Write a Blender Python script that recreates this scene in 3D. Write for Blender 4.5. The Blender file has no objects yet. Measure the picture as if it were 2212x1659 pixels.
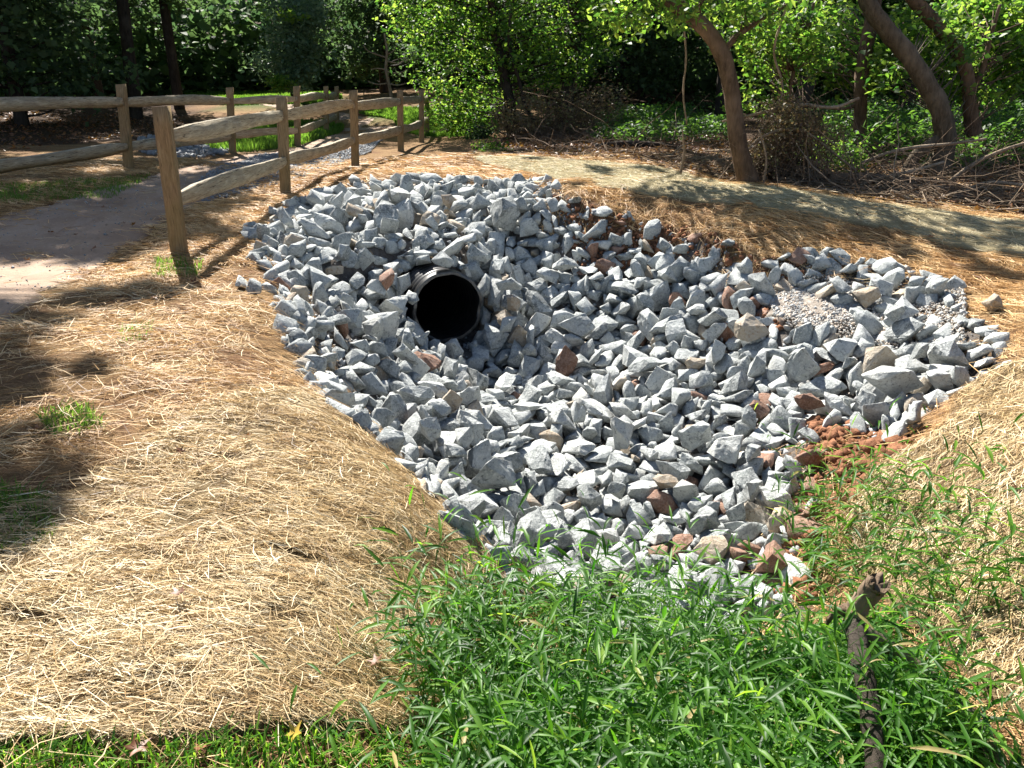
import bpy, bmesh, math, random
import numpy as np
from mathutils import Vector, Matrix, Euler
rad = math.radians
C = bpy.context.scene.collection
random.seed(7); RNG = np.random.default_rng(11)

# ------------------------------------------------------------------ camera, sky, sun, exposure
W0, H0, FPX, PITCH, CAMZ = 2212.0, 1659.0, 1661.0, rad(21.0), 1.5
scene = bpy.context.scene
cd = bpy.data.cameras.new('camera'); cd.sensor_width = 36; cd.lens = 36*FPX/W0
cd.clip_start = 0.05; cd.clip_end = 1000
cam = bpy.data.objects.new('camera', cd); C.objects.link(cam)
cam.location = (0, 0, CAMZ); cam.rotation_euler = (math.pi/2-PITCH, 0, 0); scene.camera = cam
SUN_EL = rad(45.0); SX, SY = -0.41, 0.912                    # horizontal direction towards the sun
SUNV = np.array([SX*math.cos(SUN_EL), SY*math.cos(SUN_EL), math.sin(SUN_EL)])
world = bpy.data.worlds.new('World'); scene.world = world; world.use_nodes = True
wn = world.node_tree
sky = wn.nodes.new('ShaderNodeTexSky'); sky.sky_type = 'NISHITA'; sky.sun_disc = False
sky.sun_elevation = SUN_EL; sky.sun_rotation = math.atan2(SX, SY)
wn.nodes['Background'].inputs[1].default_value = 0.05
wn.links.new(sky.outputs[0], wn.nodes['Background'].inputs[0])
sd = bpy.data.lights.new('sun', 'SUN'); sd.energy = 5.0; sd.angle = rad(0.55); sd.color = (1.0, 0.955, 0.88)
sun = bpy.data.objects.new('sun', sd); C.objects.link(sun)
sun.rotation_euler = Vector(SUNV).to_track_quat('Z', 'Y').to_euler()
sun.location = (-10, 20, 20)
scene.view_settings.view_transform = 'Standard'; scene.view_settings.look = 'None'
scene.view_settings.exposure = 1.62; scene.view_settings.gamma = 1.0
scene.cycles.max_bounces = 6; scene.cycles.diffuse_bounces = 1; scene.cycles.glossy_bounces = 2
scene.cycles.transmission_bounces = 3; scene.cycles.transparent_max_bounces = 6

# ------------------------------------------------------------------ photo rays <-> world
cp, sp = math.cos(PITCH), math.sin(PITCH)
def ray(px, py):
    u = (px-W0/2)/FPX; v = (H0/2-py)/FPX
    return np.array([u, cp+v*sp, v*cp-sp])                   # per unit of camera depth
def at(px, py, depth): return np.array([0, 0, CAMZ])+ray(px, py)*depth
def atz(px, py, z):
    r = ray(px, py); return np.array([0, 0, CAMZ])+r*((z-CAMZ)/r[2])
def proj(P):
    P = np.asarray(P, float); x = P[..., 0]; y = P[..., 1]; z = P[..., 2]-CAMZ
    d = y*cp-z*sp; v = y*sp+z*cp; d = np.where(d < 0.05, 0.05, d)
    return W0/2+FPX*x/d, H0/2-FPX*v/d, d

# ------------------------------------------------------------------ terrain
CZ = [(300,1600,0),(300,1200,.05),(500,1000,.05),(0,1000,.12),(0,1300,.08),(0,1640,.02),(600,850,.06),(600,1400,0),
 (620,700,.04),(560,560,.16),(760,900,-.05),(900,1060,-.16),(1050,1235,-.33),(950,1400,-.26),(880,1550,-.22),(600,1640,-.04),(700,1200,-.02),
 (0,380,.42),(0,500,.25),(0,650,.16),(0,820,.12),(300,700,.1),(250,560,.16),(200,430,.3),
 (700,420,.28),(900,392,.36),(1010,388,.38),(1150,400,.36),(750,365,.36),
 (760,560,.08),(680,640,.0),(800,690,-.26),(850,800,-.45),(950,900,-.66),(740,800,-.2),(860,620,-.16),(870,950,-.42),(1000,1100,-.62),
 (850,500,.14),(1000,480,.2),(970,560,.04),(1150,460,.24),(1000,430,.3),
 (980,770,-.82),(1060,740,-.78),(1100,850,-.86),(1300,850,-.82),(1300,1000,-.87),(1500,900,-.72),(1500,1150,-.87),(1250,1200,-.8),(1700,1150,-.74),
 (1090,620,-.5),(1200,600,-.3),(1200,720,-.7),(1300,560,-.1),(1300,480,.2),(1400,650,-.45),(1500,650,-.3),(1500,750,-.55),(1550,510,.17),(1640,580,-.02),(1700,670,-.2),(1900,650,-.1),(1800,545,.1),(2000,590,.05),(2150,720,-.08),(2050,850,-.3),(1850,930,-.52),(1700,800,-.5),(1820,1080,-.66),
 (1650,1300,-.76),(1400,1450,-.68),(1400,1650,-.55),(1700,1600,-.5),(1150,1650,-.38),(2000,1650,-.4),(1150,1400,-.6),(1800,1300,-.62),
 (1900,1060,-.4),(2000,980,-.26),(2120,850,-.14),(2212,800,-.08),(2212,1000,-.06),(2212,1300,-.2),(2000,1250,-.36),(2212,1600,-.3),
 (1000,345,.45),(1250,400,.38),(1600,400,.36),(1900,440,.3),(2212,480,.24),(2212,590,.08),(1400,345,.46),(1700,350,.4)]
CD = [(388,545,6.55),(620,420,9.8),(770,363,12.4),(865,328,15.4),(910,307,18.2),(922,295,20.8),(280,365,11.2),(503,330,14.6),(643,315,16.),(704,290,19.8),(727,275,23.),
 (100,270,20),(300,255,24),(540,206,32),(850,240,24),(1100,290,19),(1400,290,18),(1700,310,15),(2100,300,15),(1300,240,26),(1900,240,26)]
CW = [(-6,-3,.1),(0,-3,0),(6,-3,0),(0,.3,-.02),(1.5,.5,-.15),(-3,0,.05),(4,1,0),(5,3.5,.1),(9,6,.2),(-9,4,.2),(-9,9,.4),(-12,14,.6),(12,14,.6),(9,11,.4),(-20,30,1.3),(20,30,1.6),(0,34,1.5),(-10,-8,.2),(10,-8,.2),(-20,10,.6),(20,10,.7)]
_pts = [atz(*c) for c in CZ]+[at(*c) for c in CD]+[np.array(c, float) for c in CW]
_pts = np.array(_pts)
def _ker(r2): return 0.5*r2*np.log(r2+1e-9)
def _fit(P, lam):
    n = len(P); A = np.zeros((n+3, n+3)); xy = P[:, :2]
    A[:n, :n] = _ker(((xy[:, None]-xy[None])**2).sum(-1))+lam*np.eye(n)
    A[:n, n] = 1; A[:n, n+1:] = xy; A[n:, :n] = A[:n, n:].T
    b = np.zeros(n+3); b[:n] = P[:, 2]
    return np.linalg.solve(A, b)
_w = _fit(_pts, 0.02)
# value noise
_nt = RNG.random((64, 64))
def vnoise(x, y, s):
    x = np.asarray(x)/s+100.; y = np.asarray(y)/s+100.; xi = np.floor(x).astype(int); yi = np.floor(y).astype(int)
    fx = x-xi; fy = y-yi; fx = fx*fx*(3-2*fx); fy = fy*fy*(3-2*fy); g = lambda a, b: _nt[a % 64, b % 64]
    return (g(xi, yi)*(1-fx)+g(xi+1, yi)*fx)*(1-fy)+(g(xi, yi+1)*(1-fx)+g(xi+1, yi+1)*fx)*fy-0.5
def TZ0(x, y, detail=True):
    x = np.atleast_1d(np.asarray(x, float)); y = np.atleast_1d(np.asarray(y, float)); sh = x.shape
    xf = x.ravel(); yf = y.ravel(); out = np.empty(len(xf)); n = len(_pts)
    r = np.hypot(xf, yf-8); k = np.minimum(1, 26/np.maximum(r, 1e-6)); xc = xf*k; yc = (yf-8)*k+8
    for i in range(0, len(xf), 20000):
        s = slice(i, i+20000)
        r2 = (xc[s, None]-_pts[None, :, 0])**2+(yc[s, None]-_pts[None, :, 1])**2
        out[s] = _ker(r2) @ _w[:n]+_w[n]+_w[n+1]*xc[s]+_w[n+2]*yc[s]
    out += np.clip(r-30, 0, 60)**1.35*0.055*np.clip((yf+20)/30, 0.15, 1)
    if detail:
        out += vnoise(xf, yf, .9)*.05+vnoise(xf+7, yf, .33)*.03+vnoise(xf, yf+5, 3.)*.05*np.clip(r/15, 0, 1)
    return out.reshape(sh)
TZ = TZ0
def hit(px, py):
    r = ray(px, py); d = 0.8; prev = d
    while d < 80:
        p = np.array([0, 0, CAMZ])+r*d
        if p[2] < TZ(p[0], p[1])[0]:
            a, b = prev, d
            for _ in range(18):
                m = (a+b)/2; p = np.array([0, 0, CAMZ])+r*m
                if p[2] < TZ(p[0], p[1])[0]: b = m
                else: a = m
            return p
        prev = d; d *= 1.03
    return np.array([0, 0, CAMZ])+r*60
def inpoly(px, py, poly):
    px = np.asarray(px); py = np.asarray(py); ins = np.zeros(px.shape, bool); n = len(poly)
    for i in range(n):
        x1, y1 = poly[i]; x2, y2 = poly[(i+1) % n]
        c = ((y1 > py) != (y2 > py)) & (px < (x2-x1)*(py-y1)/((y2-y1) or 1e-9)+x1); ins ^= c
    return ins
def wpoly(pts): return [tuple(hit(x, y)[:2]) for x, y in pts]      # a region of the ground in world x, y
ROCKPX = [(550,505),(600,462),(690,415),(790,392),(900,388),(1010,388),(1150,400),(1215,428),(1300,460),(1420,485),(1540,515),(1640,565),(1780,550),(1950,580),(2060,620),(2090,690),(2165,740),(2165,810),(2060,860),(1960,950),(1850,950),(1760,930),(1740,1000),(1770,1100),(1720,1180),(1720,1300),(1560,1440),(1250,1340),(1090,1250),(960,1090),(870,980),(740,880),(640,740),(600,600)]

ROCKP = wpoly(ROCKPX)
PIPEC = at(968, 664, 7.3); PIPEA = np.array([.42, -.905, .02]); PIPEA /= np.linalg.norm(PIPEA); PIPER = .345
_RS = (np.array(ROCKP), np.roll(np.array(ROCKP), -1, 0))
def rockdepth(x, y):
    P = np.column_stack([x, y]); best = np.full(len(P), 9.)
    for a, b in zip(*_RS):
        d = b-a; t = np.clip(((P-a)@d)/(d@d), 0, 1); best = np.minimum(best, np.hypot(*(P-a-t[:, None]*d).T))
    return np.where(inpoly(P[:, 0], P[:, 1], ROCKP), best, 0)
def TZ(x, y, detail=True):
    z = TZ0(x, y, detail); sh = z.shape; zf = z.ravel().copy(); xf = np.atleast_1d(np.asarray(x, float)).ravel(); yf = np.atleast_1d(np.asarray(y, float)).ravel()
    m = (np.abs(xf) < 4.5) & (yf > 1) & (yf < 12)
    if m.any():
        zf[m] -= .15*np.clip(rockdepth(xf[m], yf[m])/.4, 0, 1)
        h = np.hypot(PIPEA[0], PIPEA[1]); al = -((xf[m]-PIPEC[0])*PIPEA[0]+(yf[m]-PIPEC[1])*PIPEA[1])/h
        lat = np.abs((xf[m]-PIPEC[0])*PIPEA[1]-(yf[m]-PIPEC[1])*PIPEA[0])/h
        c = -.86+.95*np.clip(lat-.42, 0, 9)+1.7*np.clip(al-.16, 0, 9)+np.where(al < -1.3, 9, 0)
        zf[m] = np.minimum(zf[m], c)
    return zf.reshape(sh)
# ------------------------------------------------------------------ broken stone shapes
NROCK = 22
def rock_points(k):
    r = np.random.default_rng(500+k)
    kind = ('block', 'slab', 'wedge', 'lump')[k % 4]
    dims = {'block': (1, .74, .62), 'slab': (1, .72, .36), 'wedge': (1, .62, .55), 'lump': (.92, .8, .7)}[kind]
    dims = np.array(dims)*r.uniform(.88, 1.12, 3)
    pts = []
    while len(pts) < 13:                                    # points near the faces of a skewed block
        p = r.uniform(-1, 1, 3)
        if np.abs(p).max() > .72 and (np.abs(p)**3).sum() < 1.75:
            if all(np.linalg.norm(p-q) > .42 for q in pts): pts.append(p)
    pts = np.array(pts)
    if kind == 'wedge': pts[:, 2] *= 1-.55*(pts[:, 0]*.5+.5); pts[:, 1] *= 1-.35*(pts[:, 0]*.5+.5)
    pts[:, 0] += pts[:, 2]*r.uniform(-.35, .35); pts[:, 1] += pts[:, 0]*r.uniform(-.25, .25)
    pts = pts*dims*.5; pts -= (pts.max(0)+pts.min(0))/2
    return kind, pts/(pts[:, 0].max()-pts[:, 0].min())
ROCKS = [rock_points(k) for k in range(NROCK)]
# resting place of each stone: shape, size, position (mm), turn
ROCKDATA = [
16,75,394,3712,-959,7,99,44,-68,
6,91,587,6011,-960,99,-1,-3,-29,
13,169,-880,7824,151,99,-22,6,-56,
6,163,-697,9855,283,99,21,11,-65,
0,121,90,8743,289,39,-99,10,25,
18,81,1735,5450,-705,9,26,99,-52,
19,153,-1423,7670,104,26,-18,14,99,
11,146,-1349,9342,217,99,17,5,44,
10,128,-89,8609,99,34,99,-5,4,
15,143,-1982,9452,227,65,54,35,99,
0,73,429,3603,-961,36,27,-62,99,
15,127,-943,9705,258,26,4,-67,-99,
7,50,882,5665,-852,87,19,88,-99,
12,134,-1359,9598,263,96,-52,25,-99,
19,199,-489,6535,-876,99,9,68,33,
18,97,-1114,6941,-632,1,-99,-37,17,
20,195,-2330,8052,158,99,-13,14,-43,
5,113,1025,7484,-216,80,-7,-60,99,
17,80,606,6970,-839,99,14,-62,80,
21,143,480,3462,-939,99,-13,0,-8,
8,78,674,4118,-1019,99,4,14,5,
7,131,-170,5657,-867,8,-11,-2,-99,
7,175,-159,5455,-860,56,99,-3,-83,
8,85,484,3273,-867,13,-73,17,99,
5,126,-1063,6955,-528,5,31,-53,99,
2,187,1180,7178,-469,92,78,-99,-16,
14,85,46,5730,-963,44,99,-6,13,
15,130,563,5821,-873,99,18,8,-95,
19,117,-327,4102,-678,20,99,12,51,
6,70,-669,5238,-663,99,-68,11,-12,
17,93,-2468,7230,205,46,9,-15,99,
10,116,1553,5750,-738,99,21,-39,-27,
1,148,1787,4956,-729,54,42,-70,-99,
5,83,596,3712,-996,99,-32,-6,-48,
12,165,-553,8765,142,99,14,-24,-75,
14,124,816,7514,-291,99,-56,73,-45,
7,166,1380,6576,-472,1,-75,99,72,
21,85,1567,5083,-812,99,13,0,-54,
16,113,1238,7500,-322,10,-22,99,6,
13,73,-249,8291,-223,17,99,12,-75,
1,114,-1993,9812,215,99,-26,27,-90,
16,105,-652,5741,-688,66,-23,-2,-99,
20,109,-1331,6508,-281,19,84,99,15,
19,101,878,4686,-968,99,30,-10,41,
8,141,-500,6194,-772,88,15,-76,-99,
7,111,1723,5851,-560,30,-13,49,-99,
5,116,1561,5312,-784,99,17,3,-72,
15,102,482,5129,-910,48,-41,-20,99,
15,127,-531,4910,-605,99,-29,-79,87,
20,111,1080,6395,-803,12,-17,18,99,
5,180,299,7223,-710,38,-5,-20,99,
9,152,-990,6503,-592,38,99,-45,-38,
8,242,-1846,8986,214,99,17,-53,14,
10,105,615,5594,-907,99,11,12,37,
8,110,2751,6252,-139,85,99,12,-18,
11,77,774,4287,-1018,99,5,-73,-40,
7,125,89,7977,-486,76,54,-7,-99,
5,135,-158,7417,-644,75,-48,99,19,
9,102,-448,5037,-586,99,-63,-46,-23,
13,99,1764,7214,-92,65,24,-99,62,
12,206,-2209,8694,154,23,-8,0,-99,
13,127,29,7602,-614,99,-2,-11,60,
6,218,3026,5792,-138,27,17,20,-99,
4,60,-1571,9797,205,99,9,-17,-23,
11,103,-1469,8507,130,99,0,93,34,
17,89,2227,5478,-590,0,99,77,39,
10,115,-798,5490,-625,99,-3,14,-14,
20,89,-103,4614,-839,27,-14,-25,99,
19,95,1816,5606,-644,21,-28,-42,99,
19,190,280,7014,-797,57,-26,34,-99,
20,147,-1186,7772,86,99,-7,13,90,
12,156,382,6183,-1018,71,2,-48,-99,
13,91,2761,5180,-443,66,-31,-47,99,
4,194,-1077,8643,216,75,-46,-34,99,
13,124,-188,6628,-1145,68,-9,-23,99,
21,79,974,7249,-604,29,23,37,-99,
8,113,877,3120,-905,99,-14,-11,95,
7,130,1061,4854,-863,52,96,-45,-99,
3,163,-1059,6586,-310,70,-85,99,-71,
2,174,-980,8315,196,99,-25,-2,-45,
2,122,-1135,10098,329,6,-86,-99,21,
5,101,1785,4718,-725,99,-3,-30,-13,
10,78,2143,5484,-631,45,13,-18,99,
13,116,1003,3289,-932,10,46,-52,-99,
11,140,-220,9591,294,75,21,-24,-99,
3,118,-1349,6799,-340,99,66,-70,37,
16,96,2373,5374,-500,99,-17,-70,23,
1,129,1318,4505,-933,99,58,-25,67,
10,182,2662,4949,-497,99,12,-40,36,
10,116,319,9544,422,38,5,-28,-99,
20,103,977,6550,-820,99,21,-9,29,
1,76,1358,4056,-968,99,9,-26,-23,
15,61,1459,4887,-833,74,29,99,68,
2,91,1127,2893,-736,3,48,-54,-99,
10,62,256,8013,-372,57,49,99,59,
4,151,249,7137,-642,42,-83,99,90,
19,101,596,3239,-916,27,-99,84,-91,
0,110,339,2977,-672,31,29,-15,99,
8,56,1802,5896,-597,38,13,99,-81,
0,151,-1830,7290,130,2,60,-99,15,
5,103,-7,5974,-1006,87,-19,-16,-99,
8,131,-688,4763,-540,19,99,65,-25,
8,145,-1801,9276,198,10,-45,99,1,
21,86,-1711,6053,33,47,-55,12,-99,
12,79,3127,6142,-154,51,19,7,99,
20,199,392,6583,-957,5,4,-34,99,
10,46,2808,5799,-302,99,58,7,-22,
17,142,-1779,7543,60,33,-13,-1,-99,
11,111,2814,4683,-379,68,99,1,47,
3,57,-438,8607,82,23,-43,-99,30,
7,76,1420,5626,-767,99,-2,-13,36,
16,79,2175,5595,-556,51,-99,76,-10,
0,114,-297,7805,-70,99,-14,41,-36,
19,131,-1802,10383,337,33,85,54,99,
17,125,-1184,8372,116,27,26,-13,-99,
14,96,214,4503,-989,72,-4,4,99,
7,105,-1029,7071,-226,30,-89,-60,-99,
16,200,127,4900,-879,17,18,2,99,
6,115,1326,6541,-669,66,-99,67,-12,
3,125,-59,6398,-1111,23,18,19,-99,
13,110,-2337,7839,120,99,-22,11,29,
12,90,-115,6099,-1025,7,-48,99,8,
9,84,2599,6902,76,99,37,-14,42,
11,74,-2090,9878,223,99,17,15,-56,
18,91,1895,6747,-251,40,-34,35,-99,
14,68,-486,4935,-780,48,26,53,99,
21,111,-2216,9356,189,99,11,35,82,
15,76,-1029,5095,-383,12,-99,-78,-44,
6,163,-2087,7561,101,53,-1,12,-99,
19,54,1397,7449,-407,24,-46,-99,-27,
13,158,-537,4635,-689,28,23,-17,99,
21,93,-188,6399,-1197,3,-11,-4,-99,
5,147,-724,10039,383,99,54,-40,1,
8,104,1017,6008,-844,86,-15,-1,99,
5,138,1075,6830,-687,80,99,-24,-83,
0,115,-1539,9388,223,67,-79,99,55,
9,93,1448,7505,-232,99,4,45,-52,
10,95,1983,5693,-605,99,31,-43,78,
9,140,230,4029,-986,52,0,9,99,
1,58,-1334,9004,125,7,-13,-20,-99,
19,48,45,4007,-956,92,62,5,99,
10,113,-761,8729,136,99,-10,-23,-90,
3,114,-389,8346,62,25,99,-51,44,
3,86,-294,7246,-808,57,66,99,-97,
14,153,878,4413,-1019,1,10,6,-99,
2,152,-758,9061,182,94,-25,-39,99,
21,126,2233,4543,-536,11,-9,15,99,
12,180,-1790,8428,110,22,-18,3,-99,
1,121,161,5316,-943,14,-59,-99,4,
19,136,450,5331,-923,34,48,99,-19,
19,145,113,4177,-913,99,13,24,45,
11,52,1549,4409,-853,99,-2,-23,47,
16,88,340,6807,-984,99,18,-25,-2,
8,109,1312,5041,-819,18,47,-79,99,
18,95,858,6836,-783,30,99,-4,8,
0,131,1046,6173,-850,51,2,-7,99,
9,67,-738,4619,-581,39,-26,8,-99,
0,106,2817,6056,-224,92,26,-15,99,
14,83,-2207,8915,124,46,99,3,5,
18,150,-417,9715,270,69,-1,-10,99,
20,87,18,8650,172,6,29,99,-37,
10,77,672,2693,-760,27,99,-3,-13,
4,100,-1974,7306,118,99,17,-9,27,
2,112,-1417,8846,137,99,8,-42,79,
10,118,-1928,8779,85,99,-6,-29,-86,
16,99,1414,6385,-474,11,-94,-99,-27,
21,104,-491,4066,-590,28,-40,-99,17,
10,101,1299,4806,-894,46,-99,74,-19,
2,97,1465,3680,-737,99,55,-96,12,
11,121,-644,6347,-758,64,-49,-30,99,
4,75,276,3853,-975,99,39,29,42,
7,88,-894,5234,-385,84,-19,-42,99,
17,138,361,2858,-646,42,-42,-99,-80,
1,90,2493,5893,-333,99,69,-36,-27,
0,90,190,6293,-1046,57,22,-3,-99,
16,140,-580,5242,-566,1,21,-99,10,
4,156,66,9799,388,99,36,-29,-14,
7,86,42,3468,-729,41,-99,86,37,
3,81,-304,4707,-809,99,-24,7,-94,
17,128,-571,6127,-893,99,46,32,-8,
1,102,2418,4906,-586,53,10,-26,-99,
12,94,155,9270,380,56,-9,-47,-99,
21,132,2577,4522,-366,15,-29,99,34,
9,87,111,7324,-749,99,36,25,-76,
5,118,1007,5686,-854,17,21,-4,-99,
12,92,464,4410,-1022,76,0,-23,-99,
12,79,2087,5149,-620,55,23,30,99,
1,101,-54,3755,-857,99,-66,13,56,
8,132,-54,8065,-540,4,-12,16,-99,
9,111,734,7218,-618,11,-30,-36,99,
19,139,2504,5242,-469,3,-48,8,99,
10,111,-2051,6953,128,56,-39,-20,-99,
12,102,-183,4125,-792,4,6,-49,-99,
20,120,3198,6353,3,73,23,99,26,
12,86,-845,5463,-493,26,-64,99,68,
4,173,-1447,8065,88,53,85,-22,-99,
9,90,954,3837,-1002,99,-4,4,-6,
15,147,-2117,7918,111,63,-10,-6,-99,
12,150,-1257,10430,387,39,22,-6,99,
14,134,-1926,9677,186,33,9,5,-99,
17,126,240,3479,-895,99,0,27,17,
18,160,-1419,6864,-150,46,49,99,27,
18,124,780,2658,-707,33,33,-99,-71,
14,97,2345,4236,-398,99,-1,-32,-76,
13,98,1431,7337,-439,63,0,38,-99,
10,157,1258,7340,-450,7,-26,2,-99,
0,51,-737,5861,-704,44,99,65,15,
4,111,2726,5708,-305,99,48,3,73,
0,162,-555,6699,-747,77,-99,-4,-57,
4,158,-463,8968,226,99,16,-20,-17,
15,48,747,4552,-1005,99,15,-1,-56,
4,78,-343,5804,-920,56,29,99,21,
17,70,781,4916,-962,11,-67,99,14,
9,119,-2212,9162,159,99,4,27,-34,
21,83,-1368,6213,-167,68,74,99,-80,
14,201,1864,6495,-366,22,43,99,67,
2,104,1132,5617,-834,84,-27,-41,99,
4,91,2891,4726,-254,68,-29,-13,-99,
17,60,-1006,6232,-471,10,-20,-37,-99,
8,62,3065,6236,-142,99,25,-58,34,
17,83,564,4998,-970,99,-3,-23,53,
11,111,124,8141,-299,40,99,7,-34,
18,81,1923,4537,-597,99,18,61,82,
18,85,796,3040,-936,99,-12,3,-28,
5,113,50,3719,-924,13,99,13,-16,
4,44,849,2758,-806,25,-40,99,55,
13,78,-60,3387,-706,8,33,99,17,
21,109,-949,7476,-45,6,56,41,-99,
3,152,683,3036,-822,36,14,14,99,
17,78,334,4868,-961,4,99,-48,-37,
5,157,-425,9278,207,48,6,4,-99,
4,69,539,5475,-919,9,7,2,99,
3,109,-518,5957,-666,72,35,99,-8,
16,124,-103,4261,-859,37,29,3,99,
9,114,-48,4546,-916,99,-1,9,-16,
16,106,2965,4885,-261,99,0,-63,-9,
15,72,924,4957,-915,14,-21,-6,99,
9,119,762,5925,-898,20,-9,-13,99,
5,57,-2435,8443,131,99,15,15,76,
20,209,-1377,10051,277,12,11,-12,-99,
18,86,58,8119,-448,35,99,21,-22,
6,102,173,7561,-629,99,-9,-28,81,
2,92,704,5230,-907,99,17,77,82,
14,151,-2564,8599,216,4,-13,13,-99,
20,85,223,8662,319,99,-27,11,-45,
17,122,-1300,5940,-164,83,22,-99,46,
11,84,1409,4628,-890,99,65,-92,-16,
9,126,-471,7588,-192,76,36,51,99,
10,115,1185,7578,-232,99,65,6,99,
3,79,1091,3616,-929,99,-23,-10,-37,
0,153,781,3505,-927,99,-4,6,81,
16,105,1333,6221,-708,26,5,-14,99,
21,103,2943,6819,98,99,50,22,-68,
15,86,-254,5139,-865,76,42,-99,-42,
7,59,1006,3008,-840,5,66,45,-99,
8,117,1491,4309,-856,99,89,-35,-77,
6,98,-1896,7761,35,99,2,11,-72,
0,114,327,4654,-983,99,15,-8,10,
6,82,1122,5454,-849,38,99,92,15,
21,78,1145,5059,-887,7,-27,-9,99,
14,112,2851,5014,-406,48,-30,0,99,
9,77,3070,5382,-243,23,-99,36,-37,
5,75,476,7973,-160,99,56,78,-4,
19,85,1612,6017,-638,12,-99,38,60,
17,71,-1156,9229,148,1,27,-14,-99,
5,128,2916,5102,-365,99,16,-30,-52,
16,99,2101,4877,-618,26,36,99,-27,
13,98,-255,4965,-880,99,-30,17,-10,
7,69,2086,6697,-160,65,-99,20,-33,
21,75,292,7901,-395,9,-72,99,-7,
21,82,-101,7770,-491,44,48,30,-99,
2,62,2378,4633,-561,99,13,-2,-25,
9,56,1531,5422,-770,99,-96,40,-57,
0,74,-1776,6978,90,33,-54,-53,99,
20,147,-955,7005,-774,15,-99,26,36,
6,110,1135,4115,-1000,4,15,1,-99,
3,170,1384,7128,-353,99,-35,35,59,
11,154,-9,6836,-1021,48,-18,8,-99,
20,69,199,7784,-522,99,35,7,9,
15,89,-199,3910,-796,33,-99,37,-34,
11,58,-638,5303,-702,99,-59,12,86,
20,137,10,7595,-415,95,84,-17,-99,
18,132,1630,6608,-333,80,0,-28,-99,
9,80,2774,5362,-367,14,-99,-7,28,
13,79,734,7873,-86,99,2,26,-5,
2,94,-618,9233,185,14,-20,12,-99,
14,98,2351,5580,-521,93,39,9,-99,
6,73,1444,4351,-929,18,-99,-73,-1,
9,117,-242,6099,-998,55,-31,-12,99,
12,166,-275,4506,-800,99,31,13,0,
15,95,1364,5403,-780,22,-25,99,21,
8,113,278,5536,-907,99,5,-4,-37,
17,72,235,7329,-731,27,5,-49,99,
4,124,-238,9360,305,99,-11,-17,8,
17,99,-2328,9182,242,99,-64,3,3,
7,81,2498,5481,-480,51,-87,87,99,
8,96,1185,3022,-744,82,-99,-44,33,
14,104,1345,3619,-850,92,99,-84,39,
14,71,404,5121,-975,84,5,13,-99,
10,74,-3,4197,-920,22,-13,55,99,
10,132,-2089,8523,114,23,-75,99,-38,
19,55,1746,6039,-593,31,-31,-99,39,
20,112,282,5782,-945,18,-60,99,-22,
2,98,-269,7387,-719,99,-4,-83,77,
18,154,-1569,8721,120,99,0,-5,81,
14,121,-2090,8319,40,99,0,11,-4,
21,102,1904,5349,-703,54,43,5,-99,
20,98,2978,5814,-247,10,7,2,-99,
17,105,1534,7304,-340,60,99,-69,40,
17,81,-488,6407,-938,99,-49,-32,-5,
13,59,538,3001,-869,23,8,-7,99,
14,78,1959,6226,-406,99,66,-68,-9,
21,119,1222,6470,-739,70,-41,-5,99,
0,81,-1824,6462,85,76,21,38,99,
13,115,-584,6370,-895,48,-99,16,-8,
3,135,1631,7373,-148,68,99,78,-59,
1,140,-1059,9596,280,99,30,-55,13,
19,82,1513,4130,-860,26,44,-18,-99,
17,102,453,8504,327,86,11,-83,99,
2,73,1323,6090,-772,55,99,-65,-74,
14,111,1103,3943,-1002,99,-22,1,83,
20,89,40,3637,-859,32,-99,-23,19,
14,131,1019,7400,-464,5,1,-68,99,
0,101,1556,5856,-659,51,99,81,22,
6,80,-201,7854,-440,99,-14,21,63,
6,195,-152,9220,306,22,-99,-27,-30,
13,91,1290,3768,-937,39,66,99,3,
5,66,-619,5407,-732,9,4,-99,10,
13,63,1666,4230,-790,76,99,-33,-8,
12,84,337,4211,-1018,99,11,-17,-51,
7,84,360,4297,-960,99,53,-15,-48,
11,105,-538,5484,-789,28,99,46,7,
20,84,2057,6484,-253,32,99,-55,12,
10,155,196,6831,-1045,99,28,-38,75,
7,67,-2313,9094,210,72,17,20,99,
13,64,1228,3213,-772,74,99,59,-22,
18,85,704,4670,-988,81,5,-3,99,
7,82,623,5413,-892,12,22,3,-99,
6,67,-402,4220,-716,80,99,45,28,
8,98,1201,6840,-666,22,-24,-11,-99,
19,72,251,5995,-993,69,-14,18,99,
0,130,-633,5064,-585,99,66,-48,50,
11,87,1819,4214,-623,99,48,-10,15,
18,92,1341,6499,-567,17,63,-99,56,
7,118,1921,5651,-505,99,37,-10,29,
7,94,-1239,6756,-231,45,22,-99,62,
18,78,-949,5614,-487,15,99,-14,-8,
2,126,1828,5173,-721,99,68,28,39,
2,70,1023,4594,-978,29,-27,-4,99,
5,90,-1100,5676,-380,40,-99,-86,83,
13,58,798,3966,-1030,99,-28,-9,24,
9,145,-194,8409,-111,56,-99,36,25,
13,75,-865,5700,-541,47,-84,82,99,
12,89,2882,5664,-311,99,33,-37,-87,
16,68,-936,5033,-473,3,-31,-99,32,
15,87,-811,6902,-792,99,16,-3,-52,
21,92,240,9430,425,70,-73,-99,79,
16,186,-332,6336,-927,24,-4,-26,-99,
8,165,-891,9316,235,99,-31,-59,-17,
19,69,2935,5383,-328,46,-31,-15,99,
13,129,655,4500,-1004,99,-2,-36,87,
3,156,65,6930,-900,63,-99,8,84,
14,93,-1641,7974,3,99,-5,14,-49,
1,76,1037,3453,-939,28,99,-94,-5,
3,101,351,3243,-814,70,-99,17,31,
11,134,194,3465,-801,28,34,-99,-26,
8,59,-580,4844,-697,20,-99,-20,-97,
6,132,2528,5985,-255,4,-53,99,-14,
12,92,-2306,9801,305,34,-87,-99,22,
2,119,1613,7107,-282,61,-99,21,20,
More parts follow.
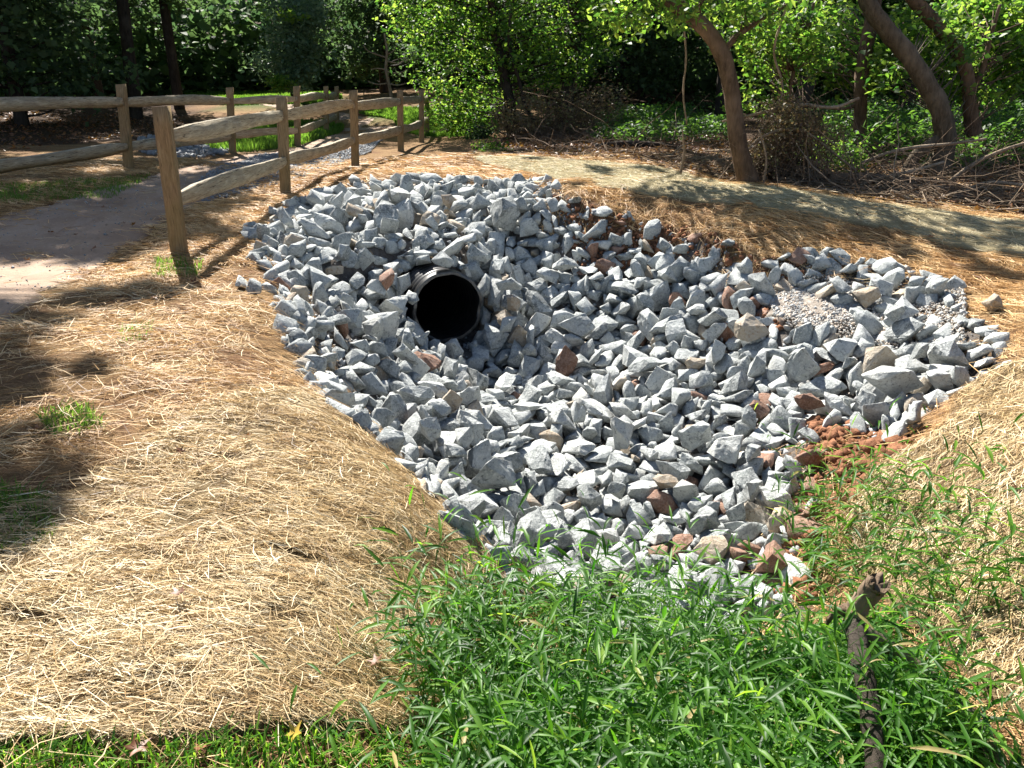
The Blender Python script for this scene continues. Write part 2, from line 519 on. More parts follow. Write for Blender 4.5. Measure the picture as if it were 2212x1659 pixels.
8,185,-1078,6833,-468,84,-99,-87,-17,
1,148,480,6369,-965,17,6,99,36,
0,101,741,5072,-941,99,23,-14,34,
11,110,778,6228,-882,28,-28,19,99,
5,69,2461,4438,-439,99,-60,-30,97,
18,104,-949,6811,-712,99,-16,21,1,
0,86,-390,6464,-1161,43,41,12,99,
7,65,-91,3984,-761,10,-47,60,99,
4,88,-1719,8028,25,99,55,80,52,
16,71,1204,5725,-815,18,-35,-9,-99,
3,90,-357,6024,-958,17,-7,-37,-99,
8,124,1552,6405,-553,60,3,-99,44,
3,127,2440,6228,-193,1,-16,99,-9,
14,95,1489,3777,-824,14,29,-99,-26,
16,104,2797,5793,-206,99,26,2,-73,
20,96,-1559,7424,91,99,-18,-11,-13,
3,53,3075,5932,-204,51,-99,-55,20,
9,94,1460,4500,-863,99,5,27,-11,
11,86,418,4985,-948,99,14,9,77,
1,90,-1191,6336,-354,27,-35,-99,-34,
19,82,2848,4877,-375,15,-83,39,99,
4,117,-214,6295,-1087,99,25,45,34,
17,119,119,8306,-63,99,14,-15,-85,
3,119,-411,4414,-589,99,11,16,58,
12,87,1407,6034,-705,20,24,-26,-99,
16,80,-1180,9826,243,99,9,-20,-13,
16,46,1898,4877,-680,11,-1,10,99,
17,88,2442,4582,-491,27,45,-99,-16,
14,118,-633,4219,-549,39,61,-99,27,
6,108,-1860,8615,82,87,-2,2,99,
18,85,903,3000,-896,3,24,-41,-99,
5,126,889,3371,-964,6,0,0,-99,
12,110,2692,5432,-408,34,30,-16,-99,
12,99,2078,5635,-552,99,25,-80,8,
16,178,-1147,8197,246,99,-77,61,79,
17,121,-1475,9000,149,99,-5,14,37,
3,53,511,3632,-962,99,-31,12,-39,
12,90,-286,6492,-1172,99,-63,-36,-79,
17,77,2644,4773,-506,99,-66,-43,99,
4,94,-317,8807,152,60,99,-16,-76,
5,52,2476,6598,-146,12,-99,31,-1,
21,59,971,3678,-987,99,-17,-13,-81,
5,103,833,5317,-870,48,-49,-99,40,
4,41,825,2909,-888,31,99,44,-10,
20,83,-1044,4973,-338,11,11,-99,-5,
15,55,379,7595,-517,29,28,-99,-66,
8,84,-95,5786,-932,99,-22,-34,-46,
6,116,-580,5872,-768,4,-47,-99,58,
20,60,-1378,5521,-81,26,99,10,41,
0,85,1082,4362,-1012,82,18,-8,99,
3,54,-2154,7710,54,33,-28,-53,-99,
2,86,-1975,7408,69,99,-35,7,-39,
21,69,392,4805,-988,99,1,12,40,
1,72,199,7674,-544,99,67,79,3,
14,58,1102,3267,-906,21,40,99,-5,
10,60,527,4135,-1038,4,8,99,-5,
11,62,-1431,8688,85,52,9,-99,-67,
15,68,-18,5513,-927,99,2,37,-41,
7,74,2046,5088,-684,39,93,-99,57,
6,136,147,6508,-1080,25,7,-34,-99,
20,148,-1858,8132,57,99,-7,-7,6,
2,77,2062,5374,-656,10,-13,16,-99,
5,90,-428,8501,49,99,50,72,-3,
10,67,-266,5848,-961,99,-14,-4,-39,
10,144,-52,3389,-647,99,-7,-6,-78,
11,94,-2058,8797,102,22,99,-85,-8,
1,78,1000,6924,-714,2,-99,-16,24,
8,82,2531,5372,-479,93,99,-23,-52,
18,100,2545,4825,-535,21,-99,31,-14,
0,68,-701,5982,-693,25,-75,99,-37,
9,69,3185,5618,-167,42,76,99,54,
6,67,-555,5248,-729,29,99,-39,58,
1,99,759,6667,-886,99,56,-34,-57,
7,95,-673,6092,-746,27,-9,1,99,
4,88,467,6973,-837,9,16,-5,-99,
2,99,-1758,10215,246,52,-7,45,-99,
15,88,-127,6211,-1091,99,-99,-9,3,
18,84,-164,6305,-1147,99,-58,-79,55,
21,61,-916,6526,-738,16,36,23,99,
0,109,-1755,9709,197,99,18,-7,56,
9,93,1328,4299,-937,99,-23,-30,-17,
6,101,-1589,9636,203,99,-12,16,-50,
14,56,1055,7217,-608,99,-64,-32,-34,
17,98,1709,6729,-401,74,-22,-62,99,
14,87,-551,5630,-800,4,-15,7,-99,
18,118,-175,6740,-1086,28,55,-99,-14,
13,140,-386,7787,-84,89,99,-83,99,
7,134,-1010,8996,184,20,99,-55,65,
21,73,1295,5567,-832,11,-5,9,-99,
3,102,-2140,9853,281,99,-20,49,4,
20,54,-103,6612,-1213,99,-12,13,-97,
7,47,2546,5065,-548,42,-19,-99,-3,
0,65,-1207,9004,144,99,-51,-27,-60,
19,92,-447,5269,-784,21,-39,-11,-99,
17,84,55,7875,-572,7,-99,10,-45,
15,79,1224,3511,-834,77,-99,33,72,
12,104,-1641,9924,203,20,20,15,99,
17,70,-288,4833,-869,22,55,-99,0,
9,54,1139,4253,-1016,5,55,99,14,
1,79,67,6619,-1182,48,13,2,99,
20,99,-906,9888,262,99,5,-17,86,
9,94,284,3693,-958,18,-12,2,-99,
15,98,1711,5591,-674,9,-9,0,99,
8,106,-438,5908,-876,99,-32,-14,1,
18,79,285,7558,-574,9,12,-99,21,
11,99,-62,3910,-891,3,-59,-34,-99,
18,73,1680,4563,-777,36,-14,99,11,
14,61,879,3230,-974,93,2,10,-99,
14,80,637,3973,-1031,45,2,6,-99,
6,65,836,7471,-232,18,11,-5,-99,
17,74,3109,6498,-18,51,-2,-10,99,
14,65,-609,10046,314,99,21,17,-51,
17,90,-334,5576,-877,99,-42,12,-81,
21,102,-352,9852,277,95,19,-38,99,
12,87,2253,4117,-401,99,16,-64,-68,
1,141,37,9108,325,88,33,-29,99,
6,70,140,5834,-966,13,-1,-1,99,
6,117,-1088,9970,256,99,5,6,-23,
18,147,41,7720,-312,10,93,99,-99,
11,74,1293,4178,-966,99,27,-14,-53,
19,164,203,5177,-872,26,63,-85,99,
7,118,329,3421,-830,99,-38,-21,54,
3,52,816,4577,-1012,20,31,33,99,
12,67,20,5819,-977,12,18,27,99,
16,80,-215,5313,-799,72,-89,99,14,
17,91,2869,5922,-259,18,30,-9,-99,
4,59,-283,5938,-961,71,79,71,-99,
10,61,2273,4452,-518,14,-59,99,-47,
13,153,360,7687,-272,19,8,-99,-73,
8,103,-1073,5470,-336,63,-11,61,99,
6,72,-13,6273,-1096,99,10,74,-67,
5,50,-181,3904,-869,99,-36,20,-81,
8,92,472,3919,-993,99,32,3,-93,
17,100,-1011,5325,-431,35,-60,16,-99,
9,88,-980,5343,-285,19,-62,-99,91,
8,77,2790,5249,-398,45,-99,77,-98,
3,101,-562,9487,229,8,-9,-99,12,
18,87,-1529,8939,122,99,11,15,84,
8,125,-1933,7119,133,99,-11,38,12,
19,63,1451,5502,-786,66,8,-18,-99,
8,48,-751,4329,-489,43,29,-99,21,
21,88,-161,3704,-803,99,-31,16,2,
2,96,-326,4242,-783,2,99,7,-32,
1,94,382,7625,-453,99,39,-9,36,
18,120,20,9336,315,99,6,-9,23,
6,65,1666,4284,-770,89,-99,-6,1,
16,109,33,3875,-756,99,32,26,-38,
9,83,1196,4703,-898,99,-9,38,51,
8,88,-371,8143,60,35,16,-74,-99,
21,113,70,6275,-1090,77,9,29,-99,
0,54,-45,5602,-926,0,99,13,88,
17,138,-1102,6355,-442,59,99,-32,-17,
15,69,-582,7450,-76,27,-99,77,-79,
7,90,-1450,9708,206,36,27,-99,81,
17,89,-1111,6987,-746,33,48,9,99,
21,94,-1785,6366,47,47,-52,13,-99,
18,68,-1085,5296,-234,99,37,60,0,
13,94,-982,5986,-472,99,34,-19,59,
19,91,1166,3467,-878,82,-99,-50,-74,
1,101,-263,6381,-1097,52,-9,91,-99,
3,80,1540,4058,-817,66,-99,-95,78,
11,155,-136,8015,-375,20,-31,21,-99,
11,99,-1653,6249,43,21,69,-58,99,
14,106,925,6726,-824,19,-24,-19,99,
21,56,921,5495,-870,58,-40,29,99,
0,95,-260,7758,-347,47,-73,24,-99,
12,107,2068,5932,-467,99,50,-46,-87,
6,83,809,7454,-413,25,-10,-89,99,
16,86,2039,4742,-578,43,-14,1,99,
13,123,-2064,9237,146,99,-10,-2,-58,
19,83,975,4827,-937,99,10,-17,27,
16,70,906,3990,-1007,42,-7,-4,-99,
8,88,493,3783,-982,94,5,-1,-99,
19,68,1391,4250,-947,32,-2,9,-99,
3,73,670,6816,-844,43,-59,-17,99,
0,76,1363,6360,-673,91,97,99,-29,
5,72,619,6808,-917,99,9,-27,38,
17,100,936,3545,-972,69,-13,-2,-99,
10,96,1233,5937,-835,74,14,-19,99,
8,86,89,4476,-944,99,-98,51,-38,
0,52,2868,5817,-278,99,1,-63,70,
8,63,785,4171,-1014,36,-82,99,34,
21,70,-133,4427,-904,12,99,-39,-5,
10,74,-2308,7732,108,54,-53,-19,-99,
18,91,2472,6771,-13,99,18,-43,95,
10,157,-2204,7047,182,59,-36,-18,-99,
2,108,999,5204,-873,6,-6,-40,99,
18,111,703,6084,-935,80,7,-9,-99,
20,88,722,3350,-932,5,-1,-31,99,
21,55,122,3540,-879,61,-99,49,46,
21,156,-2344,9607,279,99,-9,7,-35,
5,88,-1791,7894,20,4,40,99,-11,
1,103,155,9019,336,99,50,-55,39,
7,82,627,7077,-700,9,15,99,7,
19,106,-878,8039,180,27,12,99,1,
7,140,1412,3922,-828,99,-52,-47,85,
1,87,-203,8735,115,99,84,-26,-25,
18,109,-280,7410,-317,27,36,44,-99,
4,63,1673,5097,-775,51,-17,-21,99,
15,73,3065,5159,-223,27,-99,-94,-15,
14,97,333,8025,-315,49,-76,99,0,
15,100,1718,6174,-558,49,78,-99,-3,
6,74,2672,5920,-290,99,2,-9,54,
10,125,582,4605,-966,20,4,-42,-99,
14,113,1580,5565,-763,99,0,-6,10,
8,53,-98,6306,-1155,10,-99,55,-1,
18,62,411,5544,-937,99,48,13,14,
21,68,-399,9436,206,5,-25,3,99,
6,171,-1104,9443,201,99,-5,0,81,
9,88,-1299,8750,117,99,0,20,2,
0,86,822,6113,-878,13,64,-68,99,
11,82,-1684,10054,259,7,38,99,-66,
0,53,1130,3709,-987,7,-9,-17,-99,
3,84,-202,8991,222,29,-99,-82,-13,
14,69,1217,3697,-966,65,15,-16,-99,
7,91,-1819,9528,217,99,12,3,-29,
20,66,830,7111,-694,99,55,0,-58,
21,84,-369,8042,-99,99,24,8,13,
2,98,-514,4771,-671,62,36,-75,99,
8,129,714,7292,-492,46,-99,71,-17,
19,99,-1810,9901,220,99,91,30,-60,
17,69,62,5499,-961,92,-4,-26,99,
9,72,2390,4578,-518,35,-99,-41,6,
4,91,-159,7266,-714,99,16,-37,0,
11,69,-679,5344,-660,26,-51,-94,-99,
9,103,1402,6671,-428,99,-57,-60,-86,
14,92,-850,10203,369,99,66,-1,-55,
18,55,140,5080,-966,12,0,2,-99,
20,84,-1633,8117,24,5,-43,-99,7,
13,91,707,6961,-800,76,7,-60,99,
3,63,725,3691,-983,99,17,-44,-90,
19,113,-1636,9504,221,33,-13,2,-99,
10,92,-967,6190,-429,35,-32,99,13,
3,102,-20,4707,-884,99,-39,32,40,
16,74,1313,3837,-891,99,91,12,-93,
3,81,-861,5812,-564,37,-4,-30,99,
0,95,128,4619,-951,99,8,8,54,
21,67,-136,5981,-1010,99,-16,-18,72,
20,110,-965,9166,158,24,2,16,99,
1,163,-1434,8378,92,99,20,-8,-94,
12,71,2837,5533,-360,23,5,2,99,
12,106,3227,6576,62,84,34,-26,-99,
0,83,-151,6508,-1221,99,12,-10,17,
5,134,650,7174,-600,49,50,99,58,
10,91,1373,7776,-5,5,-66,-50,-99,
19,78,1423,5914,-735,7,72,-99,-43,
5,130,-426,4759,-790,99,15,22,80,
15,112,1465,4775,-811,42,47,29,-99,
13,61,-911,4564,-388,94,4,78,99,
18,111,-897,6709,-766,99,-19,-32,49,
6,83,371,7866,-319,99,-37,72,84,
8,93,49,9523,324,17,-41,15,99,
11,122,1981,5192,-653,83,-22,-19,99,
19,59,1621,4336,-806,91,-64,60,99,
11,88,3214,6170,-67,99,-38,-23,-11,
19,129,1225,3946,-958,8,99,24,-28,
7,109,2202,4981,-597,95,-39,-99,51,
9,55,793,2950,-925,18,7,-17,-99,
18,121,1077,5307,-811,99,-27,6,15,
15,99,283,6440,-1067,3,75,20,-99,
11,140,-204,9819,325,99,42,-17,16,
14,81,1437,6026,-740,20,45,99,30,
13,52,783,4705,-999,99,-35,16,-10,
2,72,587,4188,-1027,65,-38,-15,-99,
14,68,793,5577,-895,22,-66,-99,37,
16,78,-1531,6705,-189,26,-99,-53,11,
14,95,-346,5377,-865,96,4,21,99,
7,86,-2241,8330,101,99,5,24,-2,
6,61,-1041,6094,-483,82,-89,76,-99,
13,86,744,7539,-330,57,79,-25,-99,
17,71,273,2999,-713,99,27,13,-23,
19,85,-1928,8292,48,32,94,-26,-99,
18,89,-1543,10378,326,61,1,-22,99,
16,82,1943,6634,-246,99,-6,39,-95,
4,102,-103,5075,-914,33,99,-27,-60,
4,52,1066,4548,-989,4,-3,-4,-99,
2,84,1400,5222,-807,51,29,-7,-99,
10,85,60,5244,-941,56,99,0,-25,
20,54,2886,6197,-196,99,21,-5,43,
18,49,1004,5881,-881,35,-13,0,99,
2,102,-1334,9796,220,69,-19,26,-99,
16,85,257,3155,-750,6,99,17,-11,
6,106,1213,7034,-657,99,32,3,-96,
16,83,-114,4017,-853,41,60,70,99,
17,112,1601,6174,-639,67,-26,-51,99,
12,100,826,6509,-894,99,25,-38,-71,
16,67,2984,5652,-231,99,-55,-31,-47,
12,96,988,7253,-422,99,6,17,39,
20,79,-1602,7723,32,53,4,25,99,
4,43,1045,3595,-970,90,18,1,99,
11,83,-1994,8578,92,98,19,-3,-99,
1,100,-493,5094,-775,39,27,11,99,
21,77,2424,6507,-186,59,41,20,-99,
17,189,2989,5068,-217,95,70,-43,-99,
1,149,-698,7659,-40,78,4,-10,-99,
21,88,609,4832,-980,99,-9,-4,-79,
8,92,613,6431,-942,42,25,99,38,
16,70,2219,4708,-571,99,-6,-6,28,
19,89,967,7010,-699,99,41,-32,-34,
6,76,-2371,8287,115,99,7,25,99,
12,95,-1602,10185,248,99,26,-30,-17,
13,125,-2385,8976,216,99,-21,15,3,
3,73,424,6856,-902,99,-12,13,-81,
13,99,-557,4362,-625,6,-55,-99,59,
2,73,-2112,8138,38,59,-33,-4,-99,
1,91,135,3876,-937,38,-26,-99,-55,
4,119,-9,7861,-557,99,49,45,63,
6,74,20,5377,-953,60,5,7,-99,
17,121,2584,5697,-393,14,-1,-35,99,
18,121,-2227,8449,90,99,0,17,12,
8,91,-304,8193,-159,56,99,38,-56,
12,89,852,2876,-832,99,-16,-13,-59,
0,90,-2429,7653,168,99,6,8,-1,
8,66,1276,4076,-977,65,-18,4,99,
0,77,79,7468,-673,74,-6,-11,-99,
13,63,210,2805,-585,82,99,-81,-1,
20,139,2180,6592,-105,53,20,-99,54,
9,71,357,6681,-1056,7,99,69,53,
9,106,-517,4962,-716,1,74,99,19,
13,78,209,4381,-983,56,20,-13,99,
2,73,-581,4173,-568,99,80,41,64,
19,65,958,4160,-1018,99,37,-5,92,
0,61,440,5883,-962,21,22,-66,-99,
6,64,-777,4401,-469,8,-16,-95,-99,
19,75,-131,7890,-508,61,29,99,21,
19,98,3036,6036,-179,99,27,-8,-10,
10,83,1122,4761,-953,28,1,-8,-99,
0,61,721,4347,-1011,3,36,34,-99,
13,82,86,8486,34,51,9,33,99,
1,68,1238,4210,-999,99,40,5,54,
1,85,724,3192,-940,58,29,-99,3,
0,69,2317,5287,-588,99,83,-40,-43,
18,97,-1298,8864,149,8,37,-99,-4,
17,94,407,7035,-808,57,71,-48,-99,
14,77,207,9709,409,35,92,99,-36,
12,94,58,5137,-943,36,23,5,99,
18,84,160,5510,-945,54,-4,-3,99,
5,94,1141,3247,-815,99,-65,-4,10,
2,83,1933,5488,-656,77,-42,-81,99,
13,66,1297,3557,-817,99,-47,14,7,
4,111,-498,4778,-527,99,9,82,74,
17,56,1005,2829,-791,99,-72,-28,49,
3,76,-735,4977,-498,32,-75,99,-36,
9,86,1247,6363,-746,92,26,-21,-99,
20,109,2002,6092,-429,99,33,-25,-1,
18,52,2263,5638,-532,29,-99,4,-7,
16,77,644,2834,-790,4,-2,-99,-25,
12,57,-362,3980,-717,99,52,56,64,
10,91,-308,6225,-1115,10,-41,-44,-99,
5,79,551,3070,-904,27,51,-99,5,
18,56,779,5681,-898,20,25,-35,-99,
8,93,1869,5773,-579,24,58,16,-99,
6,81,368,5913,-939,81,-48,-45,-99,
17,60,86,3577,-893,99,-96,7,57,
12,73,-617,4059,-428,50,-87,-99,53,
14,56,1495,6762,-542,99,-57,51,-63,
18,90,-396,6346,-1108,4,99,-24,45,
3,110,-160,8164,-333,25,-65,99,1,
1,73,914,4572,-1015,70,29,-1,99,
17,90,-803,6551,-570,41,-1,99,2,
16,58,-543,5730,-805,40,-65,-23,-99,
11,68,-657,6012,-792,68,-99,31,-48,
12,100,-1939,7585,40,80,1,-38,-99,
0,68,2563,6593,-83,24,-22,99,-30,
13,96,1314,7404,-485,52,34,37,-99,
1,62,-2047,7085,114,64,34,20,99,
7,73,-1573,8488,85,36,-3,-6,99,
11,89,-798,8585,175,99,-14,14,-31,
12,80,2106,4630,-546,99,-36,-77,-18,
9,55,-309,5568,-830,99,-42,5,-80,
13,75,2814,6532,-72,66,-21,-99,81,
21,63,-542,6138,-982,7,34,11,99,
6,87,-1980,7923,30,4,-6,-1,99,
8,90,-2087,9691,232,17,6,99,-28,
9,61,3064,5682,-244,3,-59,-7,99,
21,77,1039,5509,-865,99,-2,-7,50,
10,79,1414,6471,-643,77,43,33,99,
17,95,129,7801,-581,99,10,-18,43,
12,82,-702,6456,-807,76,-99,32,51,
5,63,154,4328,-966,99,-52,23,-36,
17,73,950,6431,-879,86,1,-7,-99,
18,112,1339,7582,-212,82,-1,-99,65,
16,48,767,5331,-916,99,11,-21,38,
20,52,277,3336,-847,68,79,-14,-99,
13,91,-67,7024,-951,20,99,48,19,
6,77,197,3281,-823,18,-99,-42,78,
9,50,-26,6160,-1098,88,-6,-38,-99,
14,60,-307,4544,-844,52,-16,21,-99,
1,75,2665,5124,-459,11,-49,-99,66,
10,61,-606,4727,-678,99,35,80,56,
4,108,-1469,9534,256,99,45,-62,46,
5,65,1027,3087,-875,35,-99,-27,-85,
3,74,183,3620,-901,98,-99,-19,63,
21,79,-51,5203,-948,31,-20,4,-99,
19,69,-2208,7275,152,60,-99,7,-16,
1,76,1135,6639,-763,10,27,99,12,
8,68,-86,7564,-555,99,-4,28,80,
11,75,-214,5249,-858,50,-77,-7,99,
18,87,2368,5681,-453,81,99,-13,-7,
15,70,488,4829,-964,87,-73,15,99,
19,47,2406,4995,-594,92,-25,-99,45,
14,79,-1325,8407,74,50,99,77,85,
16,79,2691,4756,-429,50,28,2,99,
3,80,-25,6521,-1163,99,-11,-26,0,
14,116,457,7230,-695,19,99,-49,-3,
14,100,2164,5096,-667,54,-25,-9,99,
16,61,952,5367,-876,99,3,-17,15,
21,74,1232,6138,-790,89,99,-29,-19,
13,90,-2007,7777,72,41,20,45,-99,
20,67,716,3885,-1017,41,8,-23,-99,
13,51,2213,6727,-116,11,35,99,-80,
1,67,2706,5553,-398,71,-15,-33,99,
4,83,2261,5676,-433,88,77,-99,-24,
17,97,1643,7257,-277,99,-4,-6,45,
12,84,-89,3533,-769,99,0,13,-21,
12,104,22,4325,-867,99,-39,69,4,
8,114,-684,9562,242,10,53,-23,99,
11,82,-849,8857,166,15,-27,-60,99,
7,73,-560,6909,-789,20,33,99,-9,
11,71,-1512,5400,14,27,99,52,-22,
14,58,1687,5209,-783,6,-43,-99,12,
5,99,-1402,10260,302,3,11,-99,-23,
18,54,1496,7363,-372,99,-43,-39,-17,
11,96,1137,4658,-916,6,15,30,-99,
14,81,-68,7786,-405,99,42,3,-45,
8,57,-1178,6866,-629,16,-31,-99,-79,
18,61,532,4328,-1034,99,22,13,-11,
13,64,3015,5932,-235,99,-25,33,-64,
2,86,254,8157,-234,13,3,40,-99,
3,73,1071,5833,-826,99,-80,-98,-44,
8,72,622,6703,-917,26,2,-1,-99,
8,82,410,5746,-923,35,-27,50,-99,
14,86,-401,4582,-799,99,-18,33,-36,
0,89,-1147,7249,-276,99,33,30,-18,
4,70,-961,5193,-438,99,-33,38,-46,
18,40,3057,5596,-247,99,-49,-11,57,
20,61,612,6237,-982,99,37,-27,-14,
8,84,-1785,7787,37,53,-1,-99,82,
10,50,1338,6002,-800,99,23,-46,28,
19,80,-1269,9149,167,99,26,28,-14,
9,100,193,6692,-1118,9,32,13,-99,
8,63,-367,7035,-812,76,-16,-8,99,
9,81,-102,8200,-458,18,-99,23,14,
4,80,-142,4888,-896,99,-44,31,0,
16,75,236,6861,-936,8,64,99,-21,
14,82,474,7723,-388,10,-33,-29,99,
15,63,2902,4586,-255,43,99,-8,22,
14,86,2303,4861,-567,34,64,67,-99,
15,64,1439,6692,-565,6,99,22,40,
4,50,439,4257,-1022,55,-7,-16,-99,
18,85,2327,5072,-598,21,-56,42,-99,
9,58,1036,3131,-884,17,40,99,70,
19,62,-364,4857,-822,44,-12,11,-99,
17,120,-1063,7046,-616,99,-11,-50,-23,
4,46,1810,4790,-682,97,-78,14,-99,
7,82,1146,6261,-790,43,99,-19,-55,
19,81,-1202,6485,-437,51,66,19,-99,
2,48,2666,6709,-39,83,99,7,-19,
15,61,-264,3789,-716,99,4,24,-34,
14,51,-25,3395,-759,64,17,53,99,
18,77,3132,5744,-185,99,-23,-41,-50,
17,69,1184,5814,-834,21,2,52,99,
8,75,2635,4660,-421,74,-11,99,-72,
8,60,876,4120,-1024,94,-10,12,99,
0,95,-955,10091,297,99,31,-16,-70,
20,62,-823,4696,-477,56,-57,-19,99,
16,64,-2161,8060,57,36,34,99,29,
10,51,1452,6430,-664,65,-99,66,-31,
9,77,249,9983,389,2,45,6,-99,
7,53,774,3823,-996,40,7,-10,-99,
17,89,-2086,6629,180,22,-22,2,-99,
3,74,3319,5974,-87,99,40,-26,48,
3,86,-125,8527,9,3,6,-17,99,
16,54,2673,5287,-456,9,5,0,-99,
4,81,-62,6673,-1153,99,-10,8,85,
19,67,1596,4705,-740,2,-17,37,-99,
20,94,2157,5311,-641,50,29,-16,-99,
15,49,1775,5767,-642,48,-21,-12,99,
7,44,2921,5454,-331,98,99,-85,6,
9,75,-859,9423,171,16,-5,-2,99,
18,77,-1849,6875,78,99,-50,-53,13,
18,51,1376,4931,-870,24,-47,99,1,
15,46,314,3065,-700,99,25,37,-69,
15,70,-385,4977,-819,99,69,-19,-38,
0,65,-1450,6298,-160,30,-70,-99,54,
11,69,782,6324,-929,99,-59,-5,22,
11,86,-208,8642,95,99,24,0,-9,
7,71,1938,4941,-652,99,34,-16,-54,
0,74,-1843,5402,165,41,-1,-84,99,
6,57,2376,4495,-512,26,-99,-10,17,
13,59,672,7072,-754,23,-39,99,29,
21,51,-879,6592,-753,8,99,-84,-65,
18,57,3432,6021,-46,47,47,-25,-99,
1,57,2257,5209,-640,35,29,-46,-99,
7,68,1165,4524,-951,71,-2,-99,71,
17,84,-1697,8876,92,24,10,-21,99,
1,80,1162,3800,-981,99,35,12,73,
0,67,-1543,7856,1,6,15,16,99,
0,93,-340,8713,94,99,31,-6,-34,
15,74,-1435,5625,-60,56,-79,-99,-22,
7,77,155,8853,350,21,-5,-99,82,
13,76,1153,7355,-483,27,99,49,-42,
9,52,1837,6738,-306,45,8,99,-93,
7,61,-63,3667,-849,13,-21,-21,-99,
21,82,360,4091,-1019,2,-17,3,99,
11,63,-1324,9112,147,16,32,16,99,
18,80,871,5161,-905,99,-94,-21,-86,
0,62,2980,6242,-178,99,22,-18,-23,
2,92,2338,6714,-62,99,63,-79,34,
11,108,-189,7061,-839,40,99,-50,-22,
11,69,-852,7352,-59,92,97,-99,9,
1,88,3528,6018,5,99,42,-56,16,
1,70,2954,6632,18,47,0,-48,-99,
4,144,2380,4737,-485,99,-89,-8,72,
9,123,831,6564,-782,99,-15,-14,84,
21,120,284,5053,-870,5,29,99,92,
16,94,761,6001,-804,99,-11,0,-73,
6,169,1541,6984,-385,27,99,83,-43,
19,99,375,6329,-901,81,99,53,96,
4,195,-1257,8649,401,39,-70,20,-99,
21,64,1304,4612,-828,56,99,-23,-4,
8,114,2479,5002,-526,99,-1,-24,72,
3,123,1143,3705,-869,99,0,-6,8,
2,77,175,8609,247,49,-99,-47,-74,
16,168,-1909,7525,225,99,-11,0,16,
21,143,-1645,7882,56,32,-22,-44,99,
19,174,-242,5054,-743,99,26,-5,-53,
12,81,909,4563,-967,99,39,3,-26,
7,141,1462,6109,-593,29,61,-46,-99,
12,67,2768,4774,-350,31,-12,99,68,
14,210,-446,5285,-700,99,-2,20,-80,
10,87,-747,4488,-514,62,8,-37,99,
7,107,2016,5421,-589,36,99,-91,-62,
19,152,-74,7139,-564,89,-73,21,-99,
18,94,-263,4010,-771,58,99,83,-74,
21,70,-854,4767,-450,53,99,-47,14,
6,82,-407,3963,-584,71,-39,99,-58,
8,169,233,3799,-841,99,31,-9,-57,
13,99,-2289,7845,184,99,10,23,19,
1,184,1338,7260,-289,34,99,29,7,
21,90,-217,5549,-761,99,13,-4,3,
2,132,176,3123,-638,32,44,99,-33,
2,114,-487,4214,-655,99,-8,33,41,
16,166,-170,7077,-721,6,-60,-99,11,
3,87,-1838,10046,240,99,6,-11,-71,
0,205,851,7008,-633,99,11,-44,-5,
8,135,637,4274,-974,57,-3,-16,-99,
16,129,247,7739,-422,25,30,-1,99,
4,139,764,4991,-804,56,51,51,-99,
11,106,-1843,7931,61,88,79,36,99,
12,89,-610,6452,-1002,99,-3,18,-45,
9,85,228,5675,-886,51,14,-16,-99,
3,66,-571,4646,-494,51,83,99,60,
11,95,-1862,9729,274,99,44,46,78,
6,104,1394,5742,-737,41,-47,21,-99,
13,135,-1541,10091,329,99,45,9,63,
14,93,-382,8732,174,24,59,99,63,
17,150,833,5385,-795,99,-53,29,-36,
11,92,842,4232,-1007,99,-3,-61,-54,
14,68,109,6389,-1111,63,3,-99,35,
4,137,-472,6040,-771,1,99,31,46,
9,198,684,5487,-831,38,17,18,99,
5,111,1733,5681,-619,85,7,-99,5,
10,144,-1260,8768,174,99,59,0,74,
2,72,353,4494,-999,99,87,91,75,
19,72,607,4715,-967,99,-24,-54,2,
0,114,1867,4871,-622,70,-15,-99,80,
16,64,788,3441,-805,99,-1,-7,21,
20,79,-693,6552,-842,99,-21,9,-4,
10,119,1318,6448,-625,31,99,-70,-19,
1,83,-355,5240,-846,99,30,-8,-32,
20,116,841,6320,-867,41,21,35,99,
20,81,656,3282,-852,72,29,-2,99,
9,107,1065,3404,-865,22,-20,-24,-99,
20,149,1738,6393,-352,25,69,99,-44,
15,141,2782,5020,-297,25,-22,-58,99,
12,109,2449,4887,-463,99,42,-30,-4,
18,82,-376,4718,-709,84,-99,94,26,
21,142,951,3771,-936,99,-1,-16,23,
15,137,1104,3128,-772,16,13,23,-99,
18,133,171,6797,-802,70,99,-70,-2,
8,90,821,3679,-936,89,-8,16,99,
6,125,1567,6705,-474,99,-78,70,-27,
19,75,530,2816,-762,99,-36,3,-35,
8,85,523,3390,-861,99,19,7,83,
6,136,2949,6387,-84,14,-99,-83,8,
3,77,-651,9255,268,1,-29,-99,31,
4,97,348,3067,-760,28,-30,8,-99,
12,129,-2140,8199,86,35,2,25,99,
8,104,1531,4398,-767,36,-24,31,99,
19,107,1324,4404,-908,19,-99,-29,36,
10,112,-1042,7752,118,49,59,32,99,
6,99,-9,4905,-843,37,-35,4,99,
4,134,1045,4547,-846,54,20,-8,99,
8,230,1277,6785,-537,80,13,-99,59,
3,95,85,7081,-719,99,-62,-88,-27,
7,72,-416,4527,-698,99,-53,-77,-81,
12,69,-308,5452,-839,9,-41,-34,-99,
17,103,1049,6167,-761,4,-99,8,-4,
11,107,-517,4470,-642,99,37,3,35,
5,72,-816,6615,-789,99,29,79,-29,
4,89,490,4202,-866,36,-99,-14,51,
17,70,1505,6620,-552,58,99,-59,4,
9,95,1658,5944,-589,99,46,10,64,
13,90,-503,5995,-930,27,-24,-24,-99,
9,113,-1237,10223,357,17,4,26,99,
16,104,545,6122,-908,99,-41,-17,54,
2,113,-1034,6702,-601,94,59,-99,45,
5,120,1323,5934,-728,49,-12,-99,21,
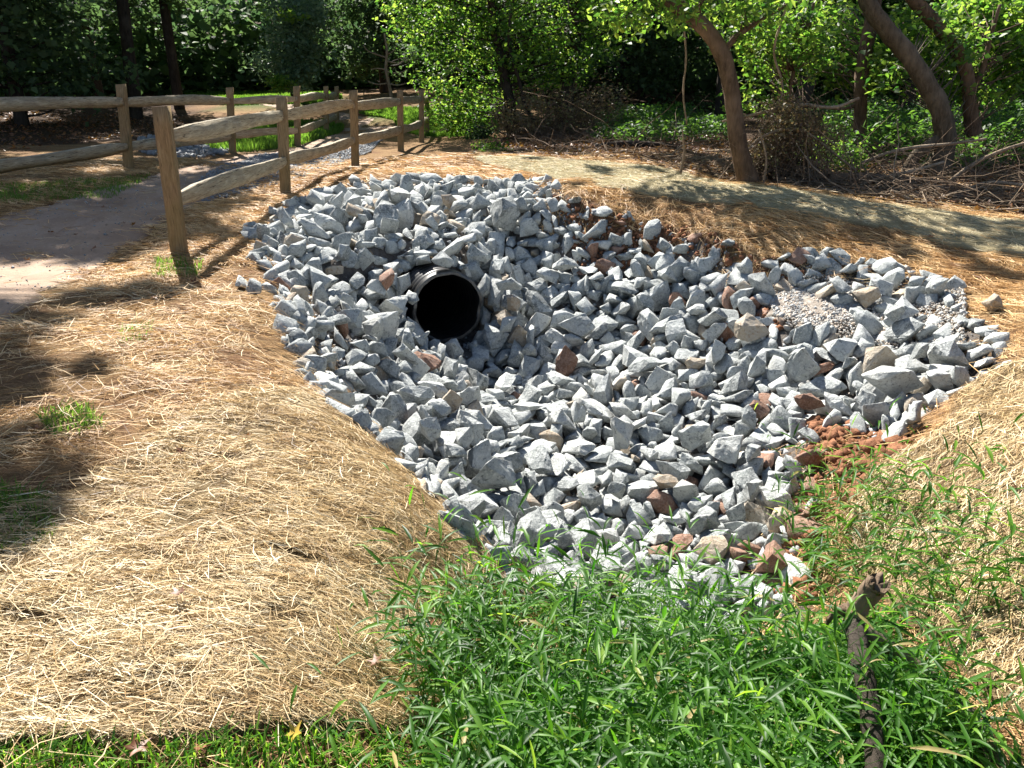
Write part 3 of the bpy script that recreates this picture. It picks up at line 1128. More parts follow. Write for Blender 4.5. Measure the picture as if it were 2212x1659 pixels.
1,88,2753,4877,-425,93,-7,-30,-99,
6,100,2645,5517,-331,27,28,6,-99,
2,111,-1665,9791,265,99,21,-15,-97,
1,87,-1274,6396,-321,99,-46,35,97,
8,105,-644,7161,-3,25,-99,-19,21,
14,127,2338,5498,-483,7,-37,-14,99,
2,88,478,4987,-914,99,-52,70,-74,
15,92,2740,4603,-235,26,-4,-20,99,
3,88,1487,5658,-639,12,4,-59,-99,
8,107,2245,5585,-411,95,56,-73,99,
15,147,375,3446,-694,32,99,-86,88,
17,44,648,3896,-996,99,67,-21,-21,
9,69,332,2710,-632,99,48,-65,33,
10,98,-756,5282,-605,49,-99,68,-38,
8,98,1881,6310,-399,99,-13,-3,33,
11,81,-608,5540,-728,99,-20,-4,-70,
11,160,183,4539,-810,41,63,49,99,
13,132,-169,7888,-195,52,-99,82,13,
3,148,2875,4827,-134,91,58,86,99,
4,145,-26,4432,-753,85,-29,0,99,
6,145,-1149,7254,-106,99,-60,-52,52,
11,105,-766,5391,-570,54,99,-5,65,
5,100,459,3523,-898,39,-9,-27,-99,
1,82,-1556,9132,136,81,53,23,99,
6,86,246,6755,-904,99,-99,21,97,
8,107,-302,8469,18,7,-8,-43,99,
19,97,736,3205,-818,10,-99,1,98,
8,197,1296,4882,-757,0,-49,-63,99,
14,108,1983,5559,-637,14,-99,49,-8,
21,55,-1224,7094,-264,99,13,-17,15,
4,86,-1090,5750,-215,4,-7,-99,72,
13,107,229,4697,-776,37,-99,53,-46,
13,77,2591,5106,-521,99,-5,-17,-57,
12,94,-1855,6969,116,77,-10,-13,99,
16,89,101,7700,-521,75,73,-22,-99,
13,73,2697,4727,-342,15,58,47,-99,
11,70,1487,5373,-774,96,-3,99,89,
14,113,25,4181,-808,55,17,25,99,
9,166,-1193,9283,247,99,33,-22,33,
21,76,-2138,8324,128,44,-64,32,-99,
1,148,74,8044,-330,24,-7,-99,87,
6,128,53,3983,-876,99,31,-5,47,
7,164,-1524,8786,234,22,-99,-9,-40,
13,109,-458,7863,67,12,-12,-37,99,
7,60,119,4338,-816,48,8,70,-99,
4,120,2928,6187,-90,99,-24,-29,88,
3,133,-786,5622,-535,0,62,-33,99,
13,147,272,7698,-351,5,-99,-53,-8,
6,65,938,3442,-907,4,43,99,-7,
14,107,2409,5573,-410,99,-2,34,-39,
12,98,-477,9666,363,5,99,54,10,
7,117,-535,5664,-682,99,75,-33,-74,
10,121,1359,3780,-848,16,1,99,38,
20,74,-172,6859,-979,25,99,-13,-44,
10,146,-980,8251,333,48,99,-31,-43,
7,114,-1586,7288,141,11,-34,99,-25,
4,102,-227,4849,-766,18,-99,32,-47,
0,88,1582,4692,-836,12,10,-16,-99,
3,146,2641,5211,-321,99,-42,-96,-18,
0,128,-757,7603,37,99,11,-31,-34,
9,71,860,5782,-849,48,99,-51,-58,
10,197,-1590,8552,221,46,-9,-57,-99,
15,157,1950,6025,-338,40,-38,-99,48,
21,101,82,8947,333,53,-57,-1,99,
20,110,-894,8786,200,29,-99,-56,-15,
6,114,459,6014,-904,99,-38,-2,17,
13,139,-1599,7567,94,99,-78,11,-51,
16,132,-1141,6926,-239,54,-99,0,-98,
2,116,-1176,9878,318,99,7,-24,46,
2,87,-412,6133,-871,99,91,80,92,
18,98,1037,7219,-528,99,74,75,22,
18,211,2253,5154,-505,99,8,-16,-49,
21,102,-3,7304,-733,99,33,-4,29,
10,98,1712,4391,-751,99,-8,-33,68,
17,90,-258,7899,-367,3,-42,-31,-99,
11,109,-1894,8638,186,97,-13,-10,-99,
8,105,70,5623,-909,99,65,39,54,
21,112,29,6676,-1035,99,37,6,21,
14,130,-424,6380,-870,77,9,-16,-99,
9,121,256,7465,-562,99,45,-12,74,
6,54,953,6803,-801,99,5,-5,-4,
8,84,-1078,5288,-351,99,-12,-55,66,
20,123,1648,5232,-725,99,6,0,-11,
5,91,1039,4460,-979,36,99,52,-5,
10,178,-1162,9089,185,53,-3,-66,-99,
21,87,-8,7828,-449,76,4,6,-99,
16,84,505,4034,-981,88,-99,-25,29,
12,122,-770,4620,-452,42,93,-8,99,
2,92,305,6702,-998,89,-99,-19,-21,
15,63,323,5135,-848,99,15,-19,-64,
8,101,-1991,8706,204,99,90,16,-27,
16,91,319,7387,-577,64,-99,-21,44,
8,68,643,4029,-991,54,57,99,-85,
5,85,-2274,7073,277,78,-99,1,86,
16,128,2211,4786,-505,99,-39,6,-20,
3,109,-530,6255,-950,99,-41,25,-11,
20,71,-1023,4934,-282,9,8,8,99,
10,108,-404,4966,-754,99,-3,-18,-1,
21,71,171,3531,-709,3,50,-94,-99,
15,90,-1158,7019,-523,99,-96,18,76,
7,135,-136,8762,224,74,2,-99,82,
11,106,941,5887,-876,45,81,38,99,
16,192,-1295,7982,290,80,4,11,-99,
15,205,1435,4582,-697,44,21,45,-99,
4,123,1293,5455,-742,99,1,89,0,
5,53,1246,7330,-538,33,-92,-9,-99,
6,101,342,4162,-939,5,11,59,-99,
14,121,3383,5796,-39,79,83,-94,-99,
0,119,1209,6044,-766,99,-14,-12,-43,
16,104,-1492,6745,-258,71,66,4,-99,
3,103,259,4466,-918,99,5,-19,-69,
0,70,1145,4434,-960,99,-40,7,40,
5,72,537,5366,-923,84,-97,46,-99,
10,106,1617,6302,-574,37,-4,36,-99,
2,164,-1675,8226,133,50,-3,21,-99,
19,70,1185,3848,-898,65,-20,-99,62,
7,128,426,6969,-702,62,-99,9,-37,
19,133,-351,8260,-43,69,-79,-68,99,
18,122,-827,6537,-690,43,-99,12,-44,
5,128,892,3318,-879,99,-26,-2,90,
20,96,-107,7757,-346,56,26,-8,-99,
16,86,-114,6942,-881,66,-1,-55,99,
3,88,-451,6467,-1054,95,57,-71,-99,
19,89,904,2803,-749,53,-99,-20,63,
20,113,-673,6609,-778,40,-38,-91,-99,
6,144,-758,9461,223,99,-5,19,-12,
9,89,-2299,8276,174,65,-11,-26,-99,
15,67,89,3390,-626,40,75,-99,92,
3,106,106,9659,362,10,6,99,-16,
15,154,106,8250,-205,38,-20,-99,11,
2,92,874,3145,-778,99,-47,-35,-22,
17,143,-101,5912,-940,99,-12,-22,-66,
19,83,665,6894,-766,99,50,-33,-56,
5,107,3419,6130,3,99,62,-50,-3,
4,87,205,8026,-259,76,28,-99,44,
13,101,-174,3500,-659,99,-82,38,-44,
11,83,3123,4858,-156,88,99,-53,37,
1,97,-1031,9230,204,99,-7,-45,-37,
1,124,-1756,8400,243,99,-7,21,-30,
10,89,-385,5580,-820,7,-10,23,99,
2,104,387,7954,-230,99,-61,66,68,
0,152,-1976,8865,288,2,-34,-7,99,
20,99,-1280,5458,-92,99,0,-3,29,
9,122,1035,2903,-721,20,-55,26,99,
1,129,433,4718,-916,33,-50,-99,32,
6,75,133,5529,-885,99,-52,-36,37,
21,72,-700,8656,205,36,50,-99,44,
6,159,-636,8795,253,15,-33,6,99,
0,85,-330,7452,-463,99,35,88,24,
17,126,559,3030,-792,6,39,-7,-99,
21,116,-31,7673,-532,99,23,15,0,
20,116,-2401,8495,201,99,19,27,-65,
9,88,58,8554,118,6,10,76,-99,
1,60,789,5225,-902,99,-23,-49,75,
10,120,-823,4875,-540,25,-58,-14,-99,
14,177,478,7417,-442,99,-66,-28,29,
7,139,1242,5653,-714,99,-28,10,14,
10,92,697,5875,-868,5,-14,15,-99,
19,130,1638,4974,-743,16,16,42,-99,
2,86,921,7201,-481,29,-99,-64,46,
8,96,1420,4103,-865,45,-99,-83,-86,
1,84,1995,5092,-581,99,50,2,-82,
16,136,-112,9447,393,99,-41,19,-29,
2,70,-382,9410,323,59,99,49,-13,
13,121,-1250,6556,-341,10,48,99,-58,
9,120,149,6687,-915,99,29,-42,43,
11,114,2684,6372,-130,80,99,-50,45,
15,86,274,3627,-769,99,46,27,-75,
20,60,234,6633,-1048,92,-99,84,36,
3,53,28,5289,-927,84,-5,35,-99,
4,141,-1283,9548,397,99,-50,73,-49,
7,93,-2021,7193,195,99,-75,-46,2,
11,108,389,5492,-859,10,-99,-13,23,
20,48,-76,3825,-866,99,-94,-63,5,
17,121,2970,4993,-123,48,-51,4,99,
11,110,558,6839,-839,40,-32,-15,99,
8,89,1104,7384,-379,47,99,84,-30,
21,98,890,4862,-927,5,-53,-11,99,
14,154,1354,7427,-278,15,-99,-22,11,
9,74,-1375,6296,-221,99,43,41,60,
15,89,550,3808,-896,83,-99,62,-75,
20,77,3086,5462,-190,99,-41,-29,-19,
9,146,-992,9851,344,26,-8,23,99,
9,54,697,3788,-994,57,-99,-38,18,
7,97,743,2795,-773,99,68,-34,-21,
19,146,1547,3941,-735,35,99,-25,-67,
7,86,2188,4417,-479,16,68,99,58,
13,85,-432,6342,-794,99,-5,8,53,
8,80,2031,5294,-604,99,41,11,-22,
8,113,1005,5081,-863,99,-33,3,7,
10,95,-1689,10185,291,99,53,-21,-89,
12,137,851,4412,-943,3,-8,-9,-99,
11,112,1757,5063,-663,67,22,-82,-99,
1,54,226,3049,-726,65,-30,-99,17,
12,100,-364,4350,-696,99,12,33,-9,
4,195,-119,4045,-624,18,-6,-27,-99,
1,121,1613,5464,-742,23,14,3,99,
11,99,-898,9593,337,17,99,-60,95,
7,82,922,5614,-810,22,51,-8,-99,
16,70,961,3090,-811,45,-55,-1,-99,
7,68,810,4775,-944,85,-66,99,71,
5,86,-929,10197,340,74,6,-31,99,
15,97,2517,4618,-413,7,-99,-8,48,
18,106,-1898,6564,112,22,-65,-99,39,
13,95,253,5853,-899,99,-34,-35,-77,
7,68,-2097,7179,153,46,18,-13,99,
11,87,151,3273,-696,99,-76,-2,60,
0,98,-592,9770,336,98,12,16,99,
2,82,-1315,5130,-35,52,99,6,-2,
19,81,-1001,5227,-317,99,-3,-32,44,
13,116,-978,6905,-652,99,70,77,-13,
12,97,-1579,6445,-33,29,-11,99,-10,
10,102,-333,9526,243,99,83,-61,-29,
14,88,899,7298,-544,99,-30,-11,17,
16,109,490,7112,-572,30,-67,81,-99,
14,56,1715,4247,-737,84,-99,-6,-19,
15,100,629,7403,-454,99,21,-32,99,
20,105,-750,5196,-499,50,-28,-99,41,
8,100,-229,5818,-877,20,-41,-91,-99,
19,89,84,4427,-854,19,20,-42,99,
21,89,-1467,8923,249,6,9,99,-45,
3,50,291,6271,-951,36,-17,99,-37,
3,120,357,5225,-793,95,49,99,98,
10,103,761,6796,-816,88,-5,-30,99,
14,64,-674,4256,-515,99,-33,-42,-75,
12,78,1172,4035,-905,26,24,-68,-99,
7,80,-47,3724,-754,99,8,-89,-72,
14,95,-545,4572,-629,99,14,19,23,
2,77,-399,5069,-769,99,-78,-46,60,
2,128,-95,8102,-238,99,-28,-1,47,
4,97,-1780,6705,35,23,1,1,-99,
20,65,-138,3800,-827,14,-5,99,25,
2,104,1338,4159,-859,83,-48,75,-99,
17,98,-2276,7176,197,99,-68,-15,95,
18,120,-1395,6884,-251,73,24,-38,-99,
11,94,933,7196,-609,12,53,87,99,
14,154,-4,8359,-50,85,-11,-5,99,
17,73,1718,5594,-552,21,2,73,-99,
21,142,181,6433,-980,19,-38,-56,99,
15,100,-2103,7514,215,62,-29,-99,-95,
15,129,649,6608,-836,30,-24,-46,99,
1,89,-1688,6937,55,94,34,-9,99,
11,92,2362,4125,-288,99,47,-1,81,
2,74,-570,4543,-472,99,-2,56,-13,
18,133,-717,6230,-652,45,-99,-40,1,
8,90,-2430,9115,266,99,-22,-23,-31,
2,153,-640,4875,-450,99,-62,-24,25,
12,115,1469,7570,-99,99,87,33,-32,
18,138,1164,6555,-704,99,-10,-27,-52,
19,149,122,5982,-956,2,60,99,-87,
7,60,-36,6091,-987,99,-3,34,-34,
13,56,-2026,7974,42,65,-40,-35,-99,
5,134,-1961,9929,243,99,-10,27,20,
5,135,-1201,9681,285,45,-3,99,-16,
20,114,-1973,7854,179,99,-5,40,1,
20,65,1754,5522,-700,99,-60,-19,-15,
17,107,997,4091,-971,99,-24,18,22,
20,66,2396,6000,-304,36,-99,-81,-9,
13,63,-1745,9959,297,22,11,99,-69,
19,113,1202,4327,-964,31,57,-99,-80,
0,95,-1612,10183,340,99,21,-41,57,
10,74,258,4028,-920,40,-58,-45,-99,
18,108,-2162,7435,335,11,-99,-25,53,
1,84,1131,5224,-811,82,99,78,-77,
3,113,1314,3260,-679,99,22,-56,-28,
6,133,1428,6287,-621,12,-99,-37,40,
0,83,1311,6128,-687,89,17,-17,-99,
11,108,-365,6825,-896,19,-99,-9,9,
19,58,1081,3005,-672,53,-41,-75,99,
0,84,-2486,8202,189,32,24,-99,-66,
2,115,-145,9080,294,24,99,-1,-91,
6,63,1833,5403,-692,15,99,73,-21,
11,105,-840,9091,256,20,20,26,99,
10,116,1363,5219,-760,99,24,-43,-22,
12,113,-1490,10380,381,34,-16,-22,-99,
13,51,1490,3573,-721,31,90,-99,-33,
18,99,-1080,7405,-118,83,99,13,-24,
12,93,944,5750,-775,97,-74,-99,57,
11,113,27,5073,-816,51,5,20,-99,
19,99,1711,7040,-272,9,60,-99,-97,
4,79,-305,4343,-508,27,60,99,12,
19,97,1471,7403,-193,43,35,-67,-99,
15,166,2510,5543,-323,30,17,69,-99,
1,126,-1330,8539,178,99,0,-35,45,
3,108,169,8389,105,34,0,99,48,
5,82,-164,4970,-826,57,55,-99,82,
8,71,1042,3225,-887,99,3,17,-55,
13,123,-678,9106,227,56,61,79,99,
21,46,344,3557,-961,14,-40,-99,21,
3,66,-410,9137,269,99,65,-57,14,
8,74,2112,6893,-10,99,-28,73,21,
8,69,846,5591,-865,77,-2,-20,-99,
14,89,-657,5936,-723,24,27,99,-2,
6,111,86,9141,437,71,16,-19,99,
9,75,1619,4152,-781,99,24,16,-25,
6,81,649,3505,-937,77,99,-35,-9,
2,129,2048,4929,-514,15,40,-99,80,
0,78,71,5440,-879,0,9,39,-99,
15,86,1261,6308,-654,39,99,-64,31,
12,76,-274,8599,147,22,-99,-4,-14,
12,80,731,3934,-977,24,-3,-60,-99,
18,68,579,3727,-946,99,-29,-1,-10,
0,97,3088,6329,-61,25,-17,-99,16,
1,67,19,5870,-919,82,-25,11,99,
18,92,562,5161,-869,79,-17,-57,-99,
15,116,-74,7964,-252,99,11,-43,-45,
11,122,3260,6090,-67,31,2,-18,-99,
5,68,449,4596,-985,65,65,28,99,
8,113,1233,6955,-367,37,59,-38,99,
20,106,-420,5691,-820,13,-34,-22,-99,
7,178,602,6920,-597,27,99,12,17,
6,55,865,2729,-730,99,-65,65,-8,
19,76,-100,5375,-785,29,-10,-99,44,
2,140,-292,8051,-212,53,46,-1,99,
2,107,1695,6459,-478,99,-34,-81,74,
5,87,-14,3517,-691,99,-51,-71,59,
6,86,413,2747,-706,99,-16,29,-9,
1,74,1496,3763,-769,26,-99,-40,-30,
12,135,97,3634,-765,99,19,-30,5,
6,111,273,5369,-880,34,-25,23,99,
0,100,-1285,7195,-152,75,-7,-2,-99,
6,126,-1674,5955,74,99,-2,62,-12,
5,134,1671,6804,-296,99,99,-6,34,
21,92,1664,4061,-736,99,-69,-67,-50,
0,94,-2501,7744,183,16,-29,-13,-99,
8,85,-1021,10050,351,73,-49,37,-99,
4,69,1792,5306,-670,51,-99,-76,-9,
7,96,-770,8369,181,19,99,-12,40,
1,49,-411,4012,-661,99,-62,-56,-50,
5,85,-646,4788,-645,4,-19,-99,13,
8,108,-1969,6982,189,10,-45,62,-99,
17,47,480,4932,-986,7,-99,-4,-4,
9,116,-1462,9822,296,99,12,22,-65,
0,96,55,6576,-1096,10,42,-99,-24,
18,136,-2045,9062,203,32,-96,-56,99,
8,125,2014,6379,-257,58,52,-99,68,
13,93,507,4108,-997,7,17,45,-99,
14,75,-1460,5278,-8,67,41,69,99,
9,167,-166,7400,-377,25,-99,-42,-80,
0,84,-429,5844,-779,41,-30,99,63,
0,120,-1654,8894,198,46,92,-47,99,
4,91,-759,6029,-654,99,59,-6,14,
2,78,999,4991,-908,91,-22,-54,-99,
0,79,-844,5178,-524,19,-35,-99,-16,
21,120,-1240,5278,-187,5,58,19,99,
20,118,1101,6553,-620,14,47,-29,-99,
7,66,1589,6196,-528,99,-93,-85,24,
12,145,-534,9486,325,65,0,-6,-99,
18,108,-1060,6898,-713,31,12,18,99,
17,65,455,3079,-844,57,49,-99,-24,
15,108,-186,3182,-336,37,-40,78,99,
16,122,-1451,8367,203,11,3,-1,-99,
12,60,1,7493,-550,13,43,99,4,
4,125,-1595,6167,52,26,-34,-99,-31,
2,85,1112,6005,-828,64,56,3,99,
6,89,-2169,7949,219,23,18,-10,-99,
15,107,2834,5259,-307,31,-99,17,-27,
9,126,-328,7925,-109,52,-1,-91,-99,
5,86,-1110,5746,-325,27,99,-47,-6,
15,76,240,4111,-908,48,-99,22,-44,
21,76,472,5657,-931,25,99,-65,-24,
13,71,1314,7251,-549,1,-24,-39,-99,
18,75,621,3622,-947,57,-69,99,45,
21,83,-258,7386,-614,80,-68,-99,-24,
8,92,-1099,9522,333,99,7,68,-69,
12,138,-1054,10255,390,44,19,-28,99,
1,88,335,3580,-894,20,66,96,99,
15,83,-400,5404,-795,99,-40,66,-86,
11,80,209,9186,397,32,8,-49,-99,
0,123,-2117,8479,233,77,7,17,-99,
0,67,869,5072,-908,99,-11,10,-56,
19,108,-1448,9172,180,17,2,9,-99,
13,118,1051,7603,-261,52,99,16,-51,
3,163,-1063,6079,-329,27,-17,81,-99,
9,65,1249,7786,-35,4,-99,-88,-14,
4,64,-1361,7921,41,46,53,-99,47,
7,54,1934,5892,-532,3,-25,99,28,
17,71,-54,6163,-993,99,-75,15,-53,
10,95,-1335,10025,386,99,15,-20,60,
21,100,-82,7447,-618,29,45,93,99,
20,82,1558,4562,-811,70,0,44,99,
7,101,-855,7942,252,99,-32,2,-47,
6,48,392,3658,-900,4,-3,-15,99,
21,98,146,6693,-1062,40,27,17,-99,
6,49,1507,5492,-775,11,-30,37,-99,
3,70,-337,7459,-598,25,-32,99,8,
1,84,1912,4703,-632,82,48,-28,99,
3,85,248,4267,-931,99,5,-30,60,
19,89,-1529,9623,281,22,-67,99,-71,
16,97,120,7554,-535,99,-8,-4,-53,
9,75,-617,5812,-802,0,99,38,-36,
0,75,214,6135,-1022,99,62,-73,-63,
3,88,-1126,7141,-238,90,99,-12,-85,
16,135,2933,5521,-172,58,-10,-56,99,
7,111,457,3194,-697,3,-15,-99,-11,
11,64,3019,5065,-276,99,-27,-4,-37,
1,61,-275,3516,-523,15,49,-99,34,
1,96,2495,5777,-365,32,38,-49,-99,
12,62,-440,4121,-668,65,-99,-33,25,
3,72,-844,5305,-493,99,42,76,38,
5,109,750,6230,-796,99,-32,-35,-99,
6,108,-277,4754,-728,99,-18,30,-39,
5,85,216,7969,-445,99,67,-2,-12,
3,72,2676,5072,-397,98,30,4,-99,
16,68,516,4215,-1016,95,99,80,-22,
3,80,779,4114,-939,99,48,-5,2,
18,60,1232,3746,-885,92,-97,-38,-99,
11,61,799,4050,-1000,88,-99,22,58,
19,76,-952,6661,-703,27,99,38,-21,
10,49,681,2625,-731,93,-28,-99,-59,
13,72,1220,3785,-957,43,31,-13,-99,
14,53,-656,4583,-632,72,44,77,99,
10,65,1011,6739,-796,98,9,-30,-99,
11,86,764,4593,-925,6,-8,6,-99,
6,109,3283,6143,18,30,-41,89,-99,
2,63,2808,4836,-333,99,9,-8,-38,
7,46,-341,4631,-731,33,99,1,37,
21,87,559,3231,-815,19,75,99,63,
18,49,2318,5962,-354,28,-16,99,71,
5,71,293,4736,-850,40,71,50,-99,
5,57,-1307,7222,-210,22,31,-99,-57,
10,79,1536,4491,-840,1,23,20,99,
1,115,-2039,8431,72,99,15,-23,-44,
2,72,635,4532,-917,99,-20,-42,50,
21,112,2179,6486,-204,3,-16,-99,-44,
1,66,291,7475,-635,51,32,10,-99,
5,83,2750,4570,-330,99,3,-8,56,
20,99,-711,6227,-825,99,14,68,32,
16,112,608,4880,-898,4,-18,-11,-99,
5,81,1048,3974,-990,37,-83,99,-51,
11,100,122,7162,-859,5,-68,-85,-99,
13,106,-160,7696,-243,80,86,-99,33,
7,123,492,4420,-874,40,-49,16,-99,
8,77,-290,8134,-72,7,-24,-99,-50,
21,67,-232,3630,-662,30,-99,48,23,
0,91,18,4023,-765,41,99,30,-51,
12,79,364,3865,-984,0,98,-99,-23,
12,77,660,6538,-918,33,-26,53,99,
21,72,-187,8203,-226,5,-99,-10,-5,
12,78,-797,4270,-365,4,-72,62,-99,
15,101,-832,9197,299,28,-15,-15,-99,
1,122,915,6081,-803,99,32,-40,-68,
18,65,132,6522,-997,90,-92,-99,-58,
17,84,1040,6688,-752,99,87,91,63,
7,92,1646,5857,-467,71,-99,72,37,
10,127,-469,9368,246,18,7,-82,-99,
8,107,-298,5337,-642,8,35,49,-99,
20,89,178,6981,-687,99,9,-93,23,
3,49,-687,4934,-624,66,-88,-60,-99,
13,48,-397,5508,-852,46,25,-36,-99,
4,73,-1112,6995,-180,75,99,0,-98,
12,75,1278,7561,-116,0,-58,-99,-90,
1,68,-470,4414,-732,99,5,28,19,
0,91,-1279,5620,-178,73,47,-99,-2,
10,45,980,4310,-1036,35,-3,17,99,
18,81,-2103,7037,186,99,-2,89,-83,
18,54,339,3800,-922,72,-99,-2,-42,
7,63,-621,4923,-664,99,-58,-10,19,
16,65,636,3377,-880,99,45,-40,-89,
21,62,1347,3390,-747,35,-99,51,-71,
4,71,2108,4500,-498,81,80,55,-99,
1,80,1499,5153,-788,99,-51,-21,28,
19,70,-67,5258,-879,15,30,99,52,
6,78,-1580,8388,219,45,-99,7,23,
10,82,-1319,5865,-214,71,11,-70,99,
21,70,-617,9898,328,17,33,24,99,
12,66,-348,3922,-610,20,-99,92,-46,
21,103,2428,4490,-430,99,-55,-63,32,
21,61,0,3707,-834,99,-28,-47,-41,
2,73,-1884,9817,188,69,74,-58,-99,
11,54,-799,6473,-775,48,-99,32,56,
2,124,-1721,7717,92,99,14,11,7,
13,113,2519,5367,-392,99,-77,-28,44,
17,71,808,3178,-863,82,-99,-56,75,
8,61,872,3933,-977,99,22,-42,-70,
13,74,-350,4171,-606,0,8,-99,36,
11,48,1152,4212,-963,62,46,81,-99,
21,91,636,5824,-795,99,-7,48,4,
8,50,527,6221,-996,48,-45,-2,99,
11,57,1000,2908,-844,89,93,-99,34,
3,130,-1848,8158,231,94,-42,-12,99,
12,80,-116,4210,-775,99,-27,-20,-12,
17,64,2416,4738,-587,99,-13,-1,2,
3,50,253,4603,-916,23,26,12,99,
5,106,-1261,8338,150,79,-34,-31,99,
3,68,-1610,9399,285,51,47,-99,-61,
21,64,117,7441,-530,93,-11,-99,-7,
2,77,-1795,8783,93,49,-4,47,99,
14,91,-504,7435,-114,99,15,6,-61,
0,71,-1939,9168,166,34,-28,-99,-18,
11,79,2504,4697,-513,86,23,-97,-99,
16,71,585,6878,-691,99,-59,-18,-30,
18,77,1167,4195,-901,11,-7,-18,99,
12,142,-2200,9028,285,18,-5,-5,99,
18,70,-1013,6691,-458,86,99,77,32,
7,53,-11,6337,-1018,99,-47,11,-66,
4,130,-349,8874,281,56,99,56,-7,
19,61,-205,5897,-956,99,-42,21,-20,
9,65,-138,4781,-882,33,3,99,-10,
9,101,-2224,10007,289,10,-99,54,22,
16,96,959,4679,-933,2,-56,99,18,
5,62,669,7933,-112,99,-83,55,-10,
9,70,1068,4227,-1007,88,37,-2,-99,
14,80,107,4005,-943,99,-10,-39,73,
19,92,1182,7492,-377,99,79,-28,90,
3,100,462,6721,-837,37,14,94,99,
5,73,1379,5532,-795,99,-15,-75,41,
16,62,811,3162,-714,42,3,-25,-99,
14,61,202,6354,-1122,99,-8,-11,-41,
5,80,-2230,8010,209,69,56,-99,-31,
15,58,1242,4155,-936,45,-48,-32,-99,
19,122,-1284,6989,-307,16,-99,23,-34,
11,125,12,7290,-484,16,-19,-59,-99,
9,96,-1316,8982,179,0,19,28,99,
13,55,788,3253,-967,57,6,35,99,
1,53,-2010,7379,214,42,-71,-20,99,
3,50,-322,5324,-777,99,15,-44,53,
0,94,-924,6424,-532,31,-47,25,-99,
10,48,124,5273,-920,99,40,-29,15,
4,88,-731,9695,293,66,51,-99,97,
13,61,-404,5093,-830,99,8,6,29,
7,53,411,4905,-962,65,4,-5,-99,
1,89,-1700,10011,279,91,99,-57,78,
15,66,-74,7916,-455,33,-3,25,-99,
2,103,1424,5814,-666,99,50,-1,0,
3,71,-1522,7900,68,97,-33,99,-41,
2,88,970,3548,-899,99,20,23,14,
8,78,270,7635,-522,2,-52,99,-82,
6,109,-1479,7795,39,50,-99,-18,42,
8,71,423,2965,-771,12,-94,-29,-99,
15,62,-526,5063,-639,41,53,0,-99,
15,101,90,8553,299,99,43,-39,-11,
17,50,236,2750,-612,99,-39,-31,37,
1,68,-1848,7683,72,74,12,70,-99,
11,68,-202,4709,-853,99,-29,-41,58,
14,86,-15,9478,337,99,-3,-72,66,
4,77,1779,6342,-475,27,42,65,-99,
6,81,1295,4698,-866,13,-9,-26,99,
20,57,158,6787,-973,62,-48,-58,99,
17,55,38,6377,-1016,99,-29,46,61,
11,55,-3,8018,-457,99,-38,-39,42,
1,65,-1982,5543,156,72,38,37,99,
12,74,-2352,8342,176,99,-33,-20,5,
12,44,547,3903,-975,81,30,99,3,
9,65,2088,4994,-678,46,10,-17,-99,
5,66,-405,7715,-187,99,-91,-8,20,
8,56,-580,4512,-566,20,-25,20,-99,
10,58,854,4805,-901,32,82,-99,14,
5,66,-486,8296,53,70,33,99,68,
21,78,-1949,7707,97,99,19,17,59,
4,79,-272,8602,32,14,99,48,-15,
21,55,-1058,6268,-502,99,91,-13,-69,
13,92,-417,6143,-1018,88,99,58,-40,
15,67,-5,9414,401,72,10,32,99,
18,67,957,2688,-700,19,-70,99,-69,
7,105,966,6415,-768,7,3,73,-99,
19,83,-418,4835,-726,53,2,99,30,
2,51,-42,7010,-878,56,7,99,-29,
21,76,79,4972,-834,29,99,-3,15,
19,78,2061,6252,-345,20,68,99,-27,
20,59,1776,5352,-737,7,73,99,34,
2,80,-638,6488,-906,43,3,-28,99,
7,104,2015,6577,-216,40,-99,-46,-83,
6,71,-34,4818,-852,99,-32,-23,13,
7,67,1521,5634,-751,50,99,16,92,
17,63,825,5007,-941,99,29,-48,87,
17,86,1971,5132,-608,22,-99,-54,13,
4,71,-136,5860,-840,83,0,-11,99,
1,82,-676,9635,376,64,13,99,-59,
7,49,1570,4194,-841,99,13,-24,-89,
7,106,1101,6964,-640,99,43,-40,-82,
14,75,-419,5779,-884,99,-38,6,84,
20,88,-1104,5867,-329,45,-99,-32,-30,
15,125,-1517,9044,240,5,6,-44,99,
5,82,333,4082,-942,99,50,-51,-45,
19,75,1982,4989,-607,91,-20,76,99,
16,143,-861,6769,-599,67,98,6,99,
16,120,477,6503,-797,92,83,-99,9,
13,122,179,7917,-413,73,99,39,-85,
6,155,1523,6832,-396,60,-99,-42,-91,
9,146,1229,5847,-735,16,-27,-99,-93,
19,79,-893,6734,-255,87,74,45,99,
5,94,2023,5524,-559,66,-99,31,10,
20,110,621,5242,-886,99,1,-79,57,
19,122,2895,5634,-82,75,18,-86,-99,
19,75,534,2759,-701,35,-99,-40,48,
16,176,2137,5359,-420,52,73,-99,-34,
11,130,-2209,8825,330,31,-78,-99,-56,
16,188,2504,4750,-286,99,-79,-31,-34,
13,206,-138,8294,-76,17,-99,47,62,
4,73,496,5318,-766,16,99,19,98,
20,87,-184,6738,-970,24,99,-33,3,
3,82,1069,7099,-587,37,-99,39,25,
11,63,-128,4918,-768,3,-99,-15,-9,
2,102,1647,4472,-754,68,25,-37,-99,
11,154,-871,7604,81,4,99,-34,40,
13,83,857,6216,-785,53,75,99,80,
0,130,2077,5777,-489,5,11,-99,75,
11,100,1182,4598,-845,18,-65,-99,-45,
12,145,759,5759,-779,49,-91,25,99,
3,227,-75,8435,253,34,99,-15,-83,
19,88,2765,4924,-365,9,-15,-54,-99,
21,76,-1786,6558,21,99,90,-76,-77,
14,109,2819,5389,-329,49,-17,14,-99,
18,154,526,7736,-165,3,-23,36,99,
19,140,306,6816,-839,24,74,13,-99,
7,89,474,3386,-775,79,99,-3,-50,
7,103,-158,3830,-701,43,-41,26,99,
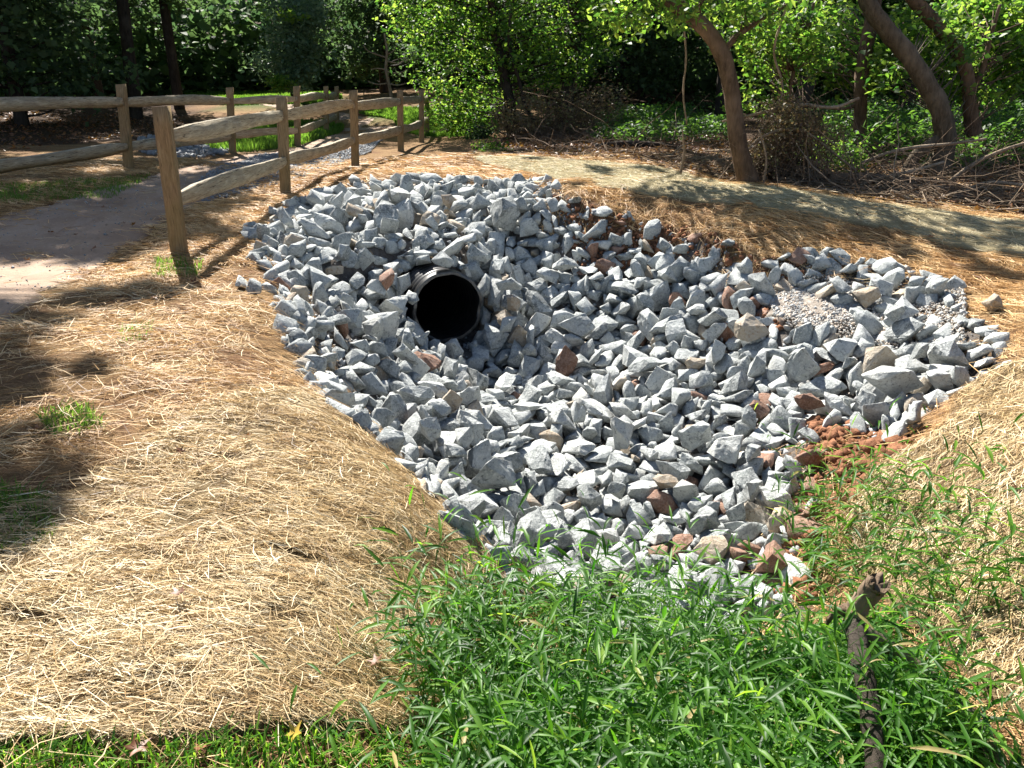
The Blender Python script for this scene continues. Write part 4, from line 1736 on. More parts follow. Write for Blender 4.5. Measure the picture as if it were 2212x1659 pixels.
10,111,-90,4842,-819,20,12,-53,-99,
0,60,2429,5019,-455,54,-45,0,-99,
11,98,-284,5222,-728,99,-13,75,-32,
5,137,128,5551,-820,99,-8,-6,-22,
20,120,564,2960,-702,99,27,-30,37,
13,92,-199,7521,-519,64,-99,23,15,
15,71,1325,6009,-641,99,-31,16,-41,
12,151,-1184,8388,427,33,-22,4,-99,
17,110,645,4223,-831,75,-79,-10,-99,
5,78,1310,3904,-802,27,57,52,-99,
3,110,-293,6084,-792,26,-99,-87,-48,
2,111,1052,7089,-461,99,53,-58,-52,
11,119,1088,3539,-825,32,27,-99,-94,
19,99,1495,6245,-529,99,-5,20,40,
17,89,-283,5728,-853,32,-10,-1,99,
10,166,-2012,10038,282,51,33,54,99,
11,60,996,4035,-1009,42,-2,16,99,
12,166,1073,6293,-695,87,30,5,99,
15,132,1693,5456,-605,99,84,-12,62,
9,109,-1222,7717,225,58,99,-65,44,
3,101,-343,4908,-644,8,11,45,99,
18,117,641,3297,-753,50,-99,-16,-68,
10,150,-981,9378,318,71,-12,27,99,
5,135,-1375,7168,6,79,99,-67,41,
16,93,-1632,9041,191,99,15,41,8,
20,80,-1693,9722,363,99,-10,38,53,
17,81,1396,5108,-807,44,19,-7,99,
2,80,167,4329,-893,30,61,-89,-99,
15,185,-196,4352,-690,99,-28,-60,-79,
10,141,-103,3647,-732,99,-25,-8,-19,
5,183,428,6193,-838,14,1,-99,1,
5,184,-100,7443,-458,28,28,22,-99,
13,150,-775,5479,-379,99,-65,11,54,
20,119,-2180,8171,222,60,0,-31,-99,
11,211,-1846,7719,221,19,-44,-99,-48,
9,161,1101,7280,-296,20,-8,-99,-6,
14,102,-1538,8522,354,52,6,-6,99,
8,73,1235,7279,-237,58,78,-84,-99,
15,84,-503,4351,-459,99,-20,72,32,
9,90,351,4369,-861,44,-25,-4,99,
16,86,2450,5815,-323,99,-47,92,-20,
6,80,939,4757,-843,18,-53,-99,42,
20,150,-708,5937,-591,28,-19,14,-99,
10,137,-2023,8322,139,99,29,-61,-30,
12,94,1494,7435,-93,99,32,-20,-4,
8,117,43,6191,-1031,46,-99,0,8,
2,113,1438,4071,-736,99,92,44,29,
2,96,-2251,8409,233,15,-99,26,79,
12,116,-751,6743,-745,45,-99,-8,-30,
19,72,1533,4421,-658,73,-59,95,-99,
19,59,-1578,8221,208,38,19,-99,-67,
5,106,618,3832,-997,82,-12,-20,99,
1,200,-101,6220,-919,25,99,71,31,
19,128,-1921,6838,160,27,-50,90,99,
13,209,26,7239,-682,80,-5,80,-99,
10,64,721,4011,-992,99,-60,-81,-48,
9,84,2732,6278,-27,99,20,32,-54,
11,147,140,5792,-843,99,-45,-56,38,
19,138,496,7283,-583,44,-28,99,-34,
5,85,757,6555,-748,99,-4,-49,-4,
20,104,983,3075,-695,9,99,76,64,
16,84,964,4300,-955,24,67,-43,99,
21,91,3080,4741,-172,7,-35,99,-35,
17,64,-1666,7825,88,99,-5,-17,-7,
21,107,-213,9321,407,99,-90,44,12,
2,74,-429,5771,-745,2,39,-99,-99,
3,68,1194,5376,-782,9,99,46,-32,
17,116,-1210,6708,-153,17,-30,43,-99,
16,99,287,4548,-813,48,-3,-18,-99,
0,52,955,5438,-863,25,-34,-44,-99,
11,93,644,2757,-719,84,99,-92,-54,
21,90,1823,6007,-567,11,99,81,40,
13,121,1728,6227,-422,99,70,-33,19,
1,110,1892,6819,-162,3,-54,99,98,
18,99,-636,4597,-568,99,-7,4,22,
0,177,-68,5170,-758,74,28,-1,99,
20,114,476,4896,-859,99,14,-17,-29,
18,73,-207,8184,-58,89,92,27,99,
8,88,-1136,9161,267,83,-99,8,-7,
20,105,1456,4258,-770,76,5,-29,99,
16,101,-385,5524,-748,20,15,99,-16,
19,136,3373,5973,38,17,-99,20,-51,
10,104,1649,4915,-636,37,-92,-99,-50,
15,54,-249,5489,-812,35,-25,42,-99,
6,97,-1381,10232,378,93,66,-21,-99,
5,77,748,3272,-886,68,-47,-99,29,
19,125,-699,8902,306,99,45,13,-14,
20,135,-1043,4675,-251,20,99,-43,-29,
14,137,-1194,9503,248,84,-95,-47,99,
3,104,727,4666,-871,99,16,41,51,
17,121,-1685,8291,287,99,43,43,27,
9,73,323,4394,-966,62,-79,51,99,
9,92,914,5140,-799,53,27,-36,-99,
5,83,2292,4326,-425,99,-67,-98,18,
19,98,51,3154,-600,99,-75,-13,-44,
2,80,787,6933,-761,68,8,19,99,
2,92,993,4403,-870,99,22,2,-20,
2,46,378,3998,-1019,31,1,-7,99,
6,153,1480,7180,-155,99,-28,25,39,
2,98,1041,5472,-808,56,61,-60,-99,
13,63,-800,7803,227,99,87,43,-63,
8,70,1059,3792,-807,21,25,53,-99,
12,109,-828,5696,-319,78,-99,34,-72,
10,45,-104,3574,-818,99,18,35,57,
15,119,-785,9618,379,36,56,72,-99,
4,70,433,3608,-864,22,-11,55,99,
8,99,-1499,5847,8,99,33,-84,30,
19,121,-1735,8670,227,80,-40,22,-99,
0,76,976,3228,-807,68,-39,-99,-53,
5,66,1189,4800,-898,26,99,82,-35,
15,64,93,7819,-429,4,-6,99,-28,
4,90,1504,5909,-577,99,-34,-34,16,
16,123,259,7306,-440,99,4,10,-52,
1,93,3053,6210,-41,99,56,15,-5,
16,97,1686,5350,-651,48,2,20,99,
4,99,-771,6370,-692,71,99,28,10,
3,74,36,7110,-858,99,-20,-20,13,
17,73,1848,4041,-648,99,-55,-53,69,
14,57,-2402,8385,138,49,20,-99,36,
13,80,-1472,9693,331,59,63,12,99,
16,80,-18,8196,-160,99,57,70,52,
4,53,-646,6221,-922,99,-47,2,-82,
14,74,2114,4382,-523,55,-37,-1,99,
15,64,850,5208,-832,35,-9,-99,74,
4,66,-1604,5679,45,99,9,31,7,
8,69,2544,5115,-465,99,-5,-1,36,
7,82,218,3948,-885,2,-99,-43,-7,
15,86,904,6899,-720,99,46,-45,-13,
18,105,2339,4975,-541,20,-28,-3,-99,
0,119,-636,5477,-664,99,22,-64,-79,
1,74,-827,6118,-606,68,-99,-24,-33,
19,62,-407,5018,-696,9,6,40,-99,
1,135,-265,7579,-364,34,-99,-49,-48,
17,114,2980,5282,-243,7,-2,27,99,
20,60,-385,4275,-609,21,21,-99,-4,
5,71,-795,7652,122,99,47,-12,-60,
2,128,947,6728,-731,22,-9,-27,99,
14,82,-804,4989,-554,15,-44,-33,-99,
20,103,21,7916,-364,72,99,76,-9,
1,81,1121,3305,-769,45,-99,-17,99,
21,72,51,6513,-1020,13,-69,99,-64,
16,66,304,4681,-873,66,5,99,62,
0,107,-2302,7299,194,99,-40,-32,19,
7,69,-1126,6765,-91,99,-44,-75,-49,
9,97,-147,7717,-434,25,-36,-99,-30,
13,92,-401,9474,286,77,1,99,-47,
15,74,1510,3545,-633,31,-99,-6,97,
15,96,1010,7467,-360,86,0,-99,-4,
7,133,-1406,8501,332,99,68,5,72,
18,77,-1211,7291,-226,72,99,92,-27,
20,59,704,4490,-898,46,-41,-42,99,
6,64,578,3651,-899,28,-1,5,-99,
2,79,2707,4831,-122,98,44,-99,-58,
10,77,1086,4187,-964,86,20,-12,99,
16,66,-2139,7364,142,75,17,99,-32,
12,74,-943,6665,-522,68,57,-30,-99,
13,71,257,7959,-352,35,-28,-24,99,
7,108,-254,4670,-632,57,31,8,99,
19,73,-788,5347,-424,48,-99,12,-16,
8,74,-159,4714,-773,99,-96,6,10,
19,105,745,4837,-916,2,-99,-57,38,
9,99,-1371,8817,269,79,75,-99,22,
1,109,72,3768,-736,99,-31,-20,-1,
2,51,66,6440,-1035,99,70,-69,-54,
4,120,-1287,6845,-443,82,-3,33,-99,
18,68,1716,6289,-503,92,-30,99,-5,
4,81,-1671,6385,37,10,-99,-56,55,
14,70,511,5681,-906,56,-41,-99,-53,
11,85,722,6725,-749,32,-48,75,99,
5,85,-972,5477,-428,8,0,-99,-70,
8,98,368,8071,-196,99,-82,-45,-62,
9,102,356,5410,-781,74,-13,-6,99,
18,110,449,6835,-769,1,51,-99,-46,
13,52,2389,4614,-453,1,7,-7,99,
7,105,1083,4322,-878,99,34,-23,-68,
14,85,424,4537,-925,99,-71,-32,36,
14,67,2263,4811,-507,72,99,74,-21,
12,120,-62,9632,377,21,94,-16,99,
20,70,-1759,7913,83,21,64,99,26,
12,75,887,5848,-769,99,-48,-53,26,
20,99,841,3843,-915,37,73,99,2,
6,94,145,8516,172,99,-60,-62,-18,
8,82,-674,9345,216,30,-39,-99,-13,
20,90,-2026,8043,90,40,25,99,44,
12,55,2831,4573,-208,99,95,-67,96,
15,82,1114,3858,-829,99,-6,-31,8,
0,84,54,3346,-726,14,99,-31,57,
2,89,66,6619,-1011,50,-99,9,27,
6,87,-390,8609,175,99,-8,-55,30,
12,86,-2017,8613,223,28,30,-46,99,
20,89,-349,4211,-547,99,15,31,44,
14,65,1464,5552,-735,10,8,7,99,
1,92,-629,6406,-691,99,26,-78,-10,
0,96,1603,6565,-455,93,-99,19,53,
16,137,1128,6044,-661,10,99,19,-15,
13,70,-273,3868,-613,24,99,75,95,
11,81,914,2975,-770,29,-19,-38,99,
9,72,-214,3682,-698,12,99,70,59,
1,66,445,4085,-958,46,32,-50,99,
13,71,-1596,7482,127,99,4,-16,-29,
18,121,-1486,5198,84,81,-24,-99,45,
19,121,-1104,5115,-271,60,-44,20,-99,
1,110,-938,4838,-381,41,-44,-99,-43,
5,110,-810,5094,-503,25,1,99,80,
20,110,-1254,5719,-157,99,82,1,15,
19,110,3531,5481,30,23,59,-99,-51,
4,88,3714,4885,56,99,-16,23,-82,
3,154,-2283,7525,226,5,65,48,99,
12,121,-616,4427,-525,26,28,14,-99,
2,138,-440,4673,-606,99,15,-25,-36,
15,110,-70,4106,-857,27,-35,19,-99,
1,110,120,3014,-612,99,-62,31,-59,
19,99,224,2896,-587,15,51,71,-99,
13,110,-308,3919,-678,55,-39,46,-99,
11,110,2652,6504,-139,1,-3,99,60,
21,143,780,7670,-215,99,7,3,-71,
2,121,1237,7497,-173,27,65,25,99,
13,110,3151,5366,-145,5,99,50,17,
20,110,2812,4708,-224,30,45,99,8,
16,99,2290,4432,-409,22,75,-99,39,
17,88,1717,4219,-666,99,-54,59,-13,
1,99,2029,4069,-525,38,45,-75,-99,
17,107,-1468,7046,-182,-99,14,30,50,
12,110,925,7928,-24,-99,20,22,63,
12,93,-352,3416,-436,-99,-21,24,79,
8,113,-1095,4210,-110,-99,-5,2,53,
20,121,1872,7068,-160,99,-2,-12,24,
11,106,-1573,7118,59,-99,13,36,97,
11,103,-534,10239,407,99,-18,9,47,
4,78,270,8483,160,-99,-10,50,70,
21,113,-590,8451,97,99,-81,-23,3,
13,76,2837,6935,108,-99,3,39,32,
9,106,-266,10128,376,-76,7,14,99,
2,66,1674,3853,-756,-99,-8,9,54,
21,75,56,4799,-971,99,-18,-29,26,
16,79,-1380,4927,-45,45,-10,-23,99,
12,104,-969,4282,-267,-99,10,10,22,
10,71,-401,6611,-1163,-99,36,18,32,
8,86,-1024,7958,85,99,0,-1,4,
17,133,-1409,7464,82,99,-5,11,30,
21,118,-1431,10540,385,99,-31,-12,51,
10,119,2215,5840,-454,-99,-2,28,35,
8,106,1533,7773,19,-99,22,-8,86,
15,78,-1492,6163,-169,-99,-7,-5,68,
14,165,2085,7116,54,-99,-14,15,52,
15,74,2320,5809,-443,-36,-42,-16,99,
15,91,-1256,4531,-66,-98,0,6,99,
21,74,3321,5536,-102,69,-57,-20,99,
13,102,382,8367,101,-11,70,15,99,
21,74,-1061,4575,-275,-99,-28,-38,68,
11,71,1131,5142,-892,-1,1,-14,99,
4,120,935,7710,-197,18,9,20,99,
6,132,3282,5004,-94,99,-22,9,91,
10,81,3074,6718,66,99,-45,-34,44,
1,63,-277,10044,333,-99,-7,-15,6,
21,93,-1378,6625,-394,-99,-10,-7,30,
20,86,525,8282,86,65,16,0,99,
2,73,-2224,6939,181,-99,-1,-21,98,
9,55,3183,5200,-189,-99,-37,-33,98,
1,109,-1221,4669,-129,99,-15,-10,38,
15,58,1487,6909,-548,48,-31,19,99,
3,95,-874,5968,-658,99,-10,44,84,
16,118,1097,8164,273,-99,20,72,37,
3,55,-846,4452,-474,-99,17,-44,72,
19,67,526,7646,-419,-4,-14,6,99,
18,110,-425,3530,-425,-2,56,-8,99,
17,87,3180,5088,-183,-99,36,-6,-2,
2,79,88,2878,-578,-18,-35,38,99,
15,117,-667,3914,-363,5,4,25,99,
11,55,-262,9267,203,-99,-24,8,-1,
7,74,-352,6681,-1143,-99,-20,21,16,
16,86,1692,7642,19,99,5,-7,65,
21,85,-1530,5952,-98,-99,-25,-38,98,
20,71,1188,3608,-959,-99,8,34,48,
5,111,-863,8176,164,-99,-29,26,52,
7,65,2374,5758,-454,-84,17,-17,99,
7,123,1628,3641,-655,-99,17,0,27,
10,68,-1628,5564,34,42,18,36,99,
19,74,-497,3684,-427,-10,-25,24,99,
6,81,419,8272,-9,4,6,14,99,
15,110,282,9808,391,-99,-5,-2,56,
17,92,-1967,8186,13,99,-21,-30,19,
20,61,1971,6811,-232,98,8,-89,99,
2,85,-269,6789,-1085,-18,34,-38,99,
11,80,-2062,6788,138,-99,-5,14,29,
10,140,2043,7274,131,99,15,3,59,
18,94,-820,4074,-331,-99,5,-21,71,
16,82,1223,5122,-874,-99,4,-61,18,
14,130,763,8054,31,-12,24,7,99,
10,68,-956,8631,129,99,29,-22,9,
17,82,-1122,8889,131,99,-68,9,9,
20,131,1309,8071,236,-46,21,32,99,
14,102,-1947,6356,123,28,-6,-2,99,
13,71,-1320,4772,-67,-95,-38,31,99,
1,55,-1235,4841,-173,10,52,-14,99,
5,99,-650,8150,146,-99,23,-9,52,
10,55,-1262,8128,34,22,-8,8,99,
21,94,-1452,6494,-277,-40,10,21,99,
14,116,424,8658,396,99,-46,69,93,
20,79,-1170,8674,110,17,-29,-3,99,
10,99,239,8927,349,-99,14,10,55,
10,80,-456,3831,-558,-56,-14,42,99,
21,95,-141,9705,234,99,47,-29,83,
12,95,-1100,7866,56,-72,9,34,99,
16,110,1431,7937,131,72,-64,56,99,
16,67,-1865,9609,169,99,-4,16,85,
10,80,-1356,6123,-247,99,1,53,23,
4,57,-1452,9090,115,99,7,-3,92,
11,60,-60,3195,-613,20,-24,-29,99,
15,96,1792,7334,-95,99,7,12,60,
14,107,2166,6060,-381,99,20,-2,94,
2,68,-1196,6111,-368,99,-16,11,14,
7,76,-1761,8544,47,-66,-31,-86,99,
3,109,1408,7005,-585,-99,13,-2,11,
15,121,1891,7489,122,-99,31,-19,12,
2,126,-1890,6171,120,99,2,-27,34,
14,83,470,7534,-523,99,-29,12,7,
19,89,3323,5293,-77,-24,36,14,99,
15,74,-912,7722,99,-3,59,-46,99,
5,103,-318,3151,-286,99,22,-55,53,
13,88,295,9242,414,99,4,19,66,
2,98,-1910,9309,133,91,65,-70,99,
1,104,3401,5645,-55,99,-66,26,67,
5,97,-934,3894,-106,-99,86,10,66,
15,60,209,9510,355,83,-19,11,99,
6,94,-1621,6794,-232,99,19,28,50,
7,55,2705,5778,-354,99,34,-13,15,
4,90,-1980,10354,287,-99,22,-3,21,
8,79,-1708,9564,175,38,10,27,99,
10,81,-1074,8109,87,14,7,4,99,
17,76,195,8253,-255,51,11,-16,99,
11,60,3467,6218,-3,-34,23,27,99,
20,84,-1745,9117,112,-99,-8,-10,22,
1,73,-925,5873,-598,99,-17,-1,64,
1,71,-2286,9265,176,99,2,41,31,
20,113,-65,9864,292,99,-34,-6,22,
17,87,-1895,6662,47,99,0,6,37,
0,73,1916,6925,-211,99,7,-6,34,
3,90,-1137,5984,-410,-99,-78,37,46,
13,77,-917,4034,-209,-1,-5,15,99,
18,64,1686,6875,-403,5,18,5,99,
9,94,-1420,5048,-26,99,14,-28,34,
8,78,500,8821,486,-99,14,-33,68,
17,68,-2320,9498,226,57,24,44,99,
19,80,-519,10032,314,99,7,-7,51,
12,107,-609,8270,122,-99,41,-6,83,
18,89,2161,6215,-340,-99,-36,-26,32,
21,55,1239,8109,241,-99,37,-54,11,
16,65,2392,4366,-462,-99,32,-9,34,
14,92,-894,4154,-291,-99,-38,46,31,
15,57,919,5310,-915,25,-67,6,99,
15,110,364,8800,407,99,12,44,63,
2,76,-766,8232,164,-68,-20,-50,99,
15,71,-985,8430,132,1,-27,22,99,
2,77,2779,4426,-261,35,-19,5,99,
18,118,-407,10155,384,4,56,-33,99,
2,62,684,5004,-974,99,16,-65,73,
14,76,-2078,10114,245,33,41,9,99,
11,60,243,5304,-979,-99,41,-18,18,
19,103,1929,7238,3,-99,7,-42,30,
8,72,1493,4990,-850,99,-37,-2,28,
18,109,-1132,10418,386,31,67,-45,99,
8,96,626,8331,211,-99,-61,-1,59,
16,101,329,9702,410,17,-13,-54,99,
8,110,1656,7794,135,-99,-6,-30,95,
6,79,835,7760,-192,-39,-10,4,99,
8,71,-2462,8724,168,83,16,10,99,
15,56,43,9862,290,-99,-47,33,12,
13,89,3066,6600,10,99,32,-22,55,
17,66,-1138,6607,-599,18,-11,19,99,
14,89,-116,3111,-489,99,-18,-48,18,
10,97,-1090,7608,55,-90,43,-45,99,
10,83,-1460,7344,75,-99,32,72,59,
19,77,-1396,9486,161,59,52,7,99,
0,81,-2193,9252,143,78,-19,-75,99,
21,76,-1647,6510,-120,-99,-36,43,-13,
8,80,-1293,7555,73,-4,8,-44,99,
6,85,1771,6825,-354,12,-32,-10,99,
5,86,-602,9019,140,99,31,18,15,
8,68,1809,7628,116,72,-1,52,99,
6,59,1798,6569,-432,-99,-1,-13,89,
17,86,2141,6375,-310,99,2,-24,36,
7,95,634,7570,-405,-99,-24,-22,43,
16,79,-2548,8345,171,-49,33,4,99,
9,61,420,7470,-594,-99,22,11,95,
6,80,1564,4849,-850,-99,-46,30,-10,
11,87,1212,8011,142,-99,-27,-11,87,
3,111,-2544,8948,252,-11,-17,28,99,
16,107,-39,8885,203,52,6,-7,99,
16,92,-2338,7435,151,-99,-38,-8,38,
17,75,-751,9787,219,87,1,34,99,
12,100,-2094,8956,95,99,-38,26,70,
19,83,-1273,4955,-155,-71,8,-31,99,
20,81,-744,9251,145,48,-29,15,99,
9,80,1872,7399,39,-99,2,19,68,
21,79,-738,10253,384,-60,-37,-15,99,
15,104,950,8069,129,99,22,21,52,
17,97,3484,5888,-29,99,-2,12,6,
1,77,1326,7879,21,-99,35,-43,66,
20,61,-677,9416,164,40,-21,-5,99,
16,92,-1697,7098,58,-99,-19,10,66,
1,55,681,8091,-7,99,7,9,22,
16,86,2073,6986,-54,73,13,-73,99,
7,95,-2226,9557,210,-77,16,-4,99,
21,73,-1492,10190,231,99,-32,-19,54,
13,77,-2148,6857,163,19,-72,27,99,
0,92,-1094,4325,-161,99,28,25,42,
4,69,-453,7990,-90,-86,-51,31,99,
15,80,-628,10219,384,15,-20,12,99,
16,68,-1494,7527,49,99,-36,12,95,
18,68,-377,8971,157,84,-2,-28,99,
20,56,-689,6300,-942,-22,-20,6,99,
3,88,2635,4392,-315,-99,-52,-20,27,
16,89,-1256,6253,-351,-99,-21,-53,62,
15,87,-1200,8522,98,-99,24,-49,13,
17,62,-2056,9416,137,-73,16,52,99,
19,89,2719,6943,103,-99,18,2,19,
2,85,-2187,8564,51,-72,-79,-4,99,
17,55,-2265,7454,114,-34,-6,-36,99,
21,95,-1220,5060,-226,99,43,31,66,
21,90,1775,6935,-323,63,-2,-57,99,
19,70,1067,7874,-45,-99,10,37,58,
14,60,1293,2999,-726,80,5,65,99,
5,79,2480,6946,72,-61,-15,38,99,
20,58,-52,9952,311,99,20,-52,84,
3,87,1426,3492,-749,-99,11,-15,14,
10,76,3011,4593,-229,71,-2,54,99,
3,78,-36,9060,235,-63,13,3,99,
7,92,-1224,4410,-68,-99,4,3,41,
11,75,2832,6741,7,-99,-26,-32,49,
20,85,-161,3344,-604,-99,-3,-42,89,
18,102,-1704,5836,47,-99,-18,76,19,
5,94,1367,6883,-623,24,37,5,99,
17,82,-1333,8211,47,-12,14,-37,99,
17,89,-162,2973,-352,-99,-33,53,27,
19,89,604,8184,35,-26,5,21,99,
4,86,-1836,7144,57,33,-2,44,99,
0,86,-1465,8228,32,99,-3,-37,21,
2,86,-1796,6234,49,99,38,13,41,
3,74,-529,3782,-436,-99,0,23,77,
8,94,1867,4445,-662,-44,-47,-18,99,
5,63,1870,4643,-688,-99,33,-21,84,
18,65,-1959,8073,6,99,5,24,47,
1,57,193,10025,347,-90,77,73,99,
6,68,-1410,5959,-201,-99,10,-5,18,
17,77,-469,8147,-14,99,74,-24,52,
20,74,-2535,7841,166,99,20,-29,47,
14,102,-650,7914,87,-15,-15,23,99,
9,63,352,8666,344,-17,1,-10,99,
21,65,3176,6652,60,-99,-48,-20,34,
8,85,-2440,9791,294,47,-8,44,99,
4,87,-1511,9941,191,1,-8,-46,99,
8,81,-249,9147,200,91,-63,-20,99,
7,89,-518,8669,88,-83,15,9,99,
16,74,2279,6921,15,40,35,23,99,
8,83,-1921,8440,36,-99,-22,18,30,
19,83,-2477,7568,176,-76,-7,-7,99,
12,79,-1393,5356,-109,99,-30,-55,27,
19,59,-464,5557,-843,14,-33,23,99,
1,87,584,8437,300,-1,30,-20,99,
18,89,3170,4977,-187,99,-16,-11,23,
17,78,-67,4345,-934,99,12,-64,98,
11,57,1216,7412,-531,-49,-12,-42,99,
2,93,-992,4393,-287,77,-24,-6,99,
19,74,-1073,4427,-219,43,-9,-4,99,
13,82,-1244,10069,222,69,92,-15,99,
11,82,2246,6107,-334,-70,-65,1,99,
0,78,-1526,6367,-166,-50,56,61,99,
20,83,-1600,6631,-206,-99,-33,23,-2,
18,81,1770,7536,13,99,17,-47,40,
12,98,-2245,9685,229,-99,14,12,49,
15,94,978,7813,-124,-99,7,5,74,
9,63,-263,3101,-325,-99,24,-34,54,
6,62,-446,8794,110,90,4,6,99,
13,57,-649,5637,-772,99,38,-17,58,
15,58,2072,6619,-281,99,8,37,85,
15,79,352,8183,-190,99,-35,25,86,
4,71,-347,9330,196,-50,-20,-36,99,
5,75,-280,3307,-443,99,1,20,18,
3,101,-373,3707,-607,49,22,-49,99,
7,82,-1122,6180,-438,99,-20,-55,57,
1,90,-754,8060,153,99,-10,-20,30,
12,75,106,9345,313,29,32,24,99,
5,66,3079,5005,-267,99,-46,64,62,
18,87,-223,9944,303,-66,28,-31,99,
18,64,-2416,9310,227,99,52,-2,31,
1,55,-763,4184,-456,99,17,3,13,
12,86,-589,8597,95,90,-44,79,99,
6,55,545,6301,-1028,-99,1,-21,91,
3,59,-1072,5949,-476,-83,74,30,99,
1,71,-184,9486,220,99,1,-9,12,
17,73,-1862,10311,247,-99,0,-6,18,
19,80,-514,9136,156,-19,14,-26,99,
21,71,-454,6737,-1018,52,-6,-12,99,
13,57,-1191,4786,-204,99,27,-36,53,
11,82,-1922,7224,54,99,0,-14,59,
19,95,241,4927,-980,53,11,43,99,
14,93,-858,6299,-738,-99,40,-31,72,
11,78,407,9306,469,-72,29,29,99,
7,55,679,3583,-1003,-69,-1,-1,99,
15,60,59,6050,-1052,99,-32,33,25,
13,55,-1437,5698,-136,-5,-12,-26,99,
18,75,-859,9689,200,-99,9,-3,19,
0,77,673,6329,-989,99,-2,39,32,
11,60,-1214,6949,-671,99,10,23,55,
13,64,-1055,5610,-456,-99,22,-20,22,
19,55,2613,4999,-549,-46,-58,10,99,
18,73,660,7688,-312,98,24,6,99,
10,78,-1178,7595,84,72,14,2,99,
10,82,-1527,6879,-285,48,0,-10,99,
11,86,590,7253,-659,-27,-14,39,99,
10,61,-1293,6164,-297,79,90,-76,99,
20,77,-437,9913,274,-99,35,1,86,
7,63,547,7553,-468,99,-6,57,40,
14,71,-1338,7723,22,99,18,-36,88,
12,71,-1480,7610,36,61,-60,51,99,
1,55,1851,4714,-707,99,-20,-27,1,
2,94,-2300,8165,72,-6,2,12,99,
3,94,-2074,10465,340,32,-4,-95,99,
20,72,-1128,4672,-233,39,-27,10,99,
2,86,-17,2748,-433,-99,-7,10,87,
21,80,-949,8540,135,77,8,-3,99,
9,68,1501,7073,-523,-28,29,35,99,
5,90,-1027,4122,-140,63,7,28,99,
12,88,-718,4045,-418,-99,-84,7,80,
9,100,-1611,9261,138,-99,-9,32,50,
11,69,-1291,9697,183,99,24,19,51,
18,83,-991,5801,-527,99,-2,37,77,
3,79,-1735,6165,16,-29,-9,-17,99,
11,64,-2024,6572,140,14,-40,-13,99,
15,66,-1748,7398,52,-23,-6,-6,99,
13,55,-2001,9347,126,99,39,16,54,
1,61,1052,6093,-885,-99,6,24,81,
21,88,3343,6563,68,-99,17,-21,32,
13,105,-876,8973,138,99,16,2,39,
6,61,469,8199,-67,-99,44,24,91,
6,91,1179,4939,-914,40,15,-30,99,
19,55,-389,7969,-203,99,1,10,46,
5,74,-2317,8756,119,99,29,-10,92,
8,57,-1421,10145,214,99,-16,44,38,
9,67,-900,4663,-477,95,16,-25,99,
21,79,1136,8083,195,-38,9,-3,99,
12,65,702,5709,-930,-43,-9,-22,99,
8,69,-1309,6045,-275,43,-15,15,99,
18,76,-2185,7608,57,-99,-20,1,26,
14,72,-2231,9465,193,-20,24,-13,99,
0,85,1870,6175,-510,-61,3,13,99,
4,62,-781,8939,125,-7,-27,-11,99,
18,115,961,8219,286,-99,-28,11,50,
18,93,-2388,8648,124,37,1,28,99,
21,76,2578,5596,-453,-36,25,3,99,
18,102,-2110,9564,176,-99,-36,-60,86,
21,68,182,3360,-869,-99,-6,-32,18,
6,69,-2533,8682,189,-60,14,10,99,
1,81,-1602,10291,261,80,17,43,99,
11,55,-966,8876,130,-99,-74,-48,90,
15,82,-62,2832,-406,99,80,-76,81,
0,81,-2403,8160,111,-3,50,-67,99,
2,55,-743,7847,101,51,-38,54,99,
14,72,-1538,5121,58,99,-22,0,73,
11,55,1393,4463,-955,99,55,-5,77,
20,79,-1980,6450,128,79,4,-99,79,
2,81,-2497,8850,213,99,-19,-34,18,
1,80,1699,3749,-684,99,6,7,55,
6,71,1630,5650,-753,-99,36,-3,77,
5,83,-1850,9422,150,-65,13,31,99,
15,85,834,7955,-39,99,-16,27,92,
2,69,-1006,5908,-531,-56,51,14,99,
0,57,-874,3963,-218,44,27,34,99,
8,69,-1419,8158,20,99,-19,-11,16,
15,69,-932,5116,-502,99,-34,-25,-5,
11,70,-1023,8711,127,-33,-24,11,99,
3,63,872,6625,-882,99,69,33,86,
6,89,568,7897,-237,89,-52,5,99,
9,78,-1820,5995,91,-99,-31,-24,80,
5,61,3406,5889,-78,99,25,-20,38,
14,55,1224,7707,-220,35,-32,10,99,
4,55,417,5612,-959,-99,-14,0,76,
19,77,934,7576,-323,99,0,7,17,
15,66,2257,4930,-650,-99,59,-14,36,
16,77,460,6104,-1018,99,5,-20,91,
10,70,2252,4230,-452,99,10,17,65,
10,71,-1238,5386,-277,63,32,-29,99,
9,90,1579,7542,-189,43,19,-38,99,
11,76,-863,8315,154,-99,26,-45,-6,
1,79,-1393,9939,192,99,2,13,55,
5,63,721,7749,-245,-59,-20,1,99,
10,55,-1036,8579,121,99,-30,53,86,
21,77,-1728,7629,27,-99,-25,21,-4,
1,63,-1050,4831,-369,-55,-29,-17,99,
10,72,-1123,6513,-573,-70,-32,33,99,
18,86,-1090,9758,209,99,3,21,34,
18,79,-1461,9313,144,99,6,-58,53,
17,86,3318,5149,-80,-99,-7,8,7,
18,74,3231,4847,-122,99,27,-28,21,
1,100,-555,8891,137,11,6,-19,99,
16,97,-589,7813,13,-90,12,76,99,
20,55,-665,9968,263,-99,-10,-17,11,
1,65,994,3922,-1025,23,-9,10,99,
5,55,-1143,4483,-170,99,25,25,55,
19,85,-534,3980,-552,38,-5,-10,99,
21,71,-2368,7207,190,99,69,96,59,
2,81,2471,4305,-367,-87,-15,-6,99,
11,85,-839,10301,388,-99,-14,-14,49,
11,56,-767,4800,-600,99,39,47,-6,
7,83,-1296,9241,140,99,-21,45,72,
15,86,-1600,5447,40,-99,-12,26,64,
5,67,2180,5687,-558,99,13,-50,21,
12,82,-2521,9083,248,99,-38,15,69,
10,58,-2382,9407,229,-99,3,17,50,
2,75,3480,6309,35,-99,30,-9,60,
